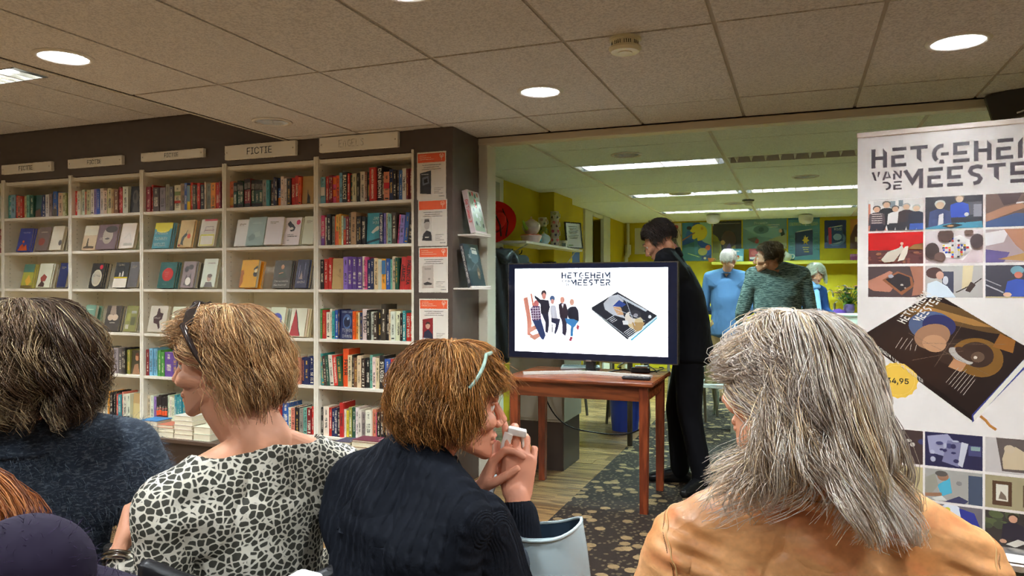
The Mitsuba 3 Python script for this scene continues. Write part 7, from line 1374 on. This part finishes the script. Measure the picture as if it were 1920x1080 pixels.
# ring, earring, glasses in the hair, white paper
kn = xf(hR, [(.0105, .086, 0)])[0]; d3 = None
rp = xf(hR, [(.0115, .098, -.012)])[0]
part(F.k, 'finger_ring', MB().tube(ring(rp, hR[:3, 1] * .6 - hR[:3, 2] * .8, .0108), .0018, [.9, .7, .32], 8).tube(ring(rp + hR[:3, 1] * .004 - hR[:3, 2] * .005, hR[:3, 1] * .6 - hR[:3, 2] * .8, .0108), .0016, [.9, .7, .32], 8), 'mirror_metal', True, label='gold finger rings')
ep = xf(HM, [(.084, -.004, -.05)])[0]
part(F.k, 'earring', MB().man(hull([(ep, (.005, .005, .009))]), S(60, 90, 110)).man(hull([(ep + [0, 0, .012], .003)]), S(190, 190, 190)), 'gloss', True, label='blue drop earring')
ggl = thing('reading_glasses', 'pale green reading glasses pushed up into the brown-haired woman\'s hair', 'glasses')
hp = lambda *q: xf(HM, [q])[0]
part(ggl, 'front', MB().tube(spline([hp(.08, .046, .12), hp(.05, .066, .122), hp(.0, .074, .122), hp(-.05, .066, .122), hp(-.08, .046, .12)], 30), .0045, S(150, 176, 160), 8), 'gloss', True)
for q in (-1, 1): part(ggl, 'temple', MB().tube(spline([hp(q * .08, .046, .12), hp(q * .106, .034, .1), hp(q * .118, .02, .078), hp(q * .116, .004, .055)], 12), .004, S(150, 176, 160), 8), 'gloss', True)
pa = dp(966, 806, 1.49); u = RGT; wv = UPV; nn = -FWD
cup = MB()
Mp = np.eye(4); Mp[:3, 0], Mp[:3, 1], Mp[:3, 2], Mp[:3, 3] = u, wv, nn, pa
cup.rbox((-.016, -.012, -.016), (.026, .004, .012), S(226, 222, 216), .0022, Mp @ RZ(-12)).rbox((-.022, -.046, .004), (-.002, -.008, .014), S(222, 218, 210), .0018, Mp @ RZ(-16)).rbox((.012, -.045, -.014), (.018, -.008, .002), S(206, 202, 196), .0015, Mp @ RZ(4))
single('paper_napkin', cup, 'paper', 'small folded white paper held at the mouth of the brown-haired woman', 'napkin', 40)
seat_chair('dark visitor chair under the woman in the navy sweater', F, (32, 32, 34), True, -.03, -.44)
# her grey-blue bag
k = thing('handbag', 'open grey-blue leather tote bag beside the navy sweater', 'bag')
BO = dp(1021, 1004, 1.42); bz = -.34; BMx = TR(BO[0], BO[1], BO[2]) @ RZ(12)
def bagring(w, d, z, n=28, sag=0.): return np.array([(w * np.sign(math.cos(a)) * abs(math.cos(a)) ** .8, d * np.sign(math.sin(a)) * abs(math.sin(a)) ** .8, z + sag * math.cos(2 * a) + .012 * math.cos(a)) for a in np.linspace(0, 2 * np.pi, n + 1)[:-1]])
rings = [bagring(.085, .05, -.35), bagring(.1, .065, -.34), bagring(.105, .068, -.18), bagring(.088, .062, -.04, sag=.004), bagring(.078, .06, .016, sag=.008), bagring(.074, .056, .017, sag=.008), bagring(.082, .056, -.05), bagring(.095, .06, -.3), bagring(.001, .001, -.3)]
V = np.vstack(rings); f = tri([[i * 28 + j, i * 28 + (j + 1) % 28, (i + 1) * 28 + (j + 1) % 28, (i + 1) * 28 + j] for i in range(8) for j in range(28)])
V = V + meshkit.fbm(V * 20, 2)[:, None] * .004
C = np.repeat([S(150, 166, 170)] * 6 + [S(44, 58, 72)] * 3, 28, 0)
fi = np.array(f); outer = fi.max(1) < 28 * 6
part(k, 'body', (xf(BMx, V), fi[outer], S(150, 166, 170)), 'satin', True); part(k, 'lining', (xf(BMx, V), fi[~outer], S(44, 58, 72)), 'cloth', True, label='dark blue lining')
part(k, 'rim_piping', MB().tube(np.vstack([xf(BMx, rings[4]), xf(BMx, rings[4])[:1]]), .0035, S(166, 180, 182), 6), 'satin', True)
part(k, 'strap', MB().tube(spline([xf(BMx, [(-.06, -.04, .01)])[0], dp(968, 935, 1.56), dp(928, 900, 1.6), dp(915, 930, 1.58), dp(925, 985, 1.52)], 30), .012, S(150, 166, 170), 8), 'satin', True)
part(k, 'strap', MB().tube(spline([xf(BMx, [(-.05, -.052, .0)])[0], xf(BMx, [(-.03, -.058, -.03)])[0], xf(BMx, [(-.035, -.056, -.07)])[0]], 16), .006, S(60, 72, 84), 8), 'satin', True, label='short dark strap')

m = hull([(dep(545, 1094, 1.24), .014), (dep(592, 1090, 1.24), .014), (dep(568, 1084, 1.24), .015), (dep(540, 1240, 1.26), .02), (dep(610, 1230, 1.26), .02)]); v, f = man(m.refine_to_length(.008)); v = rough(v, f, .003, 30, 2)
single('white_cloth', (v, f, S(216, 214, 210)), 'cloth', 'corner of white cloth at the bottom edge between patterned top and navy sweater', 'cloth', True)

# --- curly-haired woman in the fluffy blue-grey sweater, left
F = Fig('seated woman with curly brown and grey hair in a fluffy blue-grey sweater, left edge', dep(28, 806, 1.62), 52, 1.1)
HC = dep(44, 688, 1.6); HM = TR(HC) @ RZ(62) @ RX(-2)
skin = head_hulls(HM, False) + [hull([(xf(HM, [(0, -.02, -.05)])[0], .055), (F.w(0, -.015, .0), .058)])] + F.torso(-.008)
swt = F.torso(.02, shw=.2, bulk=1.04)
for q in (-1, 1):
    e_, w_ = F.w(q * .27, .04, -.33), F.w(q * .13, .26, -.43)
    skin += limb([(F.w(q * .2, -.01, -.075), .048), (e_, .04), (w_, .027)]) + hand_hulls(frame(w_, F.M[:3, :3] @ np.array([-q * .7, .7, -.05]), (0, 0, 1)), -q, [(25, 30, 20)] * 4)[0]
    swt += limb([(F.w(q * .2, -.01, -.075), .075), (F.w(q * .25, .01, -.2), .074), (e_, .064), (w_, .046)])
lg, ft = F.legs(turn=-40); v, f = flesh(skin + lg, .013, 4); part(F.k, 'body', (v, f, SKIN), 'skin', True); face_parts(F.k, HM)
swt.append(hull([(F.w(0, -.02, .02), (.075, .075, .02)), (F.w(0, -.02, -.03), (.1, .095, .03))]))
v, f = flesh(swt, .011, 5); v = rough(v, f, .008, 7, 3); part(F.k, 'sweater', (v, f, WHITE), 'fluff', True)
r = np.random.default_rng(8); nv = vnorm(v, f); q = r.integers(len(v), size=19000); d = nv[q] + r.normal(0, .5, (len(q), 3)); d /= np.linalg.norm(d, axis=1, keepdims=True); Ln = r.uniform(.006, .02, (len(q), 1, 1)) * np.where(r.uniform(size=(len(q), 1, 1)) < .2, 1.5, 1)
t = np.linspace(0, 1, 3)[None, :, None]; P = (v[q] + r.normal(0, .003, (len(q), 3)))[:, None] + d[:, None] * Ln * t + np.array([0, 0, -.35]) * Ln * t ** 2
fc = np.array([S(72, 82, 94), S(96, 106, 114), S(62, 70, 82)])[r.integers(3, size=len(q))]
part(F.k + '__sweater', 'fluff_fibre', strand_mesh(P, np.broadcast_to(.00042 * (1 - .7 * t[..., 0]), (len(q), 3)), fc), 'cloth', True, kind='stuff')
lg, ft = F.legs(.012, turn=-40); v, f = flesh(lg + [hull([(F.w(0, 0, -.52), (.19, .16, .1))])], .02, 4); part(F.k, 'trousers', (v, f, S(36, 38, 44)), 'cloth', True)
for x in ft: part(F.k, 'shoe', MB().man(x, S(36, 32, 32)), 'satin', True)
G1 = [(66, 48, 34), (88, 66, 46), (52, 38, 30), (150, 128, 94), (186, 168, 134)]
hairdo(F.k, HM, [(0, .158), (.068, .15), (.12, .112), (.145, .055), (.148, -.0), (.138, -.05), (.12, -.095), (.1, -.13)], 4000, lambda a: .93 - (.25 if abs(a) > 115 else 0) + .04 * math.sin(math.radians(3 * a)), G1, [.28, .24, .18, .17, .13], 15, sx=1.0, sy=1.08, cen=(0, -.02, 0), face=108, hair_line=.3, clumps=130, wave=.024, freq=2.3, thick=.32, rad=.0009, m=15, fly=.006, curlr=.016, cv=.86, spread=.12, coh=.4, tint=.2)
seat_chair('dark visitor chair under the woman in the fluffy sweater', F, (40, 42, 44), True, -.05, -.25, -.03)

# --- red-brown haired person at the lower left corner
F = Fig('person with red-brown hair in a dark purple woolly sweater, lower left corner', dep(-75, 1105, .97), 40, .98)
HC = dep(-108, 1098, .98); HM = TR(HC) @ RZ(75) @ RX(-22)
skin = head_hulls(HM, False) + [hull([(xf(HM, [(0, -.02, -.05)])[0], .054), (F.w(0, -.015, .0), .056)])] + F.torso(-.008, hunch=.08)
swt = F.torso(.02, shw=.19, hunch=.1, bulk=1.05) + [hull([(dep(50, 1076, .9), (.08, .07, .072)), (dep(-20, 1190, .92), .1)])]
for q in (-1, 1):
    e_, w_ = F.w(q * .25, .06, -.32), F.w(q * .12, .26, -.43)
    skin += limb([(F.w(q * .19, -.01, -.075), .048), (e_, .04), (w_, .027)]) + hand_hulls(frame(w_, F.M[:3, :3] @ np.array([-q * .7, .7, -.05]), (0, 0, 1)), -q, [(25, 30, 20)] * 4)[0]
    swt += limb([(F.w(q * .19, -.01, -.075), .07), (e_, .06), (w_, .044)])
lg, ft = F.legs(); v, f = flesh(skin + lg, .015, 4); part(F.k, 'body', (v, f, SKIN), 'skin', True)
v, f = flesh(swt, .011, 5); v = rough(v, f, .005, 12, 3); part(F.k, 'sweater', (v, f, S(28, 21, 36)), 'cloth', True)
nv = vnorm(v, f); q = r.integers(len(v), size=8000); d = nv[q] + r.normal(0, .6, (len(q), 3)); d /= np.linalg.norm(d, axis=1, keepdims=True); Ln = r.uniform(.004, .012, (len(q), 1, 1))
t = np.linspace(0, 1, 3)[None, :, None]; P = v[q][:, None] + d[:, None] * Ln * t
part(F.k + '__sweater', 'wool_fibre', strand_mesh(P, np.broadcast_to(.0004 * (1 - .7 * t[..., 0]), (len(q), 3)), np.array([S(44, 34, 58), S(58, 44, 72), S(30, 22, 40)])[r.integers(3, size=len(q))]), 'cloth', True, kind='stuff')
lg, ft = F.legs(.012); v, f = flesh(lg + [hull([(F.w(0, 0, -.52), (.19, .16, .1))])], .02, 4); part(F.k, 'trousers', (v, f, S(36, 38, 44)), 'cloth', True)
for x in ft: part(F.k, 'shoe', MB().man(x, S(36, 32, 32)), 'satin', True)
hairdo(F.k, HM, [(0, .15), (.06, .142), (.105, .105), (.125, .05), (.125, -.01), (.11, -.06), (.09, -.1)], 1300, lambda a: .9 - (.2 if abs(a) > 115 else 0), [(150, 84, 40), (116, 62, 30), (176, 112, 60)], [.45, .3, .25], 51, sx=.98, sy=1.08, cen=(0, -.015, 0), face=112, clumps=90, wave=.01, freq=1.2, thick=.2, rad=.0008, m=10, fly=.009, curlr=.006)
# --- standing man in the dark suit beside the television
def stand(k_label, X, Y, heading, H, lean=0., bend=0., headM=None, arms=None, bulk=1.0, step=.1):
    """standing figure; local x right, y forward; hips at .53 H"""
    F = Fig(k_label, (X, Y, 0), heading, H / 1.8); F.N = np.array([X, Y, 0.])
    return F
def rot(F): return F.M[:3, :3] / np.cbrt(np.linalg.det(F.M[:3, :3]))
def torso_up(F, pad, ly, shw=.19, bulk=1.0, hem=.86, zsh=1.45):
    """upright trunk from the hem to the shoulders, leaning forward by ly(z)"""
    R3 = rot(F); sc = np.linalg.norm(F.M[:3, 0])
    E_ = lambda x, y, z, rx, ry, rz: F.w(x, y + ly(z), z) + (SPH * (np.array([rx, ry, rz]) * bulk + pad) * sc) @ R3.T
    H_ = lambda *a: m3.Manifold.hull_points(np.vstack(a))
    o = [H_(E_(0, 0, zsh - .09, .16, .09, .06), E_(0, .0, 1.24, .17, .115, .08)), H_(E_(0, 0, 1.24, .17, .115, .08), E_(0, 0, 1.08, .155, .11, .06)), H_(E_(0, 0, 1.08, .155, .11, .06), E_(0, 0, hem + .05, .175, .125, .05))]
    for q in (-1, 1): o.append(H_(E_(q * shw, 0, zsh - .02, .05, .05, .05), E_(q * .05, -.01, zsh + .04, .04, .04, .03), E_(q * .1, 0, zsh - .12, .08, .08, .06), E_(q * shw * .86, 0, zsh - .1, .05, .055, .05)))
    return o
def upright(label, X, Y, heading, H, jacket, jmat, trousers, shoes, ly, headM, skin=SKIN, elbows=None, hem=.86, hair=None, feet=None, shirt=(206, 206, 206), bulk=1.0, res=.02, zsh=1.45, spread=.09, brow=(110, 90, 72)):
    F = stand(label, X, Y, heading, H); R3 = rot(F); sc = H / 1.8; sp_ = lambda p, r: (F.w(*p), r * sc)
    nb = (0, ly(zsh) - .005, zsh + .03); hd = xf(headM, [(0, -.02, -.05)])[0]
    body = head_hulls(headM, True, sc) + [hull([(hd, .05 * sc), sp_(nb, .056)])] + torso_up(F, -.01, ly, bulk=bulk, zsh=zsh)
    jk, cuffs = torso_up(F, .018, ly, bulk=bulk, hem=hem, zsh=zsh, shw=.2), []
    for q, (e, w_, hy, cl) in zip((-1, 1), elbows):
        s0 = (q * .2, ly(zsh), zsh - .03)
        body += limb([sp_(s0, .05), sp_(e, .04), sp_(w_, .028)]); jk += limb([sp_(s0, .07), sp_(e, .056), sp_(tuple(np.array(e) * .1 + np.array(w_) * .9), .043)])
        hh, _ = hand_hulls(frame(F.w(*w_), R3 @ np.array(hy, float), R3 @ np.array([q * .5, .3, .8])), -q, [cl] * 4, s=sc); body += hh
        cuffs.append((tuple(np.array(e) * .12 + np.array(w_) * .88), tuple(np.array(e) * .04 + np.array(w_) * .96)))
    lg, sh = [], []
    fp = feet or [(-spread, 0., 0.), (spread, 0., 0.)]
    for q, (fx, fy, turn) in zip((-1, 1), fp):
        hip, kn, an = (q * .09, ly(.92), .92), (q * .09 * .4 + fx * .6, fy * .6 + .03, .5), (fx, fy - .02, .1)
        lg.append((hip, kn, an)); body += limb([sp_(hip, .08), sp_(kn, .055), sp_(an, .04)])
        c, s_ = math.cos(math.radians(turn)), math.sin(math.radians(turn)); rt = lambda x, y: (fx + c * x - s_ * y, fy - .02 + s_ * x + c * y)
        sh.append(hull([sp_((*rt(0, -.045), .045), .04), sp_((*rt(0, 0), .075), .044), sp_((*rt(0, .1), .042), .04), sp_((*rt(0, .175), .032), .03)]) - m3.Manifold.cube([2, 2, 1], True).translate([X, Y, -.5 + .0068]))
    v, f = flesh(body, res * .75, 3); part(F.k, 'body', (v, f, skin), 'skin', True); face_parts(F.k, headM, sc, brow=brow)
    cut = hull([sp_((0, ly(zsh) + .012, zsh + .14), .062), sp_((0, ly(zsh) + .04, zsh + .06), .05), sp_((0, ly(zsh) + .15, zsh - .06), .04)])
    v, f = flesh(jk, res, 4, cut=cut); v = rough(v, f, .008, 8, 3); part(F.k, 'jacket', (v, f, S(jacket)), jmat, True)
    v, f = flesh([hull([sp_((0, nb[1] + .004, nb[2] + .03), .06), sp_((0, nb[1] + .01, nb[2] + .005), .06), sp_((0, ly(zsh) + .05, zsh - .04), .05)])], .012, 2); part(F.k, 'shirt_collar', (v, f, S(shirt)), 'cloth', True)
    cl = []
    for i in range(14):
        g_ = [math.radians(-140 + 280 * (i + j) / 14) for j in (0, 1)]
        cl.append(hull([sp_((r_ * math.sin(a), nb[1] - r_ * .9 * math.cos(a), zsh + z_ - .025 * (1 - math.cos(a))), .008) for a in g_ for r_, z_ in ((.068, .075), (.088, .03))]))
    v, f = flesh(cl, .012, 2); part(F.k, 'collar', (v, f, S(jacket)), jmat, True)
    for a, b_ in cuffs: part(F.k, 'cuff', MB().man(hull([sp_(a, .038), sp_(b_, .034)]), S(shirt)), 'cloth', True)
    tr = []
    for hip, kn, an in lg: tr += limb([sp_(hip, .1), sp_(kn, .076), sp_((an[0], an[1] - .005, .12), .062), sp_((an[0], an[1] - .0, .085), .06)])
    tr.append(hull([sp_((-.08, ly(.95), .95), .1), sp_((.08, ly(.95), .95), .1)])); v, f = flesh(tr, res, 3); part(F.k, 'trousers', (rough(v, f, .006, 9, 4, (1, 1, .6)), f, S(trousers)), 'cloth', True)
    for x in sh: part(F.k, 'shoe', MB().man(x, S(shoes)), 'gloss', True)
    return F
hx = dep(1236, 452, 4.86); b0 = onZ(1287, 915, 0)
HMs = TR(hx) @ RZ(82) @ RX(-34)
ly = lambda z: max(0, z - .95) ** 1.5 * .36
F = upright('standing man in a black suit looking down, behind the right end of the television', b0[0] + .02, b0[1] + .02, 92, 1.84, (17, 17, 20), 'cloth', (15, 15, 18), (24, 24, 26), ly, HMs, elbows=[((-.25, .12, 1.1), (-.16, .36, 1.06), (.3, .9, -.2), (20, 25, 15)), ((.25, .1, 1.12), (.15, .34, 1.02), (-.3, .9, -.2), (20, 25, 15))],
            hem=.8, feet=[(-.1, -.06, 60), (.1, .1, 12)], shirt=(190, 120, 116), bulk=1.1, zsh=1.47)
hairdo(F.k, HMs, [(0, .142), (.06, .135), (.1, .1), (.113, .05), (.108, .0), (.09, -.05), (.074, -.075)], 1300, lambda a: .92 - (.42 if abs(a) > 100 else 0) - .08 * abs(math.sin(math.radians(a))), [(44, 34, 30), (30, 24, 22), (62, 48, 42)], [.5, .35, .15], 61, sx=.93, sy=1.08, face=104, hair_line=.36, clumps=130, wave=.008, freq=1.0, thick=.16, rad=.0019, m=8, fly=.006, s_len=.5)

# --- three people in the yellow room
p = dep(1440, 500, 6.5); HMs = TR(dep(1439, 484, 6.45)) @ RZ(92) @ RX(-4)
F = upright('man with curly brown hair in a grey-green tweed jacket, in the yellow room', p[0] + .08, p[1], 6, 1.80, (90, 104, 100), 'tweed', (50, 52, 60), (40, 34, 30), lambda z: max(0, z - 1) * .06, HMs, elbows=[((-.3, .02, 1.1), (-.3, .24, 1.0), (.2, .9, -.5), (30, 35, 20)), ((.27, .0, 1.12), (.16, .28, 1.04), (-.4, .9, 0), (20, 25, 15))], shirt=(206, 214, 220), bulk=1.12, brow=(80, 60, 46))
hairdo(F.k, HMs, [(0, .15), (.062, .142), (.106, .105), (.118, .05), (.11, .0), (.09, -.05), (.076, -.08)], 1200, lambda a: .9 - (.4 if abs(a) > 100 else 0) - .16 * abs(math.sin(math.radians(a))), [(88, 68, 48), (64, 48, 36), (120, 98, 70)], [.45, .35, .2], 62, sx=.93, sy=1.06, face=104, hair_line=.36, clumps=130, wave=.014, freq=1.6, thick=.2, rad=.0024, m=8, fly=.008, curlr=.006, s_len=.5)
p = dep(1362, 520, 8.5); HMs = TR(dep(1366, 489, 8.45)) @ RZ(-2) @ RX(-10)
F = upright('man with white hair in a light blue jacket, seen from behind in the yellow room', p[0], p[1], 4, 1.74, (70, 94, 128), 'cloth', (150, 120, 84), (70, 50, 40), lambda z: max(0, z - 1) * .05, HMs, elbows=[((-.26, .04, 1.1), (-.14, .28, 1.06), (.4, .9, 0), (25, 30, 20)), ((.28, .03, 1.1), (.2, .28, 1.02), (-.2, .9, 0), (25, 30, 20))], hem=.76, shirt=(206, 214, 226), res=.024, zsh=1.5)
hairdo(F.k, HMs, [(0, .134), (.06, .126), (.094, .09), (.102, .04), (.1, -.01), (.088, -.045), (.078, -.065)], 1000, lambda a: .95 - (.45 if abs(a) > 96 else 0) - .2 * abs(math.sin(math.radians(a))), [(214, 212, 200), (190, 188, 176)], [.6, .4], 63, sx=.9, sy=1.05, face=100, hair_line=.34, clumps=90, wave=.003, thick=.12, rad=.0022, m=8, fly=.003, s_len=.5)
p = dep(1514, 540, 9.35); HMs = TR(dep(1530, 514, 9.25)) @ RZ(196) @ RX(-22) @ RY(10)
F = upright('woman with long white hair and a light blue scarf leaning at the counter', p[0] - .02, p[1], 230, 1.66, (38, 62, 110), 'cloth', (40, 44, 60), (40, 36, 40), lambda z: max(0, z - .95) * .22, HMs, elbows=[((-.24, .12, 1.12), (-.2, .34, 1.0), (.2, .9, -.3), (20, 25, 15)), ((.25, .12, 1.12), (.2, .36, .98), (-.1, .9, -.4), (20, 25, 15))], shirt=(140, 176, 214), res=.024, zsh=1.40, bulk=.95, brow=(150, 140, 130))
hairdo(F.k, HMs, [(0, .145), (.06, .137), (.104, .1), (.122, .04), (.126, -.03), (.128, -.09), (.12, -.14)], 1100, lambda a: .92, [(222, 222, 206), (206, 204, 188)], [.6, .4], 64, sx=.98, sy=1.08, face=118, hair_line=.24, clumps=90, wave=.006, thick=.2, rad=.0028, m=9, fly=.004)
sc_ = MB(); M = F.M
for a in range(14):
    a0, a1 = [math.radians(a_ * 360 / 14) for a_ in (a, a + 1)]
    sc_.man(hull([(F.w(.085 * math.sin(a_), .1 + .08 * math.cos(a_), 1.415 + .02 * math.cos(a_)), .03) for a_ in (a0, a1)]), S(130, 168, 210))
sc_.man(hull([(F.w(.03, .2, 1.36), .035), (F.w(.05, .235, 1.08), .05)]), S(140, 178, 216)); part(F.k, 'scarf', sc_, 'cloth', True, label='light blue scarf')
